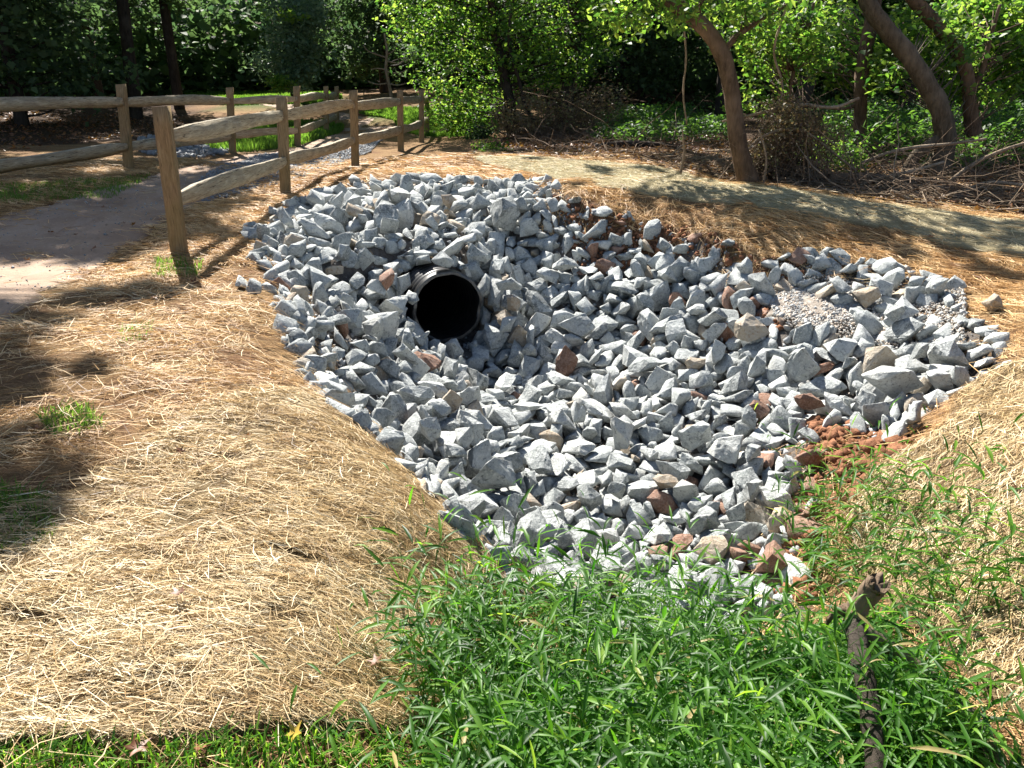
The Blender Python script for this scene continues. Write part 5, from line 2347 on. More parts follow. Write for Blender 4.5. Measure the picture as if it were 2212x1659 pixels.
21,89,797,8159,145,51,-31,-4,99,
9,65,1952,5287,-722,11,-15,-10,99,
20,64,897,6531,-892,-99,8,37,80,
14,86,-37,8759,148,99,3,-43,62,
1,57,345,6976,-937,83,-75,65,99,
7,81,1041,7773,-154,20,-14,31,99,
9,81,1902,5617,-663,-99,-1,43,30,
21,99,-1541,7102,-4,9,18,-57,99,
13,74,464,8369,153,41,82,12,99,
7,132,604,8131,-8,-32,-22,-74,99,
8,137,1855,7229,-72,-13,0,-54,99,
6,93,2695,6878,60,7,36,34,99,
12,135,1512,3461,-643,99,7,-5,67,
18,92,-1650,6922,-39,32,-4,-3,99,
4,119,1352,3137,-694,-59,6,1,99,
1,83,2365,6893,18,38,-2,-4,99,
12,78,505,7831,-322,99,7,38,2,
8,96,1182,7927,47,99,-23,19,84,
2,90,1776,4039,-703,99,18,10,65,
4,68,3073,4523,-150,-21,19,-48,99,
16,162,862,8075,117,20,-15,25,99,
14,110,-1134,7425,-142,99,14,-30,62,
19,101,1256,2981,-739,50,13,5,99,
21,117,2304,6440,-229,98,45,-53,99,
6,122,1972,6014,-495,-99,4,27,22,
5,108,339,8325,8,-34,23,31,99,
4,107,-1032,7481,-54,-31,41,-3,99,
21,89,-328,7985,-293,17,-7,-6,99,
11,72,3097,4904,-233,51,-61,8,99,
10,161,1174,7781,-107,99,-21,-2,31,
9,103,242,8347,-55,99,20,3,15,
12,159,934,7516,-362,99,-47,14,78,
8,102,2430,5825,-393,69,-35,-13,99,
4,129,724,7544,-378,-99,-34,15,21,
6,105,1600,7673,-31,-72,4,-37,99,
14,134,1800,4222,-691,99,-2,-30,44,
2,86,-1297,7393,-58,99,-21,2,14,
12,92,318,8552,264,-54,20,56,99,
1,75,794,8275,252,62,-42,-25,99,
2,110,-775,7629,-5,5,-9,-17,99,
18,124,834,7905,-76,99,-22,87,29,
19,111,329,8283,-66,99,-15,-28,50,
11,99,1083,7944,41,-15,12,-6,99,
5,95,703,6532,-957,-99,-16,41,96,
18,64,-777,3720,-143,-40,-9,23,99,
8,71,662,8221,114,-99,-36,2,15,
12,92,1234,5314,-849,-58,-10,1,99,
17,157,-1472,7167,-24,-89,5,93,99,
3,115,1728,4792,-770,-21,-20,3,99,
15,144,2370,5917,-355,-41,14,27,99,
6,99,1377,7740,-116,-99,17,-4,48,
5,106,-676,7658,-38,42,-19,12,99,
1,58,1288,3469,-852,82,9,18,99,
12,144,1754,7273,-168,-5,22,-5,99,
8,94,-1187,7546,31,99,-18,24,38,
15,79,-1128,7426,-164,-79,38,-34,99,
0,120,417,8235,-51,-11,-20,-17,99,
17,76,2804,6845,52,58,-15,23,99,
19,86,249,8277,-162,-39,22,28,99,
12,96,-292,6943,-862,-88,-16,-18,99,
12,128,1829,6286,-489,99,-47,23,22,
16,146,2072,6889,-96,-31,6,11,99,
9,98,386,8456,220,-56,17,-49,99,
21,104,681,8460,374,-99,21,13,72,
11,121,2500,6695,-81,-65,-11,51,99,
3,103,-1229,5928,-321,88,13,55,99,
2,107,1673,5864,-674,-27,8,-10,99,
16,104,2382,6154,-276,99,-39,-54,83,
15,84,566,7072,-793,-99,11,28,38,
3,80,2394,6617,-158,-25,-20,-7,99,
5,101,-224,6986,-908,-77,24,-30,99,
7,156,-372,7708,-242,4,6,-25,99,
5,83,666,7784,-243,99,34,-5,54,
3,126,-67,7175,-832,14,30,-34,99,
4,100,2737,6807,25,4,-28,2,99,
10,92,-953,7531,-25,43,-29,42,99,
19,138,-1361,5172,-88,99,-11,17,47,
0,82,3297,5406,-101,99,18,11,54,
4,116,-1045,7508,-48,-61,28,28,99,
17,125,-572,7782,-38,99,-42,-10,82,
12,112,1828,7036,-223,99,22,-9,9,
10,130,-1405,4753,33,-99,19,16,84,
3,74,1293,3215,-775,-99,-22,10,26,
4,82,547,7756,-334,-99,-14,-15,66,
10,135,-1400,7513,-136,-99,14,-3,37,
18,120,-1176,7259,-239,-40,-5,-2,99,
6,140,-1082,7468,-113,99,8,7,22,
21,150,-862,7457,-1,25,-7,1,99,
13,180,-588,7421,42,-12,-28,-2,99,
2,140,-341,7408,9,-99,25,-20,23,
19,135,-138,7315,-93,-78,26,4,99,
20,120,-27,7202,-248,-99,24,9,16,
8,110,18,7090,-400,-41,42,28,99,
12,100,-1111,7139,-413,-99,-4,27,7,
14,130,-1009,6827,-528,99,-2,20,35,
1,130,-905,6487,-576,-99,21,-1,20,
19,100,-48,6923,-556,-29,3,-21,99,
]
def aty(px, py, Y):
    r = ray(px, py); return np.array([0, 0, CAMZ])+r*(Y/r[1])
# fast lookup of the ground height
_gx = np.arange(-9, 9.001, .04); _gy = np.arange(-1, 18.001, .04)
_GX, _GY = np.meshgrid(_gx, _gy); _GZ = TZ(_GX, _GY)
def GZ(x, y):
    x = np.asarray(x, float); y = np.asarray(y, float)
    fx = np.clip((x+9)/.04, 0, len(_gx)-1.001); fy = np.clip((y+1)/.04, 0, len(_gy)-1.001)
    i = fx.astype(int); j = fy.astype(int); fx = fx-i; fy = fy-j
    z = (_GZ[j, i]*(1-fx)+_GZ[j, i+1]*fx)*(1-fy)+(_GZ[j+1, i]*(1-fx)+_GZ[j+1, i+1]*fx)*fy
    far = (np.abs(x) > 9) | (y < -1) | (y > 18)
    if np.any(far):
        z = np.array(z); z[far] = TZ(x[far], y[far])
    return z

# ------------------------------------------------------------------ object helpers
def put(name, me, parent=None):
    o = bpy.data.objects.new(name, me); C.objects.link(o)
    if parent is not None: o.parent = parent
    return o
def tag(o, label=None, cat=None, group=None, kind=None):
    if label: o['label'] = label
    if cat: o['category'] = cat
    if group: o['group'] = group
    if kind: o['kind'] = kind
    return o
def empty(name, loc, label, cat, group=None):
    o = put(name, None); o.location = [float(v) for v in loc]; return tag(o, label, cat, group)
def npmesh(name, V, F, mat=None, tint=None, smooth=False, uv=None):
    """V (n,3); F (m,k) equal sized faces or list of such arrays"""
    V = np.asarray(V, np.float32); Fs = F if isinstance(F, list) else [F]
    Fs = [np.asarray(f, np.int32) for f in Fs if len(f)]
    me = bpy.data.meshes.new(name); me.vertices.add(len(V)); me.vertices.foreach_set('co', V.ravel())
    tot = np.concatenate([np.full(len(f), f.shape[1], np.int32) for f in Fs]); idx = np.concatenate([f.ravel() for f in Fs])
    me.loops.add(len(idx)); me.loops.foreach_set('vertex_index', idx)
    me.polygons.add(len(tot)); me.polygons.foreach_set('loop_start', np.concatenate([[0], np.cumsum(tot)[:-1]]).astype(np.int32))
    me.polygons.foreach_set('loop_total', tot)
    if smooth: me.polygons.foreach_set('use_smooth', np.ones(len(tot), bool))
    me.update(calc_edges=True)
    if tint is not None:
        a = me.attributes.new('tint', 'FLOAT', 'POINT'); a.data.foreach_set('value', np.asarray(tint, np.float32))
    if mat is not None: me.materials.append(mat)
    return me
def make(name, V, F, mat, parent=None, **k):
    if parent is not None:
        V = np.asarray(V)-np.array(parent.location)
    return put(name, npmesh(name, V, F, mat, **k), parent)
class Acc:
    def __init__(s): s.V = []; s.F = {}; s.T = []; s.n = 0
    def add(s, V, F, t=0.5):
        V = np.asarray(V, float); F = np.asarray(F)
        s.F.setdefault(F.shape[1], []).append(F+s.n); s.V.append(V)
        s.T.append(np.full(len(V), t) if np.isscalar(t) else np.asarray(t)); s.n += len(V)
    def build(s, name, mat, parent=None, smooth=False):
        return make(name, np.concatenate(s.V), [np.concatenate(f) for f in s.F.values()], mat, parent, tint=np.concatenate(s.T), smooth=smooth)
def spline(P, R, n):
    P = np.asarray(P, float); R = np.asarray(R, float); m = len(P)
    if m < 3: t = np.linspace(0, 1, n)[:, None]; return P[0]*(1-t)+P[-1]*t, R[0]+(R[-1]-R[0])*t[:, 0]
    Q = np.vstack([2*P[0]-P[1], P, 2*P[-1]-P[-2]]); out = []; rr = []
    for s in np.linspace(0, m-1-1e-6, n):
        i = int(s); t = s-i; a, b, c, d = Q[i:i+4]
        out.append(.5*((2*b)+(-a+c)*t+(2*a-5*b+4*c-d)*t*t+(-a+3*b-3*c+d)*t**3)); rr.append(R[i]*(1-t)+R[min(i+1, m-1)]*t)
    return np.array(out), np.array(rr)
def tube(P, R, n=None, sides=8, rough=.08, seed=0, cap=True):
    """a tapering, slightly irregular limb swept through the points P"""
    n = n or max(3, len(P)*4); P, R = spline(P, R, n); rg = np.random.default_rng(seed)
    T = np.gradient(P, axis=0); T /= np.linalg.norm(T, axis=1)[:, None]+1e-9
    ref = np.array([.31, .2, .93]) if abs(T[0, 2]) < .8 else np.array([.9, .3, .1]); U = []
    for t in T:
        ref = ref-t*(ref@t); ref /= np.linalg.norm(ref)+1e-9; U.append(ref)
    U = np.array(U); W = np.cross(T, U); a = np.arange(sides)*2*math.pi/sides
    k = 1+rg.normal(0, rough, (n, sides)); k = (k+np.roll(k, 1, 0))/2 if n > 4 else k
    V = P[:, None]+R[:, None, None]*k[..., None]*(np.cos(a)[None, :, None]*U[:, None]+np.sin(a)[None, :, None]*W[:, None])
    V = V.reshape(-1, 3); i = np.arange(n-1)[:, None]*sides; j = np.arange(sides)[None]; j2 = (j+1) % sides
    F = np.stack([i+j, i+j2, i+sides+j2, i+sides+j], -1).reshape(-1, 4)
    if cap:
        V = np.vstack([V, P[:1], P[-1:]]); m = len(V); e = []
        for q in range(0, sides, 2):
            e.append((m-2, (q+2) % sides, q+1, q)); b = (n-1)*sides; e.append((m-1, b+q, b+q+1, b+(q+2) % sides))
        F = np.vstack([F, e])
    return V, F
def sheet(poly, step, lift, thick=0.0, jitter=.03, seed=1, zf=None):
    """a sheet that follows the ground inside a world xy polygon, with a skirt of the given thickness"""
    from mathutils.geometry import delaunay_2d_cdt
    rg = np.random.default_rng(seed); B = []
    for i in range(len(poly)):
        a = np.array(poly[i]); b = np.array(poly[(i+1) % len(poly)]); m = max(1, int(np.linalg.norm(b-a)/step))
        for q in range(m): B.append(a+(b-a)*q/m+(rg.normal(0, jitter, 2) if q else 0))
    B = np.array(B); lo = B.min(0); hi = B.max(0)
    gx, gy = np.meshgrid(np.arange(lo[0], hi[0], step), np.arange(lo[1], hi[1], step)); gx = gx.ravel(); gy = gy.ravel()
    ins = inpoly(gx, gy, [tuple(b) for b in B]); G = np.stack([gx[ins], gy[ins]], -1)
    allp = [Vector(p) for p in np.vstack([B, G])]; nb = len(B)
    vs, es, fs, *_ = delaunay_2d_cdt(allp, [(i, (i+1) % nb) for i in range(nb)], [], 1, 1e-5)
    XY = np.array([tuple(v) for v in vs]); Z = (zf or GZ)(XY[:, 0], XY[:, 1])+lift
    V = np.column_stack([XY, Z]); F = [tuple(f) for f in fs]
    if thick > 0:
        cnt = {}
        for f in F:
            for a, b in zip(f, f[1:]+f[:1]): cnt[(a, b)] = 1
        n = len(V); low = V.copy(); low[:, 2] -= thick; V = np.vstack([V, low]); sk = []
        for (a, b) in cnt:
            if (b, a) not in cnt: sk += [(b, a, a+n), (b, a+n, b+n)]
        F = F+sk
    return V, np.array(F)

# ------------------------------------------------------------------ materials
class NT:
    def __init__(s, name):
        s.m = bpy.data.materials.new(name); s.m.use_nodes = True; s.t = s.m.node_tree; s.t.nodes.clear()
        s.out = s.n('ShaderNodeOutputMaterial')
    def n(s, ty, **k):
        o = s.t.nodes.new(ty)
        for a, b in k.items():
            if a.startswith('i_'): o.inputs[int(a[2:])].default_value = b
            else: setattr(o, a, b)
        return o
    def l(s, a, b): s.t.links.new(a, b)
    def noise(s, scale, detail=4, rough=.55, vec=None, dist=0):
        o = s.n('ShaderNodeTexNoise'); o.inputs['Scale'].default_value = scale; o.inputs['Detail'].default_value = detail
        o.inputs['Roughness'].default_value = rough; o.inputs['Distortion'].default_value = dist
        if vec: s.l(vec, o.inputs['Vector'])
        return o.outputs[0]
    def ramp(s, fac, stops, interp='LINEAR'):
        o = s.n('ShaderNodeValToRGB'); cr = o.color_ramp; cr.interpolation = interp
        while len(cr.elements) < len(stops): cr.elements.new(.5)
        for e, (p, c) in zip(cr.elements, stops): e.position = p; e.color = (*c, 1) if len(c) == 3 else c
        s.l(fac, o.inputs[0]); return o.outputs[0]
    def mix(s, fac, a, b, mode='MIX'):
        o = s.n('ShaderNodeMix', data_type='RGBA', blend_type=mode)
        for k, v in ((0, fac), (6, a), (7, b)):
            if hasattr(v, 'is_output') or hasattr(v, 'links'): s.l(v, o.inputs[k])
            else: o.inputs[k].default_value = v if k == 0 else (*v, 1)
        return o.outputs[2]
    def math(s, op, a, b=0.0, c=0.0):
        o = s.n('ShaderNodeMath', operation=op)
        for k, v in enumerate((a, b, c)):
            if hasattr(v, 'links'): s.l(v, o.inputs[k])
            else: o.inputs[k].default_value = v
        return o.outputs[0]
    def attr(s, name='tint'): return s.n('ShaderNodeAttribute', attribute_name=name).outputs['Fac']
    def coord(s, which='Object', scale=None):
        o = s.n('ShaderNodeTexCoord').outputs[which]
        if scale:
            m = s.n('ShaderNodeMapping'); m.inputs['Scale'].default_value = scale; s.l(o, m.inputs[0]); o = m.outputs[0]
        return o
    def bsdf(s, col, rough=.8, bump=None, strength=.4, dist=.01, spec=.3, trans=0, transcol=None):
        b = s.n('ShaderNodeBsdfPrincipled'); b.inputs['Specular IOR Level'].default_value = spec
        if hasattr(col, 'links'): s.l(col, b.inputs['Base Color'])
        else: b.inputs['Base Color'].default_value = (*col, 1)
        if hasattr(rough, 'links'): s.l(rough, b.inputs['Roughness'])
        else: b.inputs['Roughness'].default_value = rough
        if bump is not None:
            u = s.n('ShaderNodeBump'); u.inputs['Strength'].default_value = strength; u.inputs['Distance'].default_value = dist
            s.l(bump, u.inputs['Height']); s.l(u.outputs[0], b.inputs['Normal'])
        o = b.outputs[0]
        if trans > 0:
            t = s.n('ShaderNodeBsdfTranslucent')
            c = transcol if transcol is not None else col
            if hasattr(c, 'links'): s.l(c, t.inputs[0])
            else: t.inputs[0].default_value = (*c, 1)
            m = s.n('ShaderNodeMixShader'); m.inputs[0].default_value = trans; s.l(o, m.inputs[1]); s.l(t.outputs[0], m.inputs[2]); o = m.outputs[0]
        s.l(o, s.out.inputs[0]); return s.m

def mat_rock(name, cols, speck, use_attr):
    t = NT(name); v = t.coord('Object')
    rnd = t.attr() if use_attr else t.n('ShaderNodeObjectInfo').outputs['Random']
    big = t.noise(5 if use_attr else 1.6, 5, .6, v, .6); fine = t.noise(70 if use_attr else 16, 5, .7, v)
    off = t.n('ShaderNodeVectorMath', operation='MULTIPLY_ADD'); t.l(v, off.inputs[0]); off.inputs[1].default_value = (1, 1, 1)
    cmb = t.n('ShaderNodeCombineXYZ'); t.l(t.math('MULTIPLY', rnd, 37.), cmb.inputs[0]); t.l(cmb.outputs[0], off.inputs[2])
    big = t.noise(9 if use_attr else 2.2, 5, .62, off.outputs[0], .8)
    vein = t.noise(26 if use_attr else 6., 6, .75, off.outputs[0], 1.5)
    base = t.ramp(rnd, cols)
    c = t.mix(t.math('MULTIPLY', t.ramp(big, [(.38, (0, 0, 0)), (.62, (1, 1, 1))]), .75), base, speck[0])
    c = t.mix(t.math('MULTIPLY', t.ramp(vein, [(.53, (0, 0, 0)), (.62, (1, 1, 1))]), .75), c, speck[1])
    c = t.mix(t.math('MULTIPLY', t.ramp(fine, [(.48, (0, 0, 0)), (.62, (1, 1, 1))]), .45), c, speck[2])
    h = t.math('ADD', t.math('MULTIPLY', vein, .6), t.math('MULTIPLY', fine, .5))
    return t.bsdf(c, .8, h, 1., .018 if use_attr else .02, .3)
GREY = [(0, (.10, .113, .115)), (.2, (.20, .22, .218)), (.5, (.325, .345, .337)), (.8, (.44, .455, .44)), (1, (.54, .535, .49))]
GSP = ((.50, .52, .505), (.085, .093, .097), (.68, .69, .66))
TAN = [(0, (.30, .23, .16)), (.5, (.42, .33, .23)), (1, (.5, .43, .33))]; TSP = ((.42, .38, .32), (.25, .15, .08), (.55, .5, .42))
RED = [(0, (.15, .075, .045)), (.5, (.235, .115, .07)), (1, (.32, .18, .12))]; RSP = ((.31, .19, .14), (.10, .048, .03), (.40, .32, .26))
M = {}
for nm, a in (('', False), ('_merged', True)):
    M['grey'+nm] = mat_rock('grey_stone'+nm, GREY, GSP, a); M['tan'+nm] = mat_rock('tan_stone'+nm, TAN, TSP, a); M['red'+nm] = mat_rock('red_clay_stone'+nm, RED, RSP, a)
def mat_ground():
    t = NT('soil'); v = t.coord('Object')
    n1 = t.noise(2.2, 6, .6, v, .5); n2 = t.noise(22, 6, .7, v); n3 = t.noise(120, 4, .7, v)
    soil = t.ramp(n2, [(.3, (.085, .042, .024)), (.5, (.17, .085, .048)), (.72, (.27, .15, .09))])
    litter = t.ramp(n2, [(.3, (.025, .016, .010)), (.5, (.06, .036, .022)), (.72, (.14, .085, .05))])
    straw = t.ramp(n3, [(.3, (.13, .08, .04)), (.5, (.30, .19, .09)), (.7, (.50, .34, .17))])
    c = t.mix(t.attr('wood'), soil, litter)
    k = t.math('MULTIPLY', t.attr('straw'), t.ramp(n1, [(.32, (.25, .25, .25)), (.55, (1, 1, 1))])); c = t.mix(k, c, straw)
    stone = t.ramp(n2, [(.3, (.10, .09, .08)), (.55, (.19, .18, .165)), (.75, (.28, .26, .235))]); c = t.mix(t.attr('rocky'), c, stone)
    green = t.ramp(n3, [(.3, (.02, .045, .012)), (.6, (.06, .13, .025))]); c = t.mix(t.attr('lawn'), c, green)
    return t.bsdf(c, .95, t.math('ADD', n2, n3), .9, .03, .1)
M['soil'] = mat_ground()
def mat_straw(name, stops, tr=.25):
    t = NT(name); n = t.noise(9, 3, .6, t.coord('Object')); f = t.math('ADD', t.attr(), t.math('MULTIPLY', t.math('SUBTRACT', n, .5), .5))
    return t.bsdf(t.ramp(f, stops), .55, None, spec=.35, trans=tr)
M['straw'] = mat_straw('loose_straw', [(0, (.13, .065, .028)), (.25, (.38, .22, .095)), (.55, (.66, .42, .19)), (.8, (.79, .57, .30)), (1, (.86, .72, .48))])
M['matstraw'] = mat_straw('blanket_straw', [(0, (.13, .08, .035)), (.25, (.38, .25, .115)), (.55, (.60, .435, .22)), (.8, (.76, .59, .34)), (1, (.87, .76, .54))])
M['greenmat'] = mat_straw('hydromulch_straw', [(0, (.17, .135, .075)), (.3, (.42, .35, .20)), (.6, (.60, .51, .31)), (1, (.76, .68, .46))])
M['needle'] = mat_straw('pine_straw', [(0, (.14, .065, .025)), (.3, (.42, .235, .095)), (.6, (.68, .42, .18)), (1, (.84, .63, .35))])
def mat_sheet(name, a, b, c_):
    t = NT(name); v = t.coord('Object', (6, 26, 26)); n = t.noise(8, 6, .75, v, 1.); n0 = t.noise(1.5, 3, .6, t.coord('Object'))
    c = t.ramp(n, [(.3, a), (.5, b), (.7, c_)]); c = t.mix(t.math('MULTIPLY', t.ramp(n0, [(.45, (0, 0, 0)), (.7, (1, 1, 1))]), .45), c, a)
    return t.bsdf(c, .9, n, 1., .02, .15)
M['blanket'] = mat_sheet('blanket_backing', (.10, .065, .032), (.26, .185, .095), (.42, .32, .18))
M['greenblanket'] = mat_sheet('green_blanket_backing', (.20, .16, .09), (.40, .34, .20), (.54, .46, .29))
def mat_path():
    t = NT('packed_clay'); v = t.coord('Object'); n = t.noise(1.3, 6, .6, v, .4); f = t.noise(40, 6, .7, v); g = t.noise(6, 5, .6, t.coord('Object', (1, .35, 1)), .7)
    c = t.ramp(n, [(.3, (.24, .16, .11)), (.55, (.36, .255, .18)), (.75, (.43, .325, .24))])
    c = t.mix(t.math('MULTIPLY', t.ramp(f, [(.45, (0, 0, 0)), (.7, (1, 1, 1))]), .4), c, (.13, .095, .075))
    c = t.mix(t.math('MULTIPLY', t.ramp(g, [(.5, (0, 0, 0)), (.66, (1, 1, 1))]), .4), c, (.40, .31, .25))
    return t.bsdf(c, .9, t.math('ADD', f, g), .6, .02, .2)
M['path'] = mat_path()
def mat_leaf(name, stops, tr, trc, rough=.5, spec=.35):
    t = NT(name); a = t.attr(); c = t.ramp(a, stops); g = t.ramp(a, trc)
    return t.bsdf(c, rough, None, spec=spec, trans=tr, transcol=g)
M['leaf_dark'] = mat_leaf('dark_foliage', rough=.65, spec=.15, stops=[(0, (.035, .06, .036)), (.5, (.065, .105, .055)), (1, (.12, .18, .08))], tr=.42, trc=[(0, (.06, .13, .05)), (1, (.18, .30, .08))])
M['leaf_lime'] = mat_leaf('lime_foliage', [(0, (.03, .065, .018)), (.5, (.055, .12, .025)), (1, (.13, .20, .04))], .5, [(0, (.05, .16, .02)), (.5, (.20, .42, .04)), (1, (.50, .68, .09))])
M['leaf_mid'] = mat_leaf('mid_foliage', [(0, (.025, .06, .02)), (.5, (.05, .11, .03)), (1, (.08, .15, .04))], .45, [(0, (.08, .22, .03)), (1, (.24, .45, .05))])
M['leaf_blue'] = mat_leaf('bluish_foliage', [(0, (.07, .12, .08)), (1, (.16, .24, .16))], .4, [(0, (.12, .24, .10)), (1, (.35, .52, .22))])
M['grass'] = mat_leaf('stilt_grass', [(0, (.012, .042, .006)), (.5, (.045, .13, .014)), (.85, (.13, .26, .03)), (.97, (.18, .27, .04)), (1, (.34, .26, .12))], .42, [(0, (.04, .20, .01)), (.5, (.18, .48, .02)), (1, (.50, .76, .06))], .45, .25)
M['lawn'] = mat_leaf('lawn_blades', [(0, (.04, .09, .015)), (1, (.10, .19, .03))], .4, [(0, (.12, .32, .03)), (1, (.34, .58, .06))])
M['dry'] = mat_leaf('dry_foliage', [(0, (.10, .06, .035)), (.5, (.20, .14, .08)), (.8, (.26, .22, .10)), (1, (.12, .18, .05))], .25, [(0, (.2, .12, .05)), (1, (.35, .3, .12))])
M['deadleaf'] = mat_leaf('dead_leaf', [(0, (.09, .04, .02)), (.5, (.22, .09, .04)), (.85, (.34, .17, .07)), (1, (.55, .38, .06))], .2, [(0, (.2, .08, .03)), (1, (.5, .3, .06))])
def mat_bark(name, a, b, sc=(14, 14, 3)):
    t = NT(name); v = t.coord('Object', sc); n = t.noise(1.6, 7, .7, v, .6); l = t.noise(2.1, 3, .6, t.coord('Object'))
    c = t.ramp(n, [(.3, a), (.7, b)]); c = t.mix(t.math('MULTIPLY', t.ramp(l, [(.5, (0, 0, 0)), (.66, (1, 1, 1))]), .4), c, tuple(min(1, x*1.5+.02) for x in b))
    return t.bsdf(c, .9, n, .9, .02, .15)
M['bark_brown'] = mat_bark('brown_bark', (.045, .03, .02), (.17, .115, .075)); M['bark_grey'] = mat_bark('grey_bark', (.045, .037, .027), (.16, .128, .09)); M['bark_dark'] = mat_bark('dark_bark', (.018, .014, .012), (.06, .048, .038))
M['twig'] = mat_bark('dead_twigs', (.07, .045, .03), (.24, .175, .12), (5, 5, 5)); M['stick'] = mat_bark('pale_stick', (.12, .085, .055), (.36, .28, .2), (20, 20, 6))
def mat_wood():
    t = NT('weathered_timber'); v = t.coord('Object', (30, 30, 3)); u = t.attr()
    n = t.noise(1.4, 7, .7, v, 1.2); l = t.noise(3, 4, .6, t.coord('Object')); cr = t.noise(2.2, 3, .6, t.coord('Object', (60, 60, 2.5)), .4)
    c = t.ramp(n, [(.3, (.13, .085, .042)), (.5, (.27, .185, .10)), (.72, (.40, .30, .18))])
    c = t.mix(t.math('MULTIPLY', t.ramp(l, [(.4, (0, 0, 0)), (.62, (1, 1, 1))]), .5), c, (.22, .17, .075))
    c = t.mix(t.ramp(cr, [(.62, (0, 0, 0)), (.68, (1, 1, 1))]), c, (.05, .035, .022))
    return t.bsdf(c, .82, t.math('SUBTRACT', n, cr), .7, .012, .25)
M['wood'] = mat_wood()
def mat_rail():
    t = NT('split_timber'); v = t.coord('Object', (30, 3, 30)); n = t.noise(1.4, 7, .7, v, 1.0); l = t.noise(4, 4, .6, t.coord('Object')); cr = t.noise(2.2, 3, .6, t.coord('Object', (60, 2.2, 60)), .4)
    c = t.ramp(n, [(.3, (.22, .17, .115)), (.5, (.43, .36, .25)), (.72, (.60, .54, .42))])
    c = t.mix(t.math('MULTIPLY', t.ramp(l, [(.45, (0, 0, 0)), (.65, (1, 1, 1))]), .5), c, (.24, .215, .17))
    c = t.mix(t.ramp(cr, [(.60, (0, 0, 0)), (.66, (1, 1, 1))]), c, (.06, .042, .028))
    return t.bsdf(c, .8, t.math('SUBTRACT', n, cr), .8, .014, .25)
M['rail'] = mat_rail()
t = NT('black_plastic'); n = t.noise(30, 4, .6, t.coord('Object')); M['pipe'] = t.bsdf(t.ramp(n, [(.4, (.006, .006, .007)), (.75, (.02, .019, .018))]), .38, n, .15, .005, .5)
t = NT('gravel_stone'); v = t.coord('Object'); n = t.noise(30, 4, .6, v); c = t.ramp(t.attr(), [(0, (.13, .14, .15)), (.5, (.27, .28, .29)), (.8, (.40, .40, .38)), (.9, (.42, .35, .27)), (1, (.33, .24, .165))]); M['gravel'] = t.bsdf(t.mix(t.math('MULTIPLY', n, .5), c, (.4, .4, .4)), .85, n, .4, .01, .3)
t = NT('sandy_grit'); v = t.coord('Object'); n = t.noise(26, 7, .75, v); w_ = t.noise(3, 4, .6, v); c = t.ramp(n, [(.3, (.20, .16, .125)), (.5, (.36, .31, .26)), (.7, (.50, .46, .40))]); M['grit'] = t.bsdf(t.mix(t.math('MULTIPLY', t.ramp(w_, [(.5, (0, 0, 0)), (.65, (1, 1, 1))]), .6), c, (.3, .17, .1)), .95, n, .9, .03, .15)
# ------------------------------------------------------------------ regions of the ground (world outlines)
MATL = wpoly([(-500,1380),(0,1130),(200,1050),(330,960),(450,885),(560,852),(650,855),(750,915),(850,1000),(930,1085),(1000,1160),(1065,1240),(1015,1330),(995,1400),(985,1490),(870,1590),(740,1570),(540,1585),(350,1610),(100,1605),(-500,1640)])
MATR = wpoly([(2230,790),(2170,832),(2075,885),(2060,950),(1990,1000),(1900,1050),(1870,1100),(1835,1150),(1860,1250),(1950,1330),(2060,1420),(2120,1500),(2240,1600),(2700,1560),(2700,800)])
FARMAT = wpoly([(960,338),(1120,339),(1300,351),(1450,367),(1620,402),(1850,436),(2212,478),(2700,540),(2700,620),(2212,560),(1950,502),(1700,462),(1500,437),(1300,407),(1200,392),(1080,366)])
PATHP = wpoly([(-400,870),(0,705),(90,640),(240,560),(330,498),(430,440),(560,392),(650,350),(750,325),(830,300),(853,282),(835,262),(770,250),(700,240),(640,234),(630,226),(690,228),(790,236),(700,244),(735,262),(745,280),(700,300),(640,322),(560,332),(450,350),(300,392),(150,432),(0,470),(-400,560)][:16]+[(640,226),(560,226),(600,234),(690,246),(735,262),(745,280),(700,300),(640,322),(560,332),(450,350),(300,392),(150,432),(0,470),(-400,560)])
LAWNL = wpoly([(470,330),(560,326),(640,318),(700,300),(745,277),(720,262),(560,262),(450,272),(390,300)])
LAWNF = wpoly([(400,226),(400,201),(640,202),(740,212),(720,226),(560,226)])
LAWNR = wpoly([(775,245),(850,262),(868,285),(960,296),(1060,290),(1080,262),(960,240),(850,236)])
SANDP = wpoly([(1660,655),(1740,632),(1860,650),(1850,700),(1760,722),(1670,695)])
GRASSP = wpoly([(970,1720),(1010,1640),(1050,1590),(1070,1540),(1090,1500),(1100,1460),(1250,1480),(1450,1520),(1640,1510),(1740,1430),(1800,1360),(1880,1340),(1960,1430),(2040,1540),(2140,1640),(2250,1750),(2300,2000),(980,2000)])
WEEDP = wpoly([(-300,1625),(100,1612),(350,1618),(540,1592),(740,1580),(870,1600),(930,1570),(960,1900),(-300,1900)])
WOODS = [tuple(hit(x, y)[:2]) for x, y in [(1080,300),(1000,322),(1100,334),(1300,347),(1450,362),(1620,398),(1850,431),(2212,472),(2700,535)]]+[(60,8),(60,80),(2,80),(1,23)]
WOODL = [(-7.5,16.5),(-7.8,24),(-14,33),(-14,80),(-80,80),(-80,5),(-14,7),(-10.5,14)]

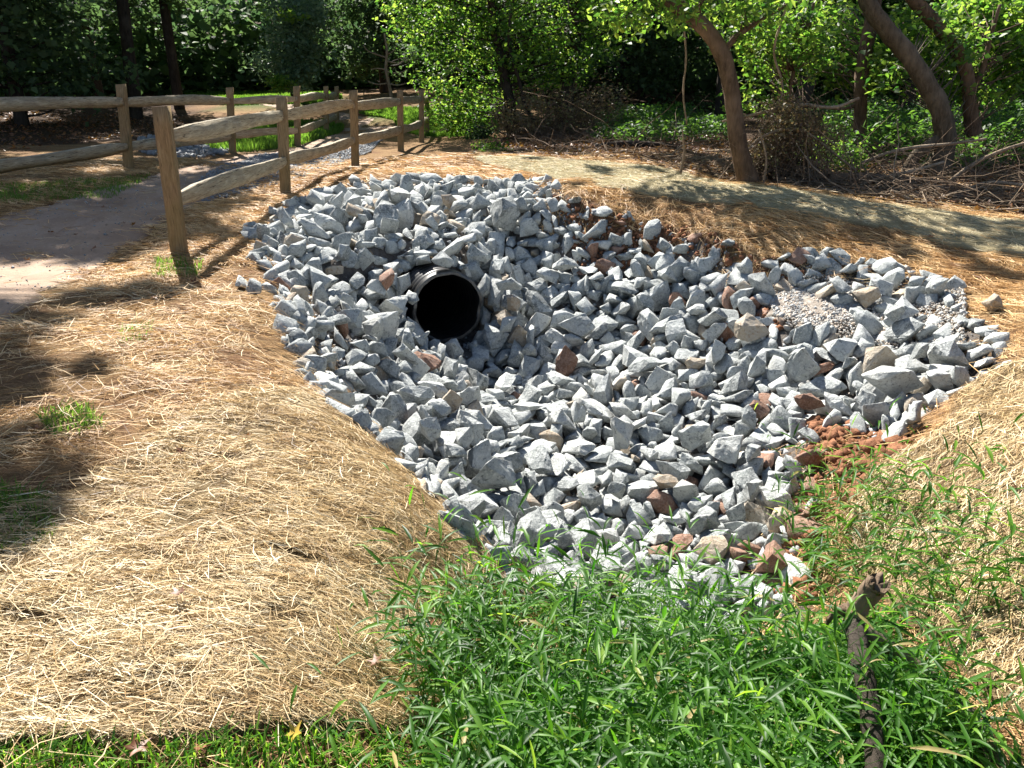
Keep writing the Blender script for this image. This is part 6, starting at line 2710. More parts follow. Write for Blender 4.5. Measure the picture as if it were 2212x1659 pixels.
# ------------------------------------------------------------------ ground sheet
def axis_(lo, hi, step, far):
    a = list(np.arange(lo, hi+1e-6, step)); s = step
    while a[-1] < far: s *= 1.16; a.append(a[-1]+s)
    s = step
    while a[0] > -far: s *= 1.16; a.insert(0, a[0]-s)
    return np.array(a)
gx = axis_(-5, 5, .06, 260); gy = axis_(.6, 12.5, .06, 260); GXX, GYY = np.meshgrid(gx, gy); GZZ = TZ(GXX, GYY)
V = np.stack([GXX, GYY, GZZ], -1).reshape(-1, 3); nx = len(gx); ii, jj = np.meshgrid(np.arange(nx-1), np.arange(len(gy)-1)); b = (jj*nx+ii).ravel()
F = np.stack([b, b+1, b+nx+1, b+nx], -1); cen = V[F].mean(1); q = cen-PIPEC; al = -(q@PIPEA); dd = np.linalg.norm(q+al[:, None]*PIPEA, axis=1)
F = F[~((al > -.03) & (al < 4.2) & (dd < PIPER+.02))]
wx = V[:, 0]+vnoise(V[:, 0], V[:, 1], .25)*.25; wy = V[:, 1]+vnoise(V[:, 0]+9, V[:, 1], .3)*.3
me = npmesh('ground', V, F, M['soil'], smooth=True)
def setattr_(me, name, val):
    a = me.attributes.new(name, 'FLOAT', 'POINT'); a.data.foreach_set('value', val.astype(np.float32))
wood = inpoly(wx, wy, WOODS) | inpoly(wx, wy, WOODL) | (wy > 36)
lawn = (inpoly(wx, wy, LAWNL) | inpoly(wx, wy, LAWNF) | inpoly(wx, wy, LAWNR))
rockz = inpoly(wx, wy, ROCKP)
setattr_(me, 'wood', np.maximum(wood*1., inpoly(wx, wy, GRASSP)*.8)); rz_ = rockz.copy()  # grass bed gets dark litter tone to deepen the shade between stems
for z_ in ([(1220,440),(1480,490),(1640,560),(1760,560),(1700,620),(1500,550),(1260,490)], [(1740,880),(1860,930),(1990,950),(1900,1060),(1720,1060)], [(1700,1050),(1760,1050),(1760,1300),(1650,1300)]): rz_ &= ~inpoly(wx, wy, wpoly(z_))
setattr_(me, 'rocky', rz_*.85); setattr_(me, 'lawn', lawn*.9)
setattr_(me, 'straw', np.where(wood | rockz | inpoly(wx, wy, WEEDP) | inpoly(wx, wy, GRASSP), 0., .85))
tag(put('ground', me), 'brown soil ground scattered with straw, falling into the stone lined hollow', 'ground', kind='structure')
V, F = sheet(PATHP, .12, .012, .03, .03)
tag(make('path', V, F, M['path'], smooth=True), 'packed clay footpath running between the two timber fences', 'path', kind='structure')
V, F = sheet(SANDP, .04, -.02, .05, .05, zf=lambda x, y: GZ(x, y)+.075+vnoise(x, y, .12)*.04+vnoise(x, y, .06)*.02)
tag(make('sandy_ground', V, F, M['grit'], smooth=True), 'patch of grey brown grit bare of stones in the right of the pile', 'grit', kind='structure')

# ------------------------------------------------------------------ black culvert pipe
t_ = NT('rim_highlight_plastic'); n_ = t_.noise(24, 5, .7, t_.coord('Object')); M['rim'] = t_.bsdf(t_.ramp(n_, [(.35, (.02, .02, .02)), (.7, (.10, .10, .10))]), .32, n_, .3, .01, .6)  # rim plastic greyed to stand in for its bright edge highlight
pipe = empty('culvert_pipe', PIPEC, 'black corrugated plastic culvert pipe opening out of the grey stones', 'pipe')
Wd = np.array([PIPEA[1], -PIPEA[0], 0]); Wd /= np.linalg.norm(Wd); Up = np.cross(Wd, PIPEA); Up *= np.sign(Up[2])
def ringsurf(prof, n=72, rag=0.):
    r_ = np.random.default_rng(4); a = np.arange(n)*2*math.pi/n; Vv = []
    for t_, R_ in prof:
        wob = rag*.004*np.sin(a*2+1); edge = rag*(.018*np.sin(a*5+.7)+.012*np.sin(a*9)) if t_ > -.002 else 0*a
        Vv.append(PIPEC+(t_+edge)[:, None]*PIPEA+(R_+wob)[:, None]*(np.cos(a)[:, None]*Wd+np.sin(a)[:, None]*Up) if np.ndim(edge) else 0)
    Vv = np.concatenate(Vv); m = len(prof); i = np.arange(m-1)[:, None]*n; j = np.arange(n)[None]; k = (j+1) % n
    return Vv, np.stack([i+j, i+k, i+n+k, i+n+j], -1).reshape(-1, 4)
prof = []
for s_ in np.arange(-3.9, -.045, .0125): prof.append((s_, PIPER+.008*np.clip(math.sin(s_*2*math.pi/.075)*2.2, -1, 1)))
prof += [(-.03, PIPER+.004), (0, PIPER+.003)]
V, F = ringsurf(prof, rag=1.); make('corrugated_shell', V, F, M['pipe'], pipe, smooth=True)
V, F = ringsurf([(0, PIPER+.003), (.004, PIPER-.004), (.003, PIPER-.026)], rag=1.); make('rim', V, F, M['rim'], pipe)
pr = [(.003, PIPER-.026)]+[(-s_, PIPER-.034+.003*math.sin(s_*80)) for s_ in np.arange(.012, 3.9, .02)]+[(-3.9, .01)]
V, F = ringsurf(pr, rag=1.); make('inner_liner', V, F, M['pipe'], pipe, smooth=True)

# ------------------------------------------------------------------ riprap
def rock_mesh(k, cuts, mat, nm):
    import mathutils
    kind, pts = ROCKS[k]; bm = bmesh.new()
    for p in pts: bm.verts.new(p)
    bmesh.ops.convex_hull(bm, input=bm.verts); bmesh.ops.delete(bm, geom=[v for v in bm.verts if not v.link_faces], context='VERTS')
    bmesh.ops.dissolve_limit(bm, angle_limit=rad(9), verts=bm.verts, edges=bm.edges)
    bmesh.ops.bevel(bm, geom=bm.edges[:], offset=.010, segments=1, affect='EDGES', clamp_overlap=True)
    bmesh.ops.triangulate(bm, faces=bm.faces); bmesh.ops.remove_doubles(bm, verts=bm.verts, dist=.004)
    long = [e for e in bm.edges if e.calc_length() > .16]
    bmesh.ops.subdivide_edges(bm, edges=long, cuts=cuts, use_grid_fill=True); bmesh.ops.triangulate(bm, faces=bm.faces)
    if cuts > 1:
        bmesh.ops.subdivide_edges(bm, edges=[e for e in bm.edges if e.calc_length() > .10], cuts=1, use_grid_fill=True); bmesh.ops.triangulate(bm, faces=bm.faces)
    bm.normal_update()
    for v in bm.verts:
        s_ = Vector((k*3.1, 0, 0))+v.co
        v.co += v.normal*(mathutils.noise.noise(s_*3.2)*.026+mathutils.noise.noise(s_*8)*.016+mathutils.noise.noise(s_*19)*.009)
    me = bpy.data.meshes.new(nm); bm.to_mesh(me); bm.free(); me.materials.append(mat); return me
_D = np.array(ROCKDATA, float).reshape(-1, 9); _n = len(_D); rk = _D[:, 0].astype(int); rsz = _D[:, 1]/500.; rpos = _D[:, 2:5]/1000.; rsz = np.where(rsz > .19, .19+(rsz-.19)*.52, rsz*.5+.095); rsz = rsz*np.interp(rpos[:, 1], [2.5, 4.5, 6.5], [.88, .94, 1.06]); rq = _D[:, 5:9]
_x, _y, _d = proj(rpos); _k = ~inpoly(_x, _y, [(1665,655),(1740,636),(1850,655),(1850,705),(1760,722),(1680,705)])
_r2 = np.random.default_rng(91); _e = []; _k &= ~(inpoly(_x, _y, [(1190,425),(1300,455),(1480,490),(1640,560),(1700,600),(1560,580),(1400,530),(1230,480)]) & (_r2.random(len(_x)) < .38)); _k &= ~(inpoly(_x, _y, [(1740,880),(1860,930),(1960,940),(1900,1060),(1720,1060)]) & (_r2.random(len(_x)) < .4))   # stones sunk in the straw along the left rim
_rim = [(545,505),(570,560),(600,600),(625,670),(640,740),(690,820),(740,880),(800,930),(870,985),(920,1045),(960,1092),(1030,1180)]
for _i in range(95):
    _j = _r2.integers(0, len(_rim)-1); _t = _r2.random(); _a = np.array(_rim[_j])*(1-_t)+np.array(_rim[_j+1])*_t; _h = hit(_a[0]-abs(_r2.normal(0, 16))+6, _a[1]+_r2.normal(0, 6)); _s = _r2.uniform(.09, .22); _q = _r2.normal(size=4)
    _e.append([_r2.integers(22), _s, _h[0], _h[1], _h[2]+_s*_r2.uniform(-.08, .18), *_q])
_e = np.array(_e); rk = np.concatenate([rk[_k], _e[:, 0].astype(int)]); rsz = np.concatenate([rsz[_k], _e[:, 1]]); rpos = np.vstack([rpos[_k], _e[:, 2:5]]); rq = np.vstack([rq[_k], _e[:, 5:9]]); _n = len(rk)
rq = rq/np.linalg.norm(rq, axis=1)[:, None]
def qmat(q):
    w, x, y, z = q.T
    return np.stack([np.stack([1-2*(y*y+z*z), 2*(x*y-z*w), 2*(x*z+y*w)], -1), np.stack([2*(x*y+z*w), 1-2*(x*x+z*z), 2*(y*z-x*w)], -1), np.stack([2*(x*z-y*w), 2*(y*z+x*w), 1-2*(x*x+y*y)], -1)], 1)
REDZ = [wpoly(p) for p in ([(1180,430),(1300,455),(1480,490),(1640,560),(1760,560),(1700,640),(1500,560),(1400,545),(1230,500)], [(1500,700),(1640,640),(1700,620),(1690,720),(1560,740)], [(1740,880),(1860,930),(1990,950),(1900,1060),(1720,1060)], [(1230,520),(1420,520),(1420,600),(1250,600)], [(1700,1050),(1760,1050),(1760,1300),(1650,1300)])]
rc = np.random.default_rng(21); rx, ry = rpos[:, 0], rpos[:, 1]
redp = np.zeros(_n)+.01
for i_, zz in enumerate(REDZ): redp = np.where(inpoly(rx, ry, zz), (.25, .3, .22, .18, .22)[i_], redp)
u_ = rc.random(_n); rmat = np.where(u_ < redp, 'red', np.where(u_ < redp+.055, 'tan', 'grey')); rtint = np.clip(rc.normal(.47, .25, _n), .02, 1)
for (px_, py_) in [(1395,735),(1225,805),(1765,815),(1640,880),(1450,650),(1500,545),(1290,560),(1735,1085),(1620,1170),(1690,1210),(1560,1120)]:
    h_ = hit(px_, py_); X_, Y_, D_ = proj(rpos); c_ = np.argsort(np.hypot(X_-px_, Y_-py_)-100*rpos[:, 2])[:1]; rmat[c_] = 'red'
PX, PY, PD = proj(rpos)
vis = (PX > -30) & (PX < 2240) & (PY > 0) & (PY < 1340)
above = rpos[:, 2]-GZ(rx, ry)
score = rsz/PD*np.where(vis, 1, 0)*np.clip(.35+above/.16, .2, 1.5)
order = np.argsort(-score); solo = set(order[:300].tolist())
solo_mesh = {}; merged_mesh = {}
NUMW = ['no', 'half-a', 'one', 'one-and-a-half', 'two', 'two-and-a-half', 'three', 'three-and-a-half', 'four', 'four-and-a-half', 'five', 'five-and-a-half', 'six', 'six-and-a-half', 'seven', 'seven-and-a-half', 'eight', 'eight-and-a-half']
def place_words(px, py):
    dx = (px-968)/157; dy = (py-664)/157; i = min(int(round(abs(dx)*2)), 17); j = min(int(round(abs(dy)*2)), 17)
    h = 'right' if dx > 0 else 'left'; k = 'below' if dy > 0 else 'above'
    if not i and not j: return 'at the pipe mouth'
    if not i: return f"{NUMW[j]} pipe widths straight {k} the mouth"
    if not j: return f"{NUMW[i]} pipe widths straight {h} of the mouth"
    return f"{NUMW[i]} pipe widths {h} and {NUMW[j]} {k} the mouth"
seen = set()
for i in order[:300]:
    key = (rk[i], rmat[i])
    if key not in solo_mesh: solo_mesh[key] = rock_mesh(rk[i], 2, M[rmat[i]], 'riprap_stone')
    o = put('riprap_stone', solo_mesh[key]); o.location = rpos[i]; o.rotation_mode = 'QUATERNION'; o.rotation_quaternion = rq[i]; o.scale = [rsz[i]]*3
    o.color = (rtint[i], rtint[i], rtint[i], 1)
    kind = {'block': 'blocky', 'slab': 'flat', 'wedge': 'wedge shaped', 'lump': 'chunky'}[ROCKS[rk[i]][0]]
    col = {'grey': ('dark grey' if rtint[i] < .42 else 'pale grey' if rtint[i] > .68 else 'blue grey'), 'tan': 'tan', 'red': 'reddish clay'}[rmat[i]]
    lab = f"{col} {kind} stone, {place_words(PX[i], PY[i])}"
    if lab in seen: lab = lab.replace(col, ('small ' if rsz[i] < .24 else 'large ')+col, 1)
    for w_ in ('angular stone,', 'tilted stone,', 'rough stone,', 'cracked stone,'):
        if lab in seen: lab = lab.replace(w_.split()[0]+' stone,', 'stone,').replace('stone,', w_, 1)
    seen.add(lab); tag(o, lab, 'stone', 'broken stones of the riprap around the pipe')
rest = {'grey': Acc(), 'tan': Acc(), 'red': Acc()}; QM = qmat(rq); cache = {}
for i in order[300:]:
    if rk[i] not in cache:
        me = rock_mesh(rk[i], 1, M['grey'], 'tmp'); v = np.empty(len(me.vertices)*3, np.float32); me.vertices.foreach_get('co', v); f = np.empty(len(me.polygons)*3, np.int32); me.polygons.foreach_get('vertices', f)
        cache[rk[i]] = (v.reshape(-1, 3), f.reshape(-1, 3)); bpy.data.meshes.remove(me)
    v, f = cache[rk[i]]; rest[rmat[i]].add(v@QM[i].T*rsz[i]+rpos[i], f, rtint[i])
A = Acc(); slots = []
allV = []; allF = []; allT = []; mi = []; n0 = 0
for q_, nm in enumerate(('grey', 'tan', 'red')):
    v = np.concatenate(rest[nm].V); f = np.concatenate(rest[nm].F[3])+n0; n0 += len(v); allV.append(v); allF.append(f); allT.append(np.concatenate(rest[nm].T)); mi.append(np.full(len(f), q_, np.int32))
me = npmesh('riprap_stones', np.concatenate(allV), np.concatenate(allF), M['grey_merged'], tint=np.concatenate(allT)); me.materials.append(M['tan_merged']); me.materials.append(M['red_merged'])
me.polygons.foreach_set('material_index', np.concatenate(mi)); me.update()
tag(put('riprap_stones', me), 'smaller and deeper grey stones filling the pile between the larger ones', 'stones', 'broken stones of the riprap around the pipe', 'stuff')
# chips and grit between the stones, gravel by the path
def chips(name, XY, size, mat, lift, seed, label, cat, tint=None):
    r = np.random.default_rng(seed); n = len(XY); base = np.array([(1, 0, 0), (-1, 0, 0), (0, 1, 0), (0, -1, 0), (0, 0, .8), (0, 0, -.8), (.6, .6, .4), (-.6, .5, -.4)])
    o6 = base[:6]; Fo = np.array([(0, 2, 4), (2, 1, 4), (1, 3, 4), (3, 0, 4), (2, 0, 5), (1, 2, 5), (3, 1, 5), (0, 3, 5)])
    P = o6[None]*r.uniform(.6, 1.3, (n, 6, 1)); q4 = r.normal(size=(n, 4)); q4 /= np.linalg.norm(q4, axis=1)[:, None]
    P = np.einsum('nij,nkj->nki', qmat(q4), P)*size[:, None, None]*.5
    P += np.column_stack([XY, GZ(XY[:, 0], XY[:, 1])+lift])[:, None]
    Fa = (Fo[None]+np.arange(n)[:, None, None]*6).reshape(-1, 3)
    return tag(make(name, P.reshape(-1, 3), Fa, mat, tint=np.repeat(r.random(n) if tint is None else tint, 6)), label, cat, kind='stuff')
def inside(poly, n, seed, pad=0):
    r = np.random.default_rng(seed); p = np.array(poly); lo = p.min(0)-pad; hi = p.max(0)+pad; out = []
    tot = 0
    while tot < n:
        c = r.uniform(lo, hi, (n*2, 2)); c = c[inpoly(c[:, 0], c[:, 1], poly)]; out.append(c); tot += len(c)
    return np.concatenate(out)[:n]
xy = inside(ROCKP, 9000, 5); r_ = np.random.default_rng(6)
q = np.column_stack([xy, GZ(xy[:, 0], xy[:, 1])])-PIPEC; al = -(q@PIPEA); dd = np.linalg.norm(q+al[:, None]*PIPEA, axis=1); xy = xy[~((dd < PIPER+.03) & (al > -.1) & (al < 4))]
chips('stone_chips', xy, r_.lognormal(math.log(.035), .5, len(xy)).clip(.012, .1), M['gravel'], .012, 6, 'small grey stone chips lying between the riprap', 'chips')
xy = np.concatenate([inside(SANDP, 6000, 8), inside(wpoly([(1640,640),(1760,600),(2080,640),(2080,760),(1900,760),(1700,720)]), 5500, 9)])
chips('fine_gravel', xy, r_.lognormal(math.log(.016), .5, len(xy)).clip(.006, .06), M['gravel'], .06, 7, 'fine grey grit on the bare patch in the stones', 'grit', tint=r_.uniform(.72, 1, len(xy)))
GRAV = wpoly([(400,410),(470,365),(560,335),(660,328),(760,322),(830,303),(800,330),(740,352),(670,378),(600,402),(520,420),(440,440)])
xy_p = inside(PATHP, 2600, 18); chips('path_grit', xy_p, r_.lognormal(math.log(.012), .5, len(xy_p)).clip(.005, .04), M['gravel'], .016, 19, 'scattered grit and small pebbles on the clay path', 'grit', tint=r_.uniform(.3, 1, len(xy_p)))
xy = inside(GRAV, 9000, 10); chips('path_gravel', xy, r_.lognormal(math.log(.03), .4, len(xy)).clip(.012, .08), M['gravel'], .02, 11, 'grey gravel spread across the path beside the near fence', 'gravel', tint=r_.uniform(0, .5, len(xy)))
xy = inside(wpoly([(300,300),(440,290),(520,318),(480,338),(380,345),(300,330)]), 900, 12); chips('ditch_stones', xy, r_.lognormal(math.log(.10), .3, len(xy)).clip(.05, .2), M['gravel'], .03, 12, 'dark stones in the shaded ditch behind the far fence', 'stones', tint=r_.uniform(0, .4, len(xy)))
xy = np.concatenate([inside(z_, 260, 13+i) for i, z_ in enumerate(REDZ)]); 
t_ = NT('clay_crumbs'); n_ = t_.noise(25, 5, .7, t_.coord('Object')); M['clay'] = t_.bsdf(t_.ramp(n_, [(.3, (.15, .068, .036)), (.7, (.32, .155, .088))]), .95, n_, 1., .02, .1)
chips('clay_crumbs', xy, r_.lognormal(math.log(.04), .5, len(xy)).clip(.015, .13), M['clay'], .015, 14, 'red clay crumbs on the bare earth among the stones', 'clay')
_p = wpoly([(1745,915),(1860,930),(1975,955),(1900,1040),(1850,1090),(1800,1130),(1745,1060)])
xy = inside(_p, 330, 15); chips('clay_clods', xy, r_.lognormal(math.log(.055), .5, len(xy)).clip(.02, .15), M['clay'], .02, 15, 'broken red clay clods in the gap below the right bank', 'clay')

# ------------------------------------------------------------------ straw
def blades(XY, L, W, ang, lift, roll, seed, bow=.12, zoff=0., zf=None):
    GZ = zf or globals()['GZ']
    r = np.random.default_rng(seed); n = len(XY); dx = np.cos(ang)*L/2; dy = np.sin(ang)*L/2
    a = XY-np.column_stack([dx, dy]); b_ = XY+np.column_stack([dx, dy]); nrm = np.column_stack([-np.sin(ang), np.cos(ang)])
    m = XY+nrm*(r.normal(0, bow, n)*L)[:, None]
    za = GZ(a[:, 0], a[:, 1])+lift*r.random(n)+zoff; zb = GZ(b_[:, 0], b_[:, 1])+lift*r.random(n)+zoff; zm = np.maximum(GZ(m[:, 0], m[:, 1])+zoff, (za+zb)/2+r.normal(0, .03, n)*L)
    P = np.stack([np.column_stack([a, za]), np.column_stack([m, zm]), np.column_stack([b_, zb])], 1)
    rr = r.normal(0, roll, n); w = np.column_stack([nrm*np.cos(rr)[:, None], np.sin(rr)])*(W/2)[:, None]
    w3 = w[:, None]*np.array([.7, 1, .6])[None, :, None]
    Vv = np.stack([P-w3, P+w3], 2).reshape(n*6, 3); k = np.arange(n)[:, None]*6
    Fv = np.concatenate([k+[0, 2, 3, 1], k+[2, 4, 5, 3]]); return Vv, Fv
def polar(n, r0, r1, p, th0, th1, seed):
    r = np.random.default_rng(seed); R = (r0**p+r.random(n)*(r1**p-r0**p))**(1/p); th = r.uniform(rad(th0), rad(th1), n)
    return np.column_stack([R*np.sin(th), R*np.cos(th)]), R
RS = np.random.default_rng(77)
def strawfield(name, mat, XY, R, label, cat, seed, ang=None, spread=.5, lmean=.075, lift=.03, zoff=.005, parent=None, wscale=1., tmean=.55, zf=None):
    n = len(XY); r = np.random.default_rng(seed); L = r.lognormal(math.log(lmean), .5, n).clip(.02, .3)*(1+.06*(R-1.5)); W = r.uniform(.0009, .0027, n)*(1+.22*(R-1.5))*wscale
    a = r.uniform(0, math.pi, n) if ang is None else np.where(r.random(n) < .72, ang+r.normal(0, spread, n), r.uniform(0, math.pi, n))
    patch = vnoise(XY[:, 0], XY[:, 1], .35)*.35+vnoise(XY[:, 0]+3, XY[:, 1], 1.1)*.25+vnoise(XY[:, 0]*.8, XY[:, 1]*1.5, .11)*.35
    V, F = blades(XY, L, W, a, lift*r.random(n)**1.5*1.6, .7, seed, zoff=zoff, zf=zf); T = np.clip(r.normal(tmean, .24, n)+patch, 0, 1)
    o = make(name, V, F, mat, parent, tint=np.repeat(T, 6))
    if parent is None: tag(o, label, cat, kind='stuff')
    else: tag(o, kind='stuff')
    return o
matl = empty('straw_erosion_mat', (*np.mean(MATL, 0), 0), 'pale straw erosion mat covering the bank in the left foreground', 'erosion mat', 'straw erosion mats on the banks')
matr = empty('straw_erosion_mat', (*np.mean(MATR, 0), 0), 'straw erosion mat with a raised edge on the bank right of the stones', 'erosion mat', 'straw erosion mats on the banks')
matf = empty('straw_erosion_mat', (*np.mean(FARMAT, 0), 0), 'greenish straw erosion mat lying in a strip before the woods', 'erosion mat', 'straw erosion mats on the banks')
bump_l = lambda x, y: GZ(x, y)+vnoise(x, y, .18)*.03+vnoise(x+2, y, .07)*.012
V, F = sheet(MATL, .035, .018, .03, .02, zf=bump_l); make('blanket', V, F, M['blanket'], matl)
LIP = np.array([hit(*p)[:2] for p in [(2170,832),(2075,885),(2060,950),(1990,1000),(1900,1050),(1870,1100),(1835,1150)]])
def lip_r(x, y):
    d = np.min([np.hypot(x-(a[0]+(b[0]-a[0])*t), y-(a[1]+(b[1]-a[1])*t)) for a, b in zip(LIP[:-1], LIP[1:]) for t in np.linspace(0, 1, 8)], axis=0)
    return bump_l(x, y)+.085*np.exp(-(d/.14)**2)
V, F = sheet(MATR, .04, .05, .11, .02, zf=lip_r); make('blanket', V, F, M['blanket'], matr)
V, F = sheet(FARMAT, .1, .02, .02, .03); make('blanket', V, F, M['greenblanket'], matf)
XY, R = polar(330000, 1.0, 6.0, .9, -62, 12, 31); k = inpoly(XY[:, 0], XY[:, 1], MATL); XY, R = XY[k], R[k]
gap = vnoise(XY[:, 0]*.7, XY[:, 1]*1.6, .16); k = gap > RS.uniform(-.42, .04, len(gap)); XY, R = XY[k], R[k]
strawfield('straw_fibres', M['matstraw'], XY, R, '', '', 32, ang=.06, spread=.28, lmean=.058, lift=.022, zoff=.03, parent=matl)
XY, R = polar(150000, 1.5, 8.5, .9, 20, 70, 33); k = inpoly(XY[:, 0], XY[:, 1], MATR); XY, R = XY[k], R[k]
strawfield('straw_fibres', M['matstraw'], XY, R, '', '', 34, ang=.5, spread=.35, lmean=.05, lift=.022, zoff=.052, parent=matr, zf=lip_r)
# fringe on the cut edges, fibres tinted dark for the shade under the lip
def fringe(poly_px, n, seed, parent, z0):
    pts = [hit(*p) for p in poly_px]; r = np.random.default_rng(seed); segs = r.integers(0, len(pts)-1, n); t = r.random(n)
    P = np.array([pts[s]*(1-q)+pts[s+1]*q for s, q in zip(segs, t)]); d = np.array([pts[s+1]-pts[s] for s in segs]); a = np.arctan2(d[:, 1], d[:, 0])+r.normal(0, .5, n)
    XY = P[:, :2]+r.normal(0, .025, (n, 2)); V, F = blades(XY, r.uniform(.04, .12, n), r.uniform(.002, .004, n), a, .03*np.ones(n), .9, seed, zoff=z0)
    make('frayed_shaded_edge', V, F, M['matstraw'], parent, tint=np.repeat(r.uniform(0, .45, n), 6))
fringe([(560,852),(650,855),(750,915),(850,1000),(930,1085),(1000,1160),(1065,1240)], 3500, 41, matl, .01)
fringe([(2170,832),(2075,885),(2060,950),(1990,1000),(1900,1050),(1870,1100),(1835,1150)], 3500, 42, matr, .10)
fringe([(2170,832),(2075,885),(2060,950),(1990,1000),(1900,1050),(1870,1100),(1835,1150)], 2500, 43, matr, .03)
XY, R = polar(70000, 7, 15, 1.2, -8, 45, 35); k = inpoly(XY[:, 0], XY[:, 1], FARMAT); XY, R = XY[k], R[k]
strawfield('straw_fibres', M['greenmat'], XY, R, '', '', 36, lmean=.06, lift=.012, zoff=.022, parent=matf, wscale=.8)
XY, R = polar(430000, 1.0, 14.5, .95, -62, 62, 37)
XY2, R2 = polar(170000, 6.5, 13.5, 1.3, -22, 42, 137); XY = np.vstack([XY, XY2]); R = np.concatenate([R, R2])
wxy = XY+np.column_stack([vnoise(XY[:, 0], XY[:, 1], .3), vnoise(XY[:, 0]+5, XY[:, 1], .3)])*.28
i_ = lambda P: inpoly(wxy[:, 0], wxy[:, 1], P)
u = RS.random(len(XY)); patchy = vnoise(XY[:, 0], XY[:, 1], .5)+vnoise(XY[:, 0]+4, XY[:, 1], .15)*.6
dens = np.where(patchy < -.17, .22, 1.)
dens = np.where(i_(PATHP), .018+.5*(patchy > .38), dens); dens = np.where(i_(ROCKP), np.where(rockdepth(XY[:, 0], XY[:, 1]) < .3, .22, .012), dens); dens = np.where(i_(MATL), .10, dens); dens = np.where(inpoly(XY[:, 0], XY[:, 1], MATR), .04, dens)
dens = np.where(i_(FARMAT), .03, dens); dens = np.where(i_(WOODS), .08, dens); dens = np.where(i_(GRASSP), .1, dens); dens = np.where(i_(WEEDP), .15, dens); dens = np.where(i_(LAWNL) | i_(LAWNR), .02, dens)
dens = np.where(XY[:, 0] < -5.6, dens*.6, dens)
_q = XY-PIPEC[:2]; _al = -(_q@PIPEA[:2]); _lt = np.abs(_q[:, 0]*PIPEA[1]-_q[:, 1]*PIPEA[0]); dens = np.where((_lt < .5) & (_al > -.5) & (_al < 1.2), 0, dens)
for z_ in REDZ: dens = np.where(i_(z_), dens*.35+.03, dens)
k = u < dens; XY, R = XY[k], R[k]
k2 = (XY[:, 1] > 5.5) | (XY[:, 0] > 1.2)
strawfield('loose_straw', M['needle'], XY[k2], R[k2], 'orange tinted loose straw around the far rim of the stones', 'straw', 38, lmean=.085, lift=.035)
strawfield('loose_straw', M['straw'], XY[~k2], R[~k2], 'golden loose straw strewn over the left bank beside the path', 'straw', 39, ang=.35, spread=.7, lmean=.095, lift=.045)

# ------------------------------------------------------------------ fences
def postmesh(B, T, w=.062, d=.052, seed=0, yaw=0.):
    r = np.random.default_rng(seed); n = 10; ts = np.linspace(0, 1, n); V = []
    c = np.array([(-1, -1), (-.8, -1), (.8, -1), (1, -1), (1, -.8), (1, .8), (1, 1), (.8, 1), (-.8, 1), (-1, 1), (-1, .8), (-1, -.8)], float)
    c[[0, 3, 6, 9]] *= .95
    cy, sy = math.cos(yaw), math.sin(yaw); A1 = B+(B-T)/np.linalg.norm(B-T)*.25
    for t in ts:
        P = A1+(T-A1)*t; q = c*[w, d]*(1+r.normal(0, .012)); q = q+r.normal(0, .0012, q.shape)
        V.append(np.column_stack([P[0]+q[:, 0]*cy-q[:, 1]*sy, P[1]+q[:, 0]*sy+q[:, 1]*cy, np.full(12, P[2])+(q[:, 0]*.08 if t == 1 else 0)]))
    V = np.concatenate(V); i = np.arange(n-1)[:, None]*12; j = np.arange(12)[None]; k = (j+1) % 12
    F4 = np.stack([i+j, i+k, i+12+k, i+12+j], -1).reshape(-1, 4); e = (n-1)*12
    return V, [F4, np.array([[e+x for x in range(12)]])]
def railmesh(A, B, hh=.074, hw=.042, seed=0, sag=.0):
    r = np.random.default_rng(seed); n = 15; D = B-A; L = np.linalg.norm(D); D = D/L; S = np.array([D[1], -D[0], 0]); S /= np.linalg.norm(S); U = np.cross(S, D)
    sec = np.array([(-.95, .85), (-.9, .93), (.75, 1.), (.85, .9), (1.05, -.25), (.45, -1.), (.3, -1.05), (-.95, -.5)])+r.normal(0, .06, (8, 2)); V = []
    ph = r.uniform(0, 6, 4)
    for t in np.linspace(0, 1, n):
        end = min(t, 1-t)*L; k = .55+.45*min(1, end/.45); kw = .35+.65*min(1, end/.34)
        off = U*(.012*math.sin(t*5+ph[0])-sag*math.sin(math.pi*t))+S*.012*math.sin(t*4+ph[1])
        q = sec*[hw*kw, hh*k]*(1+.09*math.sin(t*9+ph[2]))+r.normal(0, .0014, sec.shape)
        V.append(A+D*L*t+off+q[:, :1]*S+q[:, 1:]*U)
    V = np.concatenate(V); i = np.arange(n-1)[:, None]*8; j = np.arange(8)[None]; k = (j+1) % 8
    F4 = np.stack([i+j, i+k, i+8+k, i+8+j], -1).reshape(-1, 4); e = (n-1)*8
    return V, [F4, np.array([[7-x for x in range(8)], [e+x for x in range(8)]])]
def obj_local(name, V, F, mat, parent, axis):
    """mesh with its own origin and its long side along local z or y so that the grain follows it"""
    c = V.mean(0); D = axis/np.linalg.norm(axis)
    rot = Vector(D).to_track_quat('Z' if mat is M['wood'] else 'Y', 'X' if mat is M['wood'] else 'Z').to_matrix(); Rm = np.array(rot)
    me = npmesh(name, (V-c)@Rm, F, mat); o = put(name, me, parent); o.location = c-np.array(parent.location); o.rotation_euler = rot.to_euler(); return o
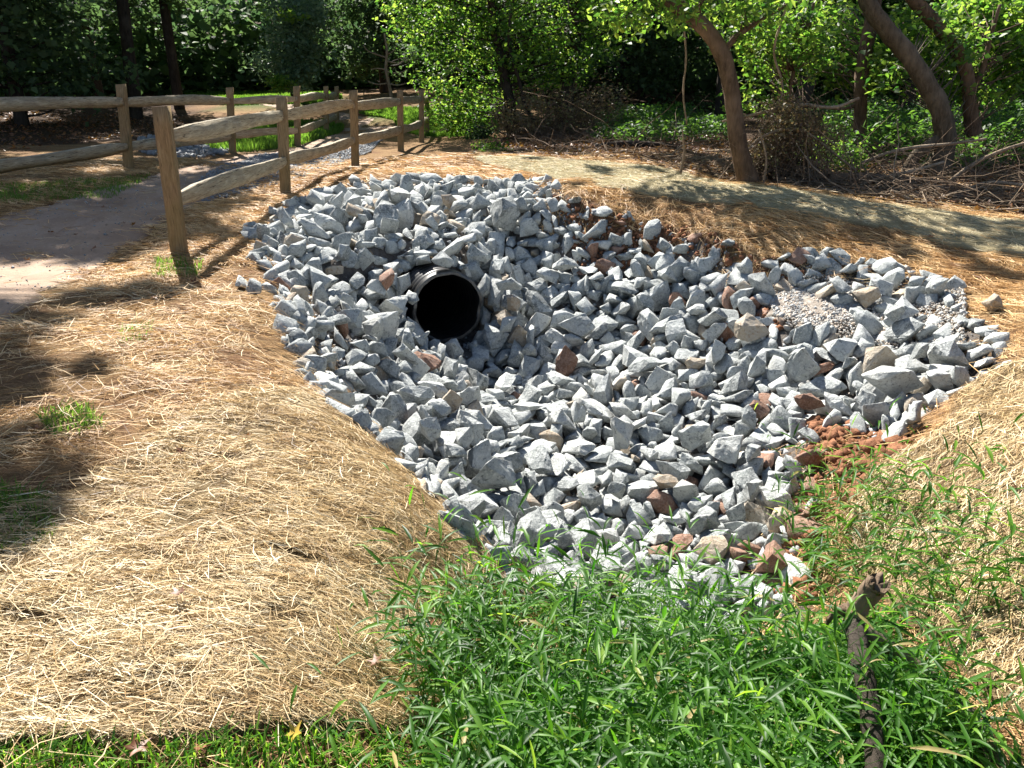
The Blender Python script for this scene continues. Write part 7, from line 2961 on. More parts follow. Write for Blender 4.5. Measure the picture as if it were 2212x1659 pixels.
def fence(posts, fr, label, pre=None, seed=0):
    B = [hitdepth(*p[:2], p[2]) for p in posts]; T = [aty(p[3], p[4], b[1]-.02) for p, b in zip(posts, B)]
    f = empty('split_rail_fence', B[0], label, 'fence', 'split rail fences along the path')
    if pre: B = [pre[0]]+B; T = [pre[1]]+T
    for i, (b, t) in enumerate(zip(B, T)):
        V, F = postmesh(b, t, seed=seed+i, yaw=.12); obj_local('post', V, F, M['wood'], f, t-b)
    for i in range(len(B)-1):
        for q, h in enumerate(fr):
            a = B[i]+(T[i]-B[i])*h; c = B[i+1]+(T[i+1]-B[i+1])*h; d = (c-a)/np.linalg.norm(c-a)
            V, F = railmesh(a-d*(.02 if (i == 0 and not pre) else .07)+[.012*(-1)**i, 0, .0], c+d*.07+[.012*(-1)**i, 0, 0], seed=seed*9+i*3+q, sag=.012*(-1)**(i+q)); obj_local('rail', V, F, M['rail'], f, c-a)
    return f
def hitdepth(px, py, dep): return at(px, py, dep)
NEARP = [(388,545,6.55,348,230),(617,420,9.8,608,210),(768,363,12.4,763,195),(866,328,15.4,864,195),(911,306,18.2,910,193),(923,295,20.8,922,196)]
LEFTP = [(279,365,11.2,261,182),(503,330,14.6,496,189),(643,316,16.0,641,186),(705,290,19.8,704,186),(728,275,23.0,727,186)]
fence(NEARP, (.82, .36), 'sunlit timber split rail fence starting at the front beside the stones', seed=3)
fence(LEFTP, (.80, .27), 'shaded timber split rail fence on the far side of the path', pre=(np.array([-5.95, 8.1, .3]), np.array([-5.95, 8.1, 1.62])), seed=8)
# ------------------------------------------------------------------ foliage helpers
def unit(v): return v/(np.linalg.norm(v, axis=-1, keepdims=True)+1e-9)
def leafgeo(P, size, seed, up=.5, droop=.3, ratio=.28):
    r = np.random.default_rng(seed); n = len(P); L = (size*r.uniform(.6, 1.3, n))[:, None]
    ax = r.normal(size=(n, 3)); ax[:, 2] = ax[:, 2]*.5-droop; ax = unit(ax); nr = r.normal(size=(n, 3)); nr[:, 2] += up*2; sd = unit(np.cross(ax, nr)); nn = np.cross(sd, ax)
    W = L*ratio*r.uniform(.8, 1.2, (n, 1)); fold = nn*W*r.uniform(.1, .6, (n, 1))
    V = np.stack([P, P+ax*L*.42-sd*W+fold, P+ax*L, P+ax*L*.42+sd*W+fold], 1).reshape(-1, 3)
    k = np.arange(n)[:, None]*4; return V, np.concatenate([k+[0, 1, 2], k+[0, 2, 3]])
def ellpts(E, n, seed, per=22, sig=.16, shell=.45):
    """leaf positions gathered in sprays inside ellipsoids E = [(centre, radii)]"""
    r = np.random.default_rng(seed); vol = np.array([np.prod(e[1])**.75 for e in E]); m = max(1, n//per); w = r.choice(len(E), m, p=vol/vol.sum())
    d = unit(r.normal(size=(m, 3)))*(r.random(m)**shell)[:, None]; c = np.array([E[i][0] for i in w])+d*np.array([E[i][1] for i in w])
    P = c[r.integers(0, m, n)]+r.normal(size=(n, 3))*sig*[1, 1, .55]; return P, c
def twigs(C_, roots, r0, seed, acc=None, mx=60):
    r = np.random.default_rng(seed); acc = acc or Acc()
    for c in C_[r.permutation(len(C_))[:mx]]:
        b = roots[np.argmin(np.linalg.norm(roots-c, axis=1)+.5*np.abs(roots[:, 2]-c[2]+.6))]; m = (b+c)/2+r.normal(0, .12, 3)*np.linalg.norm(c-b)*.5
        V, F = tube([b, m, c], [r0, r0*.6, r0*.25], n=6, sides=4, seed=int(r.integers(9999))); acc.add(V, F)
    return acc
def sticks(B, T, R, seed, arch=.2):
    """many thin bent sticks from B to T"""
    r = np.random.default_rng(seed); n = len(B); D = T-B; L = np.linalg.norm(D, axis=1)[:, None]; D = D/L
    s1 = unit(np.cross(D, r.normal(size=(n, 3)))); s2 = np.cross(D, s1); ts = [0, .33, .66, 1]; rings = []
    off = s1*r.normal(0, arch, (n, 1))*L; off2 = s2*r.normal(0, arch*.6, (n, 1))*L
    for t in ts:
        p = B+D*L*t+off*math.sin(math.pi*t)*.6+off2*math.sin(2*math.pi*t)*.3; rr = R[:, None]*(1-.6*t)
        rings += [p+rr*s1, p+rr*(-.5*s1+.87*s2), p+rr*(-.5*s1-.87*s2)]
    V = np.stack(rings, 1).reshape(-1, 3); f = [(a*3+j, a*3+(j+1) % 3, a*3+3+(j+1) % 3, a*3+3+j) for a in range(3) for j in range(3)]
    return V, (np.array(f)[None]+np.arange(n)[:, None, None]*12).reshape(-1, 4)
def pxe(L, Y, dr):          # ellipsoids given by where they stand: centre, spread, distance
    return [(aty(x, y, Y+o), np.array([rx*Y/FPX*1.05, dr, ry*Y/FPX*1.05])) for x, y, rx, ry, *oo in L for o in [(oo[0] if oo else 0)]]
def limb(t, name, pts, Y, widths, mat, seed, sides=12, rough=.07, Ys=None):
    P = [aty(x, y, Y if Ys is None else Ys[i]) for i, (x, y) in enumerate(pts)]; R = [w*Y/FPX/2 for w in widths]
    V, F = tube(P, R, n=len(P)*5, sides=sides, rough=rough, seed=seed); make(name, V, F, mat, t, smooth=True); return np.array(spline(P, R, 14)[0])

# ------------------------------------------------------------------ the sunlit tree in the middle
t = empty('leafy_tree', aty(1108, 292, 19.9), 'sunlit lime green tree with a thin dark trunk behind the end of the fence', 'tree')
tr = limb(t, 'trunk', [(1110,300),(1100,215),(1086,150),(1068,70),(1060,0),(1052,-90),(1035,-200)], 19.9, [30,22,20,18,16,12,6], M['bark_dark'], 1)
limb(t, 'trunk', [(1180,300),(1140,240),(1120,170),(1100,100),(1105,20),(1130,-80)], 19.6, [10,9,8,7,6,4], M['bark_dark'], 2, 6)
E = pxe([(935,60,95,70),(955,140,70,45),(1050,30,130,80),(1180,60,150,90),(1010,215,75,40),(1100,150,90,60),(1230,130,90,60),(1290,60,70,60),(900,20,60,50),(985,255,45,25),(1110,-90,230,90),(960,-70,120,70),(1300,-60,110,70)], 19.9, 1.3)
P, c = ellpts(E, 13500, 3, sig=.2); V, F = leafgeo(P, .125, 4); T = np.repeat(np.clip(np.random.default_rng(5).normal(.5, .32, len(P)), 0, 1), 4)
make('crown', V, F, M['leaf_lime'], t, tint=T); twigs(c, tr, .022, 6, mx=110).build('branches', M['bark_dark'], t)

# ------------------------------------------------------------------ trees on the right
def righttree(name, label, trunks, E, nl, Y, size, seed, mat='leaf_lime', bark='bark_brown', extra=(), tw=60, cat='tree'):
    t = empty(name, aty(*trunks[0][0][0], Y), label, cat); roots = []
    for i, (pts, w) in enumerate(trunks): roots.append(limb(t, 'trunk' if i == 0 else 'branch', pts, Y, w, M[bark], seed+i, 14 if i == 0 else 8))
    roots = np.concatenate(roots)
    if nl:
        P, c = ellpts(E, nl, seed+9, sig=.17); V, F = leafgeo(P, size, seed+10, ratio=.3); T = np.repeat(np.clip(np.random.default_rng(seed+11).normal(.55, .32, nl), 0, 1), 4)
        make('crown', V, F, M[mat], t, tint=T); twigs(c, roots, .012, seed+12, mx=tw).build('twigs', M[bark], t)
    return t
righttree('leaning_tree', 'brown trunked tree curving up to the left at the edge of the far mat', [([(1618,395),(1598,330),(1588,260),(1580,200),(1568,140),(1545,90),(1505,45),(1440,0),(1380,-30),(1300,-90)], [44,36,33,31,33,31,30,28,25,18]), ([(1562,115),(1590,80),(1640,45),(1700,10)], [14,12,9,6]), ([(1505,45),(1512,10),(1525,-30)], [14,10,8])],
          pxe([(1440,30,85,45),(1370,10,70,40),(1530,-10,90,30),(1640,20,50,40),(1380,-120,180,60)], 10.2, .9), 2600, 10.2, .10, 60)
righttree('slender_tree', 'straight thin tree trunk standing between the leaning tree and the forked tree', [([(1858,325),(1858,260),(1860,190),(1868,120),(1880,60),(1890,0),(1880,-80)], [24,24,26,28,28,24,20]), ([(1855,222),(1825,235),(1780,232),(1720,228)], [9,7,5,3])],
          pxe([(1790,60,80,60,1.3),(1720,120,90,45,1.3),(1840,150,60,40,1.3)], 13.2, .9), 3000, 13.2, .11, 80)
righttree('thick_tree', 'thickest leaning grey trunk at the right with a low curved side stem', [([(2022,372),(2038,330),(2042,290),(2030,235),(2000,180),(1965,125),(1925,75),(1890,32),(1862,-20),(1850,-90)], [46,40,40,38,36,34,33,31,27,22]), ([(2030,300),(1985,330),(1965,360),(1945,400)], [26,24,24,26])],
          pxe([(1990,70,80,60,1.3),(1930,150,50,40,1.3),(2040,120,60,60,1.3),(2060,200,50,30,1.3)], 11.4, .9), 2600, 11.4, .11, 100, bark='bark_grey')
righttree('arching_tree', 'brown trunk arching up to the left beyond the thickest trunk', [([(2105,290),(2098,255),(2094,210),(2088,160),(2062,100),(2020,50),(1975,0),(1930,-60)], [32,28,26,26,26,26,25,20]), ([(2100,200),(2125,140),(2140,80),(2160,10)], [12,10,8,6])],
          pxe([(2130,70,90,70,1.3),(2170,170,70,40,1.3),(2180,20,80,60,1.3),(2090,20,70,40,1.3),(2212,110,60,70,1.3)], 12.3, .9), 4000, 12.3, .12, 120)
righttree('leafy_sapling', 'low leafy boughs hanging over the brush between two brown trunks', [([(1690,390),(1700,300),(1705,200),(1730,100),(1760,0)], [10,9,8,7,6])],
          pxe([(1700,60,70,70),(1660,110,40,50),(1640,200,35,40),(1760,110,50,60),(1620,70,30,50)], 11.5, .7), 2000, 11.5, .10, 140, tw=90)
righttree('bare_tree', 'small bare leafless tree beyond the far end of the near fence', [([(848,225),(842,190),(834,150),(836,110),(830,72)], [8,7,6,5,3]), ([(836,125),(815,118),(795,110),(785,98)], [3,3,2,2]), ([(834,150),(815,148),(800,150)], [3,2,2]), ([(836,180),(815,182),(795,176)], [3,2,2]), ([(836,180),(860,184),(885,178)], [3,2,2]), ([(836,155),(860,158),(880,150)], [3,2,2]), ([(836,118),(850,110),(858,95)], [3,2,2]), ([(836,132),(858,136),(880,130)], [3,2,2])], None, 0, 23.5, .1, 160, bark='stick')

# ------------------------------------------------------------------ dark wood behind
def forest_proto(v):
    r = np.random.default_rng(900+v); h = (11, 12.5, 10)[v]; lean = r.normal(0, .4, 2)
    tp = [(0, 0, -.4), (lean[0]*.3, lean[1]*.3, h*.35), (lean[0], lean[1], h*.9)]
    tV, tF = tube(tp, [.17, .13, .04], n=12, sides=8, seed=v); E = []
    for i in range(20):
        z = r.uniform(.10 if v != 1 else .2, .97)*h; rr = (3.1, 2.6, 3.3)[v]*math.sin(math.pi*min(.97, max(.2, z/h)))**.6
        a = r.uniform(0, 6.28); d = rr*r.uniform(.2, .75); E.append((np.array([d*math.cos(a), d*math.sin(a), z if v != 1 else max(z, 3.2)]), np.array([1.25, 1.25, .75])*r.uniform(.8, 1.3)))
    P, c = ellpts(E, 11000, 910+v, per=34, sig=.26); lV, lF = leafgeo(P, .19, 920+v, ratio=.34)
    roots = np.array(spline(tp, [1, 1, 1], 14)[0]); b = twigs(c, roots, .03, 930+v, mx=60)
    T = np.clip(np.repeat(r.normal(.45, .25, len(P)), 4), 0, 1)
    mats = M[('leaf_dark', 'leaf_dark', 'leaf_mid')[v]]
    return npmesh('trunk', tV, tF, M['bark_dark'], smooth=True), npmesh('crown', lV, lF, mats, tint=T), npmesh('branches', np.concatenate(b.V), np.concatenate(b.F[4]), M['bark_dark'])
PROTO = [forest_proto(v) for v in range(3)]
spots = [(-17.5,20.5,0,'dark tree at the far left beyond the shaded fence'),(-14.2,23.5,1,'dark tree above the first post of the shaded fence'),(-12.2,20.2,0,'dark bushy tree just behind the shaded fence rails'),(-11.6,28.5,1,'dark tree standing left of the strip of lit lawn'),(-20.5,27,1,'dark tree deep in the far left corner'),(-8.2,31,1,'dark tree over the bend of the path'),
 (-15.8,31.5,1,'dark tree behind the others at the upper left'),(-5.2,33.5,0,'dark tree behind the small bare tree'),(-2.2,30.5,1,'dark tree filling the gap left of the lime tree'),(.8,31,0,'dark tree directly behind the lime tree'),(3.6,27.5,0,'dark tree right of the lime tree crown'),(6.4,25.2,1,'dark tree behind the leaning brown trunk'),
 (5.0,32,0,'dark tree farthest behind the brush'),(9.0,28.5,0,'dark tree between the leaning and slender trunks'),(11.5,23.8,1,'dark tree behind the slender straight trunk'),(14.6,25.5,0,'dark tree behind the thickest leaning trunk'),(16.0,20.5,2,'green tree at the far right edge of the woods'),(19.5,24,0,'dark tree outermost on the right'),(12.6,32,2,'mid green tree far back on the right'),(-25,21,0,'dark tree beyond the left edge of the path'),(17.5,32,1,'dark tree in the far right corner'),(24,21,0,'dark tree beyond the right border of the woods')]
fr = np.random.default_rng(55)
for x, y, v, lab in spots:
    z = float(TZ(x, y)[0]); t = empty('forest_tree', (x, y, z-.05), lab, 'tree', 'shaded trees of the wood behind'); t.rotation_euler = (0, 0, fr.uniform(0, 6.28)); s_ = fr.uniform(.9, 1.15); t.scale = (s_, s_, s_)
    for nm, m_ in zip(('trunk', 'crown', 'branches'), PROTO[v]): put(nm, m_, t)
t = empty('sunlit_bush', aty(640, 215, 25.5), 'pale bluish green bush catching sun above the bend of the path', 'bush')
E = pxe([(625,60,45,50),(650,110,40,45),(600,140,45,35),(640,165,28,22),(660,30,40,40)], 25.5, 1.1); P, c = ellpts(E, 6000, 70, sig=.2); V, F = leafgeo(P, .15, 71)
make('crown', V, F, M['leaf_blue'], t, tint=np.repeat(np.random.default_rng(72).random(len(P)), 4)); limb(t, 'trunk', [(640,220),(635,160),(640,90),(650,20)], 25.5, [8,7,6,4], M['bark_dark'], 73, 6)
P, c = ellpts(pxe([(597,182,20,14),(632,38,28,18),(610,175,30,10)], 24.3, .5), 500, 75, sig=.12); V, F = leafgeo(P, .14, 76)
make('sunlit_sprays', V, F, M['leaf_lime'], t, tint=np.repeat(np.random.default_rng(77).uniform(.4, 1, len(P)), 4))
# far woods closing the view
r = np.random.default_rng(80); n = 72000; th = r.uniform(rad(-75), rad(75), n); R_ = r.uniform(37, 46, n); gap = (th > rad(-30)) & (th < rad(-7)); near_ = r.random(n) < .5; R_ = np.where(gap, np.where(near_, R_*.6+17.2, R_+12), R_); x = R_*np.sin(th); y = R_*np.cos(th); z = TZ(x, y)+r.random(n)**1.3*np.where(gap & near_, 4.2, 11)
V, F = leafgeo(np.column_stack([x, y, z]), .55, 81, ratio=.4); tag(make('far_woods', V, F, M['leaf_dark'], tint=np.repeat(r.random(n), 4)), 'dark mass of distant woods closing the view', 'woods', kind='stuff')

# ------------------------------------------------------------------ trees with unseen crowns, leaf clumps placed sunward of the wanted ground shade
def shadecrown(discs, h, trunk, label, seed, dens=1500, leaf=.17, name='shade_tree'):
    r = np.random.default_rng(seed); P = []; cs = []
    for px, py, R in discs:
        g = hit(px, py) if py < 1700 else np.array([px, py, 0]); c = g+SUNV*((h+r.uniform(-.8, .8))/SUNV[2]); cs.append(c); n = int(dens*R*R)+40
        m_ = max(3, int(9*R)+3); sub = r.normal(size=(m_, 3))*R*.52; q = sub[r.integers(0, m_, n)]+r.normal(size=(n, 3))*min(R*.22, .16)*[1.3, 1.3, .7]; P.append(c+q)
    P = np.concatenate(P); cs = np.array(cs); g = float(TZ(trunk[0], trunk[1])[0]); t = empty(name, (*trunk, g-.05), label, 'tree')
    tp = np.array([(trunk[0], trunk[1], g-.4), (trunk[0]+.3, trunk[1]-.2, g+h*.45), (*(np.array(trunk)*.6+cs.mean(0)[:2]*.4), g+h*.85)])
    V, F = tube(tp, [.22, .17, .09], n=16, sides=10, seed=seed); make('trunk', V, F, M['bark_dark'], t, smooth=True)
    roots = spline(tp, [1, 1, 1], 12)[0][6:]; a = Acc()
    for i, c in enumerate(cs):
        b = roots[np.argmin(np.linalg.norm(roots-c, axis=1))]; V, F = tube([b, (b+c)/2+[0, 0, .3], c], [.05, .035, .012], n=8, sides=5, seed=i); a.add(V, F)
    a.build('branches', M['bark_dark'], t)
    V, F = leafgeo(P, leaf, seed+1, ratio=.36); make('crown', V, F, M['leaf_mid'], t, tint=np.repeat(r.random(len(P)), 4))
shadecrown([(150,520,.75),(300,470,.8),(250,415,.9),(420,425,.8),(70,460,.9),(-60,520,.8),(360,500,.35),(0,680,.2),(230,560,.25),(520,375,.8),(400,350,1.1),(200,360,1.1),(0,400,1.0)], 7.6, (-13.5, 16.5), 'tall tree left of the path whose crown shades the clay', 201, 2700, .16)
shadecrown([(620,345,.6),(760,300,.9),(300,310,1.3),(100,320,1.4),(200,270,1.8)], 8.6, (-11.8, 25.5), 'tall tree behind the shaded fence darkening the far end of the path', 211, 1500, .2)
shadecrown([(100,690,0.19),(180,655,0.22),(260,630,0.20),(340,640,0.14),(60,730,0.17),(0,790,0.21),(90,800,0.14),(190,795,0.12),(-60,880,0.26),(0,960,0.19),(-20,1060,0.24),(-100,1180,0.30),(30,1180,0.10),(20,870,0.12)], 6.8, (-12.0, 11.5), 'tree outside the left edge dappling the straw bank', 221, 4200, .11)
shadecrown([(1390,425,0.11),(1480,440,0.11),(1640,415,0.15),(1560,385,0.18),(1700,462,0.20),(1800,478,0.20),(1900,500,0.23),(2000,512,0.23),(2100,480,0.26),(2212,500,0.31),(2060,545,0.14),(1960,548,0.08),(2150,590,0.11),(2212,610,0.11),(1300,372,0.20),(1420,372,0.15),(1150,345,0.18),(1240,400,0.08),(1850,455,0.13),(2300,540,0.31),(2212,560,0.15)], 6.3, (1.2, 20.5), 'tall tree behind the lime one shading the far mat', 231, 1500, .13)
shadecrown([(1000,322,0.48),(900,335,0.24),(1100,325,0.48),(1250,325,0.54),(1400,335,0.48),(1550,350,0.42),(1700,370,0.48),(1850,390,0.48),(2000,410,0.48),(2150,430,0.48),(2212,380,0.72),(1950,340,0.78),(1700,320,0.84),(1400,290,0.90),(1200,290,0.72),(2150,320,0.84)], 8.2, (7.4, 21.5), 'tall tree in the wood shading the brush and fallen logs', 241, 850, .2)

# ------------------------------------------------------------------ brush, undergrowth, logs
def region(px, n, seed): return inside(wpoly(px), n, seed)
def brush(name, px, n, hgt, rad_, mat, seed, label, cat, spread=.6, flat=.3):
    r = np.random.default_rng(seed); xy = region(px, n, seed); B = np.column_stack([xy, GZ(xy[:, 0], xy[:, 1])+r.random(n)*hgt*.4]); d = r.normal(size=(n, 3)); d[:, 2] = np.abs(d[:, 2])*flat; L = r.lognormal(math.log(spread), .5, n)[:, None]
    T = B+unit(d)*L; T[:, 2] = np.maximum(T[:, 2], B[:, 2]-.1); V, F = sticks(B, T, r.lognormal(math.log(rad_), .45, n), seed); return tag(make(name, V, F, M[mat]), label, cat, kind='stuff')
brush('dead_brush', [(1090,322),(1120,270),(1330,262),(1560,300),(1600,390),(1400,358),(1200,342)], 700, .35, .005, 'twig', 301, 'tangle of dead brown twigs under the lime tree', 'brush', .5, .35)
brush('dead_brush', [(1620,398),(1600,330),(1800,310),(2000,330),(2300,340),(2700,500),(2212,468),(1850,430)], 1200, .3, .005, 'twig', 302, 'heap of dead branches and twigs along the wood edge on the right', 'brush', .6, .4)
brush('fallen_sticks', [(1440,362),(1620,392),(1850,425),(2212,466),(2600,510),(2400,430),(1850,390),(1620,350),(1440,335)], 900, .1, .007, 'stick', 303, 'pale fallen sticks lying on the dark litter', 'sticks', .4, .1)
def bush(name, label, E, n, size, mat, seed, stick=0, foot=None, cat='bush', ratio=.3):
    P, c = ellpts(E, n, seed, sig=.13, shell=.6); b = np.array(foot); t = empty(name, b, label, cat); V, F = leafgeo(P, size, seed+1, ratio=ratio)
    make('foliage', V, F, M[mat], t, tint=np.repeat(np.random.default_rng(seed).random(len(P)), 4))
    if stick:
        r = np.random.default_rng(seed); B = b+r.normal(0, .25, (stick, 3))*[1.5, 1, 0]; T = c[r.integers(0, len(c), stick)]+r.normal(0, .15, (stick, 3)); V, F = sticks(B, T, r.uniform(.004, .010, stick), seed); make('stems', V, F, M['twig'], t)
bush('bramble_bush', 'dark brown bramble bush at the foot of the lime tree', pxe([(1180,230,80,50),(1260,250,80,45),(1150,280,60,30),(1300,210,60,40),(1090,255,30,40)], 18.6, .9), 4500, .07, 'dry', 310, 260, aty(1200, 305, 18.6))
bush('dry_bush', 'brown dried bush beside the leaning brown trunk', pxe([(1690,290,60,45),(1740,270,50,35),(1650,330,35,35),(1760,320,45,35),(1700,240,40,25)], 10.6, .5), 5200, .04, 'dry', 320, 320, aty(1690, 385, 10.6))
bush('young_bush', 'bright green bush at the lawn corner behind the fence end', pxe([(985,255,50,32),(950,240,35,25),(1030,235,40,25)], 20.5, .6), 1500, .1, 'leaf_lime', 330, 20, aty(985, 285, 20.5))
bush('dark_shrub', 'small dark leaved shrub left of the lime tree trunk', pxe([(1045,290,30,18),(1020,285,20,12)], 19.3, .4), 500, .1, 'leaf_dark', 335, 10, aty(1040, 305, 19.3))
bush('small_plant', 'small bright green plant at the edge of the far mat', pxe([(1060,318,22,14),(1075,325,20,10)], 14.6, .25), 420, .06, 'leaf_lime', 340, 8, aty(1065, 335, 14.6), 'plant')
def under(name, px, n, hgt, size, mat, seed, label, cat='undergrowth', tm=(0, 1)):
    r = np.random.default_rng(seed); xy = region(px, n, seed); hm = .5+vnoise(xy[:, 0], xy[:, 1], .8)*1.2; P = np.column_stack([xy, GZ(xy[:, 0], xy[:, 1])+r.random(n)*hgt*hm.clip(.15, 1)]); V, F = leafgeo(P, size, seed, up=1., droop=0, ratio=.26)
    return tag(make(name, V, F, M[mat], tint=np.repeat(r.uniform(*tm, n), 4)), label, cat, kind='stuff')
under('undergrowth', [(1270,300),(1300,262),(1480,262),(1590,290),(1590,312),(1450,312),(1360,318)], 9000, .6, .10, 'leaf_mid', 350, 'green undergrowth between the lime tree and the leaning trunk')
under('undergrowth', [(1770,330),(1780,262),(2080,258),(2320,270),(2320,360),(2000,372),(1850,362)], 17000, .7, .10, 'leaf_mid', 351, 'green undergrowth behind the slender trunk and the brush')
under('undergrowth', [(1480,250),(1500,215),(1900,215),(2212,215),(2400,260),(1900,262)], 7000, .6, .14, 'leaf_dark', 352, 'dark low plants deep in the wood')
under('undergrowth', [(1690,365),(1760,335),(1850,345),(1880,390),(1800,385)], 2600, .4, .06, 'leaf_lime', 353, 'bright small leaves around the fallen log')
under('leaf_litter', [(1080,318),(1200,341),(1450,360),(1620,396),(1850,430),(2212,470),(2800,540),(2800,380),(2212,330),(1600,300),(1100,280)], 16000, .05, .07, 'deadleaf', 354, 'brown fallen leaves carpeting the wood floor', 'leaf litter', (0, .7))
under('leaf_litter', [(-400,420),(0,330),(250,300),(420,285),(400,250),(0,240),(-600,260)], 5000, .05, .09, 'deadleaf', 355, 'brown leaves under the dark trees left of the path', 'leaf litter', (0, .7))
def log(name, label, pts, Y, w, mat, seed, cat='log', Ys=None):
    t = empty(name, aty(*pts[0], Y if Ys is None else Ys[0]), label, cat); limb(t, 'stem', pts, Y, w, M[mat], seed, 10, .1, Ys); return t
log('fallen_log', 'thick fallen log lying before the forked grey trunk', [(1790,386),(1860,384),(1930,390),(2010,394),(2060,400)], 10.2, [22,20,20,17,14], 'bark_brown', 401)
log('fallen_log', 'dark fallen log left of the leaning trunk', [(1285,318),(1360,310),(1440,316),(1500,328)], 15., [14,13,12,10], 'bark_dark', 402)
log('fallen_log', 'short pale log beside the leaning trunk base', [(1500,335),(1545,329),(1600,326)], 14., [12,12,10], 'stick', 403)
for i, (p, Y, w, lab) in enumerate([([(1560,262),(1640,245),(1720,226),(1800,232),(1856,212)], 11., [4,6,7,7,6], 'long bare branch reaching across to the slender trunk'), ([(1610,330),(1640,300),(1690,280),(1740,285),(1800,330),(1850,370)], 10.4, [6,6,6,5,5,4], 'arched dead branch over the dry bush'), ([(1860,352),(1920,330),(1980,318),(2060,310),(2130,300)], 10.6, [6,7,7,6,5], 'pale branch lying before the thick trunk'), ([(1840,408),(1900,385),(1960,372),(2040,350)], 10., [5,6,6,5], 'thin branch crossing the thick fallen log'),
    ([(2050,392),(2110,350),(2180,320),(2250,300)], 10.2, [8,8,7,6], 'dead branch rising to the right edge'), ([(2070,420),(2130,395),(2212,400),(2300,410)], 9.4, [6,7,6,5], 'fallen branch at the right end of the wood edge'), ([(1925,412),(1990,440),(2080,452),(2160,470)], 8.8, [6,7,6,4], 'bent branch on the litter beside the mat'), ([(1478,60),(1482,130),(1476,200),(1484,270)], 11.5, [4,4,4,3], 'hanging vine left of the leaning trunk'), ([(1700,10),(1672,110),(1690,200),(1640,290)], 10.8, [4,5,4,4], 'long vine drooping beside the leaning trunk'), ([(1650,395),(1655,340),(1640,280)], 10., [5,4,3], 'upright dead stem beside the leaning trunk base'), ([(1470,375),(1478,330),(1474,280)], 11., [6,5,3], 'upright dead stem at the mat edge')]):
    log('dead_branch', lab, p, Y, w, 'stick', 410+i, 'branch')

# ------------------------------------------------------------------ lawns and low grass
def turf(name, polyw, n, h, w, mat, seed, label, lean=.5, cat='grass', tm=(.2, 1)):
    r = np.random.default_rng(seed); xy = inside(polyw, n, seed); z = GZ(xy[:, 0], xy[:, 1]); a = r.uniform(0, 6.28, n); L = h*r.uniform(.5, 1.4, n); d = np.column_stack([np.cos(a), np.sin(a)])*(r.random(n)*lean*L)[:, None]
    B = np.column_stack([xy, z]); s = np.column_stack([-np.sin(a), np.cos(a), 0*a])*(w*r.uniform(.6, 1.3, n)/2)[:, None]; Mi = B+np.column_stack([d*.35, L*.6]); T = B+np.column_stack([d, L*.95])
    V = np.stack([B-s*.7, B+s*.7, Mi+s, Mi-s, T], 1).reshape(-1, 3); k = np.arange(n)[:, None]*5
    return tag(make(name, V, [k+[0, 1, 2, 3], k+[3, 2, 4]], M[mat], tint=np.repeat(r.uniform(*tm, n), 5)), label, cat, kind='stuff')
turf('lawn_grass', LAWNL, 26000, .14, .022, 'lawn', 501, 'short green grass between the shaded fence and the path')
turf('lawn_grass', LAWNF, 24000, .15, .05, 'lawn', 502, 'strip of lit grass below the dark trees at the upper left')
turf('lawn_grass', LAWNR, 26000, .10, .03, 'lawn', 503, 'yellow green grass between the path bend and the lime tree')
turf('edge_grass', WEEDP, 3400, .045, .006, 'grass', 504, 'short green grass along the front edge of the erosion mat', 1.6)
for i, (px, n, lab) in enumerate([([(80,900),(190,880),(230,930),(120,950)], 420, 'sprigs of new grass in the straw at the left'), ([(330,560),(440,565),(430,600),(330,600)], 420, 'grass tuft in the straw at the foot of the front post'), ([(-80,1040),(110,1080),(130,1180),(-80,1240)], 1500, 'patch of grass through the straw at the left edge'), ([(0,400),(200,390),(330,380),(250,430),(0,440)], 3500, 'thin grass on the shaded verge left of the path'), ([(260,710),(330,700),(330,740),(260,745)], 120, 'few grass blades in the dappled straw')]):
    turf('grass_tuft', wpoly(px), n, .05, .006, 'lawn', 510+i, lab, 1.2)

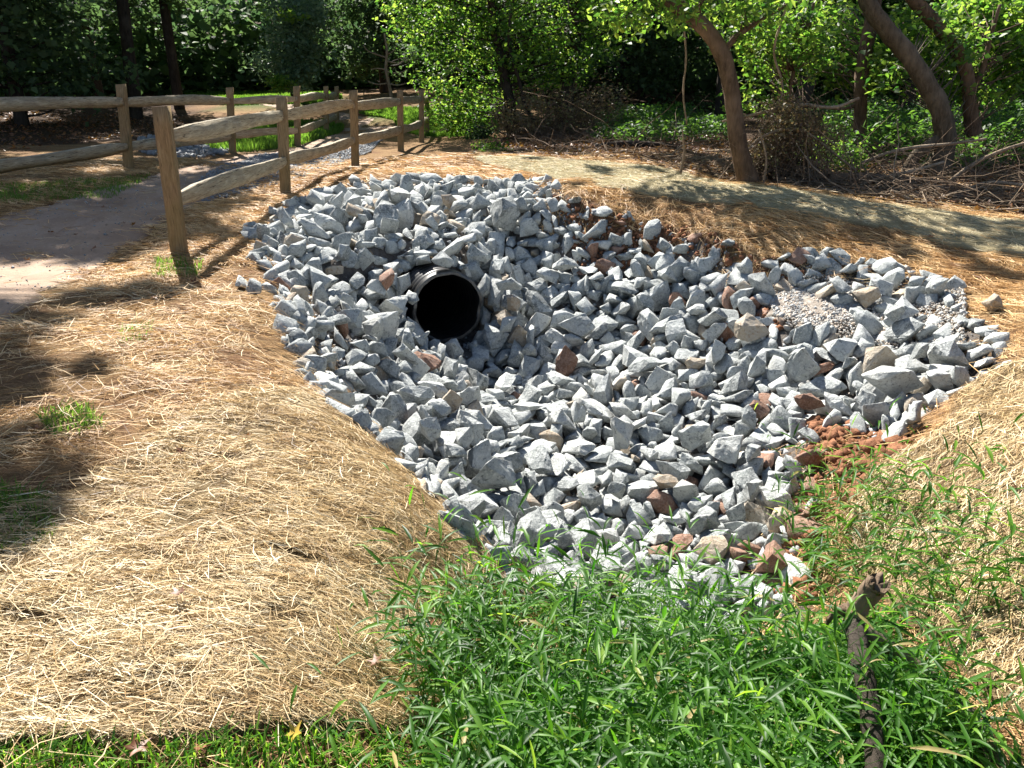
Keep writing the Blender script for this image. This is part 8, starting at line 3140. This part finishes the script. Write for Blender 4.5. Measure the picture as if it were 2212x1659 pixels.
# ------------------------------------------------------------------ stilt grass in the foreground
def stilt(name, roots, hmin, hmax, seed, label, lean_to=None):
    r = np.random.default_rng(seed); n = len(roots); z = GZ(roots[:, 0], roots[:, 1]); B = np.column_stack([roots, z]); h = r.uniform(hmin, hmax, n)*np.clip(1+vnoise(roots[:, 0], roots[:, 1], .28)*1.3, .5, 1.6)
    a = r.uniform(0, 6.28, n); ln = np.abs(r.normal(.25, .2, n)); D = np.column_stack([np.cos(a)*ln, np.sin(a)*ln, np.ones(n)]); D = unit(D); bend = np.column_stack([np.cos(a), np.sin(a), -.3*np.ones(n)])*(h*r.uniform(.05, .35, n))[:, None]
    pos = lambda t: B+D*(h*t)[:, None]+bend*(t*t)[:, None]
    tan = lambda t: unit(D*h[:, None]+2*bend*t[:, None])
    SV = []; SF = []
    rings = []
    for t in (0, .35, .7, 1.):
        p = pos(np.full(n, t)); s1 = unit(np.cross(D, [0.2, .9, .1])); s2 = np.cross(D, s1); w = .0016*(1.15-t)
        rings += [p+s1*w, p+(-.5*s1+.87*s2)*w, p+(-.5*s1-.87*s2)*w]
    Vs = np.stack(rings, 1).reshape(-1, 3); f = [(q*3+j, q*3+(j+1) % 3, q*3+3+(j+1) % 3, q*3+3+j) for q in range(3) for j in range(3)]
    Fs = (np.array(f)[None]+np.arange(n)[:, None, None]*12).reshape(-1, 4)
    LV = []; LT = []; nl = 8; base_t = r.random(n)
    rowt = [(0, .25), (.3, 1.), (.65, .8), (1., .02)]
    for k in range(nl):
        t = np.clip((k+1.2+r.uniform(-.3, .3, n))/(nl+.3), .12, 1.); keep = r.random(n) < .93; p = pos(t); tg = tan(t); la = a*0+k*math.pi+r.normal(0, .5, n)+base_t*6.28
        o = unit(np.column_stack([np.cos(la), np.sin(la), np.zeros(n)])); up = np.where(t > .93, 1.3, r.uniform(.1, .9, n)); ax = unit(o+tg*up[:, None]); L = r.uniform(.075, .16, n)*(1.1-.35*t); W = L*r.uniform(.045, .065, n)
        sd = unit(np.cross(ax, [0, 0, 1.])+r.normal(0, .25, (n, 3))); nn = np.cross(sd, ax); dr = r.uniform(.1, .55, n)
        rows = []
        for q, wd in rowt:
            c = p+ax*(L*q)[:, None]-np.array([0, 0, 1])*(L*dr*q*q)[:, None]; e = sd*(W*wd)[:, None]; fo = nn*(W*wd*.45)[:, None]*np.sign(nn[:, 2:])
            rows += [c-e+fo, c, c+e+fo]
        LV.append(np.stack(rows, 1)[keep]); LT.append(np.clip(r.normal(.42, .22, n)+(r.random(n) < .02)*.6, 0, 1)[keep])
    LV = np.concatenate(LV); LT = np.concatenate(LT); m = len(LV); lf = [(q*3+j, q*3+j+1, q*3+j+4, q*3+j+3) for q in range(3) for j in range(2)]
    LF = (np.array(lf)[None]+np.arange(m)[:, None, None]*12).reshape(-1, 4)+len(Vs)
    return tag(make(name, np.concatenate([Vs, LV.reshape(-1, 3)]), np.concatenate([Fs, LF]), M['grass'], tint=np.concatenate([np.full(len(Vs), .35), np.repeat(LT, 12)])), label, 'grass', kind='stuff')
xy = inside(GRASSP, 3700, 601); X_, Y_, D_ = proj(np.column_stack([xy, GZ(xy[:, 0], xy[:, 1])])); dn = np.clip(1.25-np.abs(X_-1380)/900, .25, 1)*np.where(Y_ < 1420, .55, 1.)*np.where(Y_ > 1900, .6, 1); dn = np.where(X_ > 1760, dn*.4, dn)*np.where((X_ > 1790) & (X_ < 1950) & (Y_ > 1480), .8, 1)
dn = dn*np.clip(.72+vnoise(xy[:, 0]+3, xy[:, 1], .16)*1.9, .12, 1.2)
xy = xy[np.random.default_rng(602).random(len(xy)) < dn]
stilt('stilt_grass', xy, .22, .54, 603, 'dense bright green stilt grass filling the bottom of the view below the stones')
xy = np.concatenate([region(p, n, 610+i) for i, (p, n) in enumerate([([(1680,1180),(1780,1060),(1900,1080),(2040,1120),(2100,1200),(1900,1230),(1740,1260)], 75), ([(1760,1200),(2060,1200),(2212,1300),(2260,1500),(2000,1350)], 40), ([(930,1330),(1100,1300),(1300,1330),(1600,1380),(1500,1420),(1000,1420)], 110), ([(900,1600),(990,1400),(1030,1440),(950,1640)], 50), ([(1800,1560),(1990,1560),(2000,1800),(1800,1800)], 240)])])
stilt('stilt_grass', xy, .28, .58, 620, 'scattered taller grass stems at the rim of the green patch')
turf('low_weeds', GRASSP, 2600, .10, .014, 'grass', 630, 'low weeds beneath the stilt grass in the foreground', 1.2, tm=(0, .7))  # low tints paint the shade beneath the taller stems

# ------------------------------------------------------------------ broken limb in the grass
t = empty('broken_limb', at(1900, 1700, 2.1), 'broken dead limb with a jagged pale end standing in the grass', 'branch')
def limb3(nm, pts, ws, seed, mat='stick', jag=False, rough=.12):
    P = [at(*p) for p in pts]; R = [w*p[2]/FPX/2 for w, p in zip(ws, pts)]; n = len(P)*6; V, F = tube(P, R, n=n, sides=18, rough=rough, seed=seed, cap=False)
    if jag:
        r = np.random.default_rng(seed); e = V[-18:]; c = e.mean(0); ax = unit((P[-1]-P[-2])[None])[0]; j = r.uniform(-.03, .028, 18); V[-18:] = e+ax*j[:, None]
        inner = c+(e-c)*.55+ax*r.uniform(-.03, .02, (18, 1)); core = c-ax*.012; m = len(V); V = np.vstack([V, inner, core[None]])
        F = np.vstack([F, [(m-18+i, m-18+(i+1) % 18, m+(i+1) % 18, m+i) for i in range(18)]]); F = [F, np.array([(m+i, m+(i+1) % 18, m+18) for i in range(18)])]
    make(nm, V, F, M[mat], t, smooth=not jag)
limb3('stem', [(1905,1850,1.85),(1892,1640,2.0),(1874,1500,2.18),(1855,1400,2.32),(1845,1335,2.40)], [38,42,44,44,42], 701, 'bark_dark')  # dark bark stands in for shade from the surrounding grass
limb3('stub', [(1845,1345,2.39),(1850,1318,2.39),(1868,1292,2.37),(1888,1270,2.34),(1900,1258,2.32)], [38,42,45,47,47], 702, 'twig', True, .07)
limb3('spur', [(1856,1312,2.39),(1825,1318,2.42),(1798,1332,2.45),(1786,1348,2.47)], [32,24,16,7], 704, 'bark_brown')
limb3('side_limb', [(1845,1350,2.42),(1910,1392,2.44),(1985,1445,2.42),(2060,1510,2.36),(2130,1600,2.25),(2180,1700,2.15)], [26,32,36,38,38,40], 703, 'bark_grey')
# ------------------------------------------------------------------ fallen leaves
LP = [(1215+0,0)]
lr = np.random.default_rng(800)
spots = [(268,490,'near the middle of the path'),(330,500,'beside the front post on the path'),(345,482,'on the path left of the front post'),(290,492,'one of two by the path middle'),(225,455,'farther up the clay path'),(262,435,'on the path below the far verge'),(165,515,'on the lower left of the path'),(205,545,'on the clay near the straw edge'),(60,570,'on the sunlit clay at the left'),(110,510,'on the clay left of the path middle'),
 (312,740,'in the dappled straw of the left bank'),(80,945,'on the straw near the left edge'),(395,960,'at the upper edge of the left mat'),(395,1010,'among straw above the mat'),(815,1472,'large rusty one at the lower right of the left mat'),(930,1390,'on the mat beside the grass'),(395,1325,'dark one in the middle of the left mat'),(640,1605,'yellow one on the front grass'),(440,1640,'at the bottom edge in front of the mat'),(300,1640,'on the grass at the lower left'),(540,975,'on the left mat upper part'),(1980,1165,'on the right mat'),(2115,1160,'rust one on the right mat'),(2180,1085,'at the right edge of the right mat'),(420,620,'at the foot of the front post'),(335,655,'in the shade left of the front post'),(1850,470,'on the greenish far mat'),(1640,440,'on the far mat left part'),(2010,520,'on the far mat right part'),(560,580,'near the left rim of the stones')]
def leafmesh(seed):
    r = np.random.default_rng(seed); out = [(0, 0)]; n = 15
    a = np.linspace(.25, 2*math.pi-.25, n); rr = np.where(np.arange(n) % 3 == 1, 1., .5)*r.uniform(.8, 1.1, n); rr[n//2] = 1.1
    P = np.column_stack([-np.cos(a)*rr, np.sin(a)*rr, np.zeros(n)]); P[:, 2] = .35*np.abs(P[:, 1])+r.normal(0, .08, n)+.18*P[:, 0]**2
    V = np.vstack([[0, 0, 0], P, [[-1.3, .02, .1], [-1.3, -.02, .1]]]); F3 = [(0, i, i+1) for i in range(1, n)]; F3.append((0, n+1, n+2)); return V, np.array(F3)
for i, (px, py, where) in enumerate(spots):
    g = hit(px, py); on_mat = inpoly(g[:1], g[1:2], MATL)[0] or inpoly(g[:1], g[1:2], MATR)[0]
    V, F = leafmesh(820+i); s_ = lr.uniform(.022, .036)*(1.35 if 'large' in where else 1)*(1+.05*max(0, g[1]-2)); tint = .85 if 'yellow' in where else lr.uniform(.05, .6)
    o = put('fallen_leaf', npmesh('fallen_leaf', V*s_, F, M['deadleaf'], tint=np.full(len(V), 1. if 'yellow' in where else tint)))
    o.location = (g[0], g[1], g[2]+(.075 if on_mat else .035)); o.rotation_euler = (lr.normal(0, .35), lr.normal(0, .35), lr.uniform(0, 6.28)); tag(o, 'fallen leaf '+where, 'leaf', 'dry leaves dropped on path and straw')
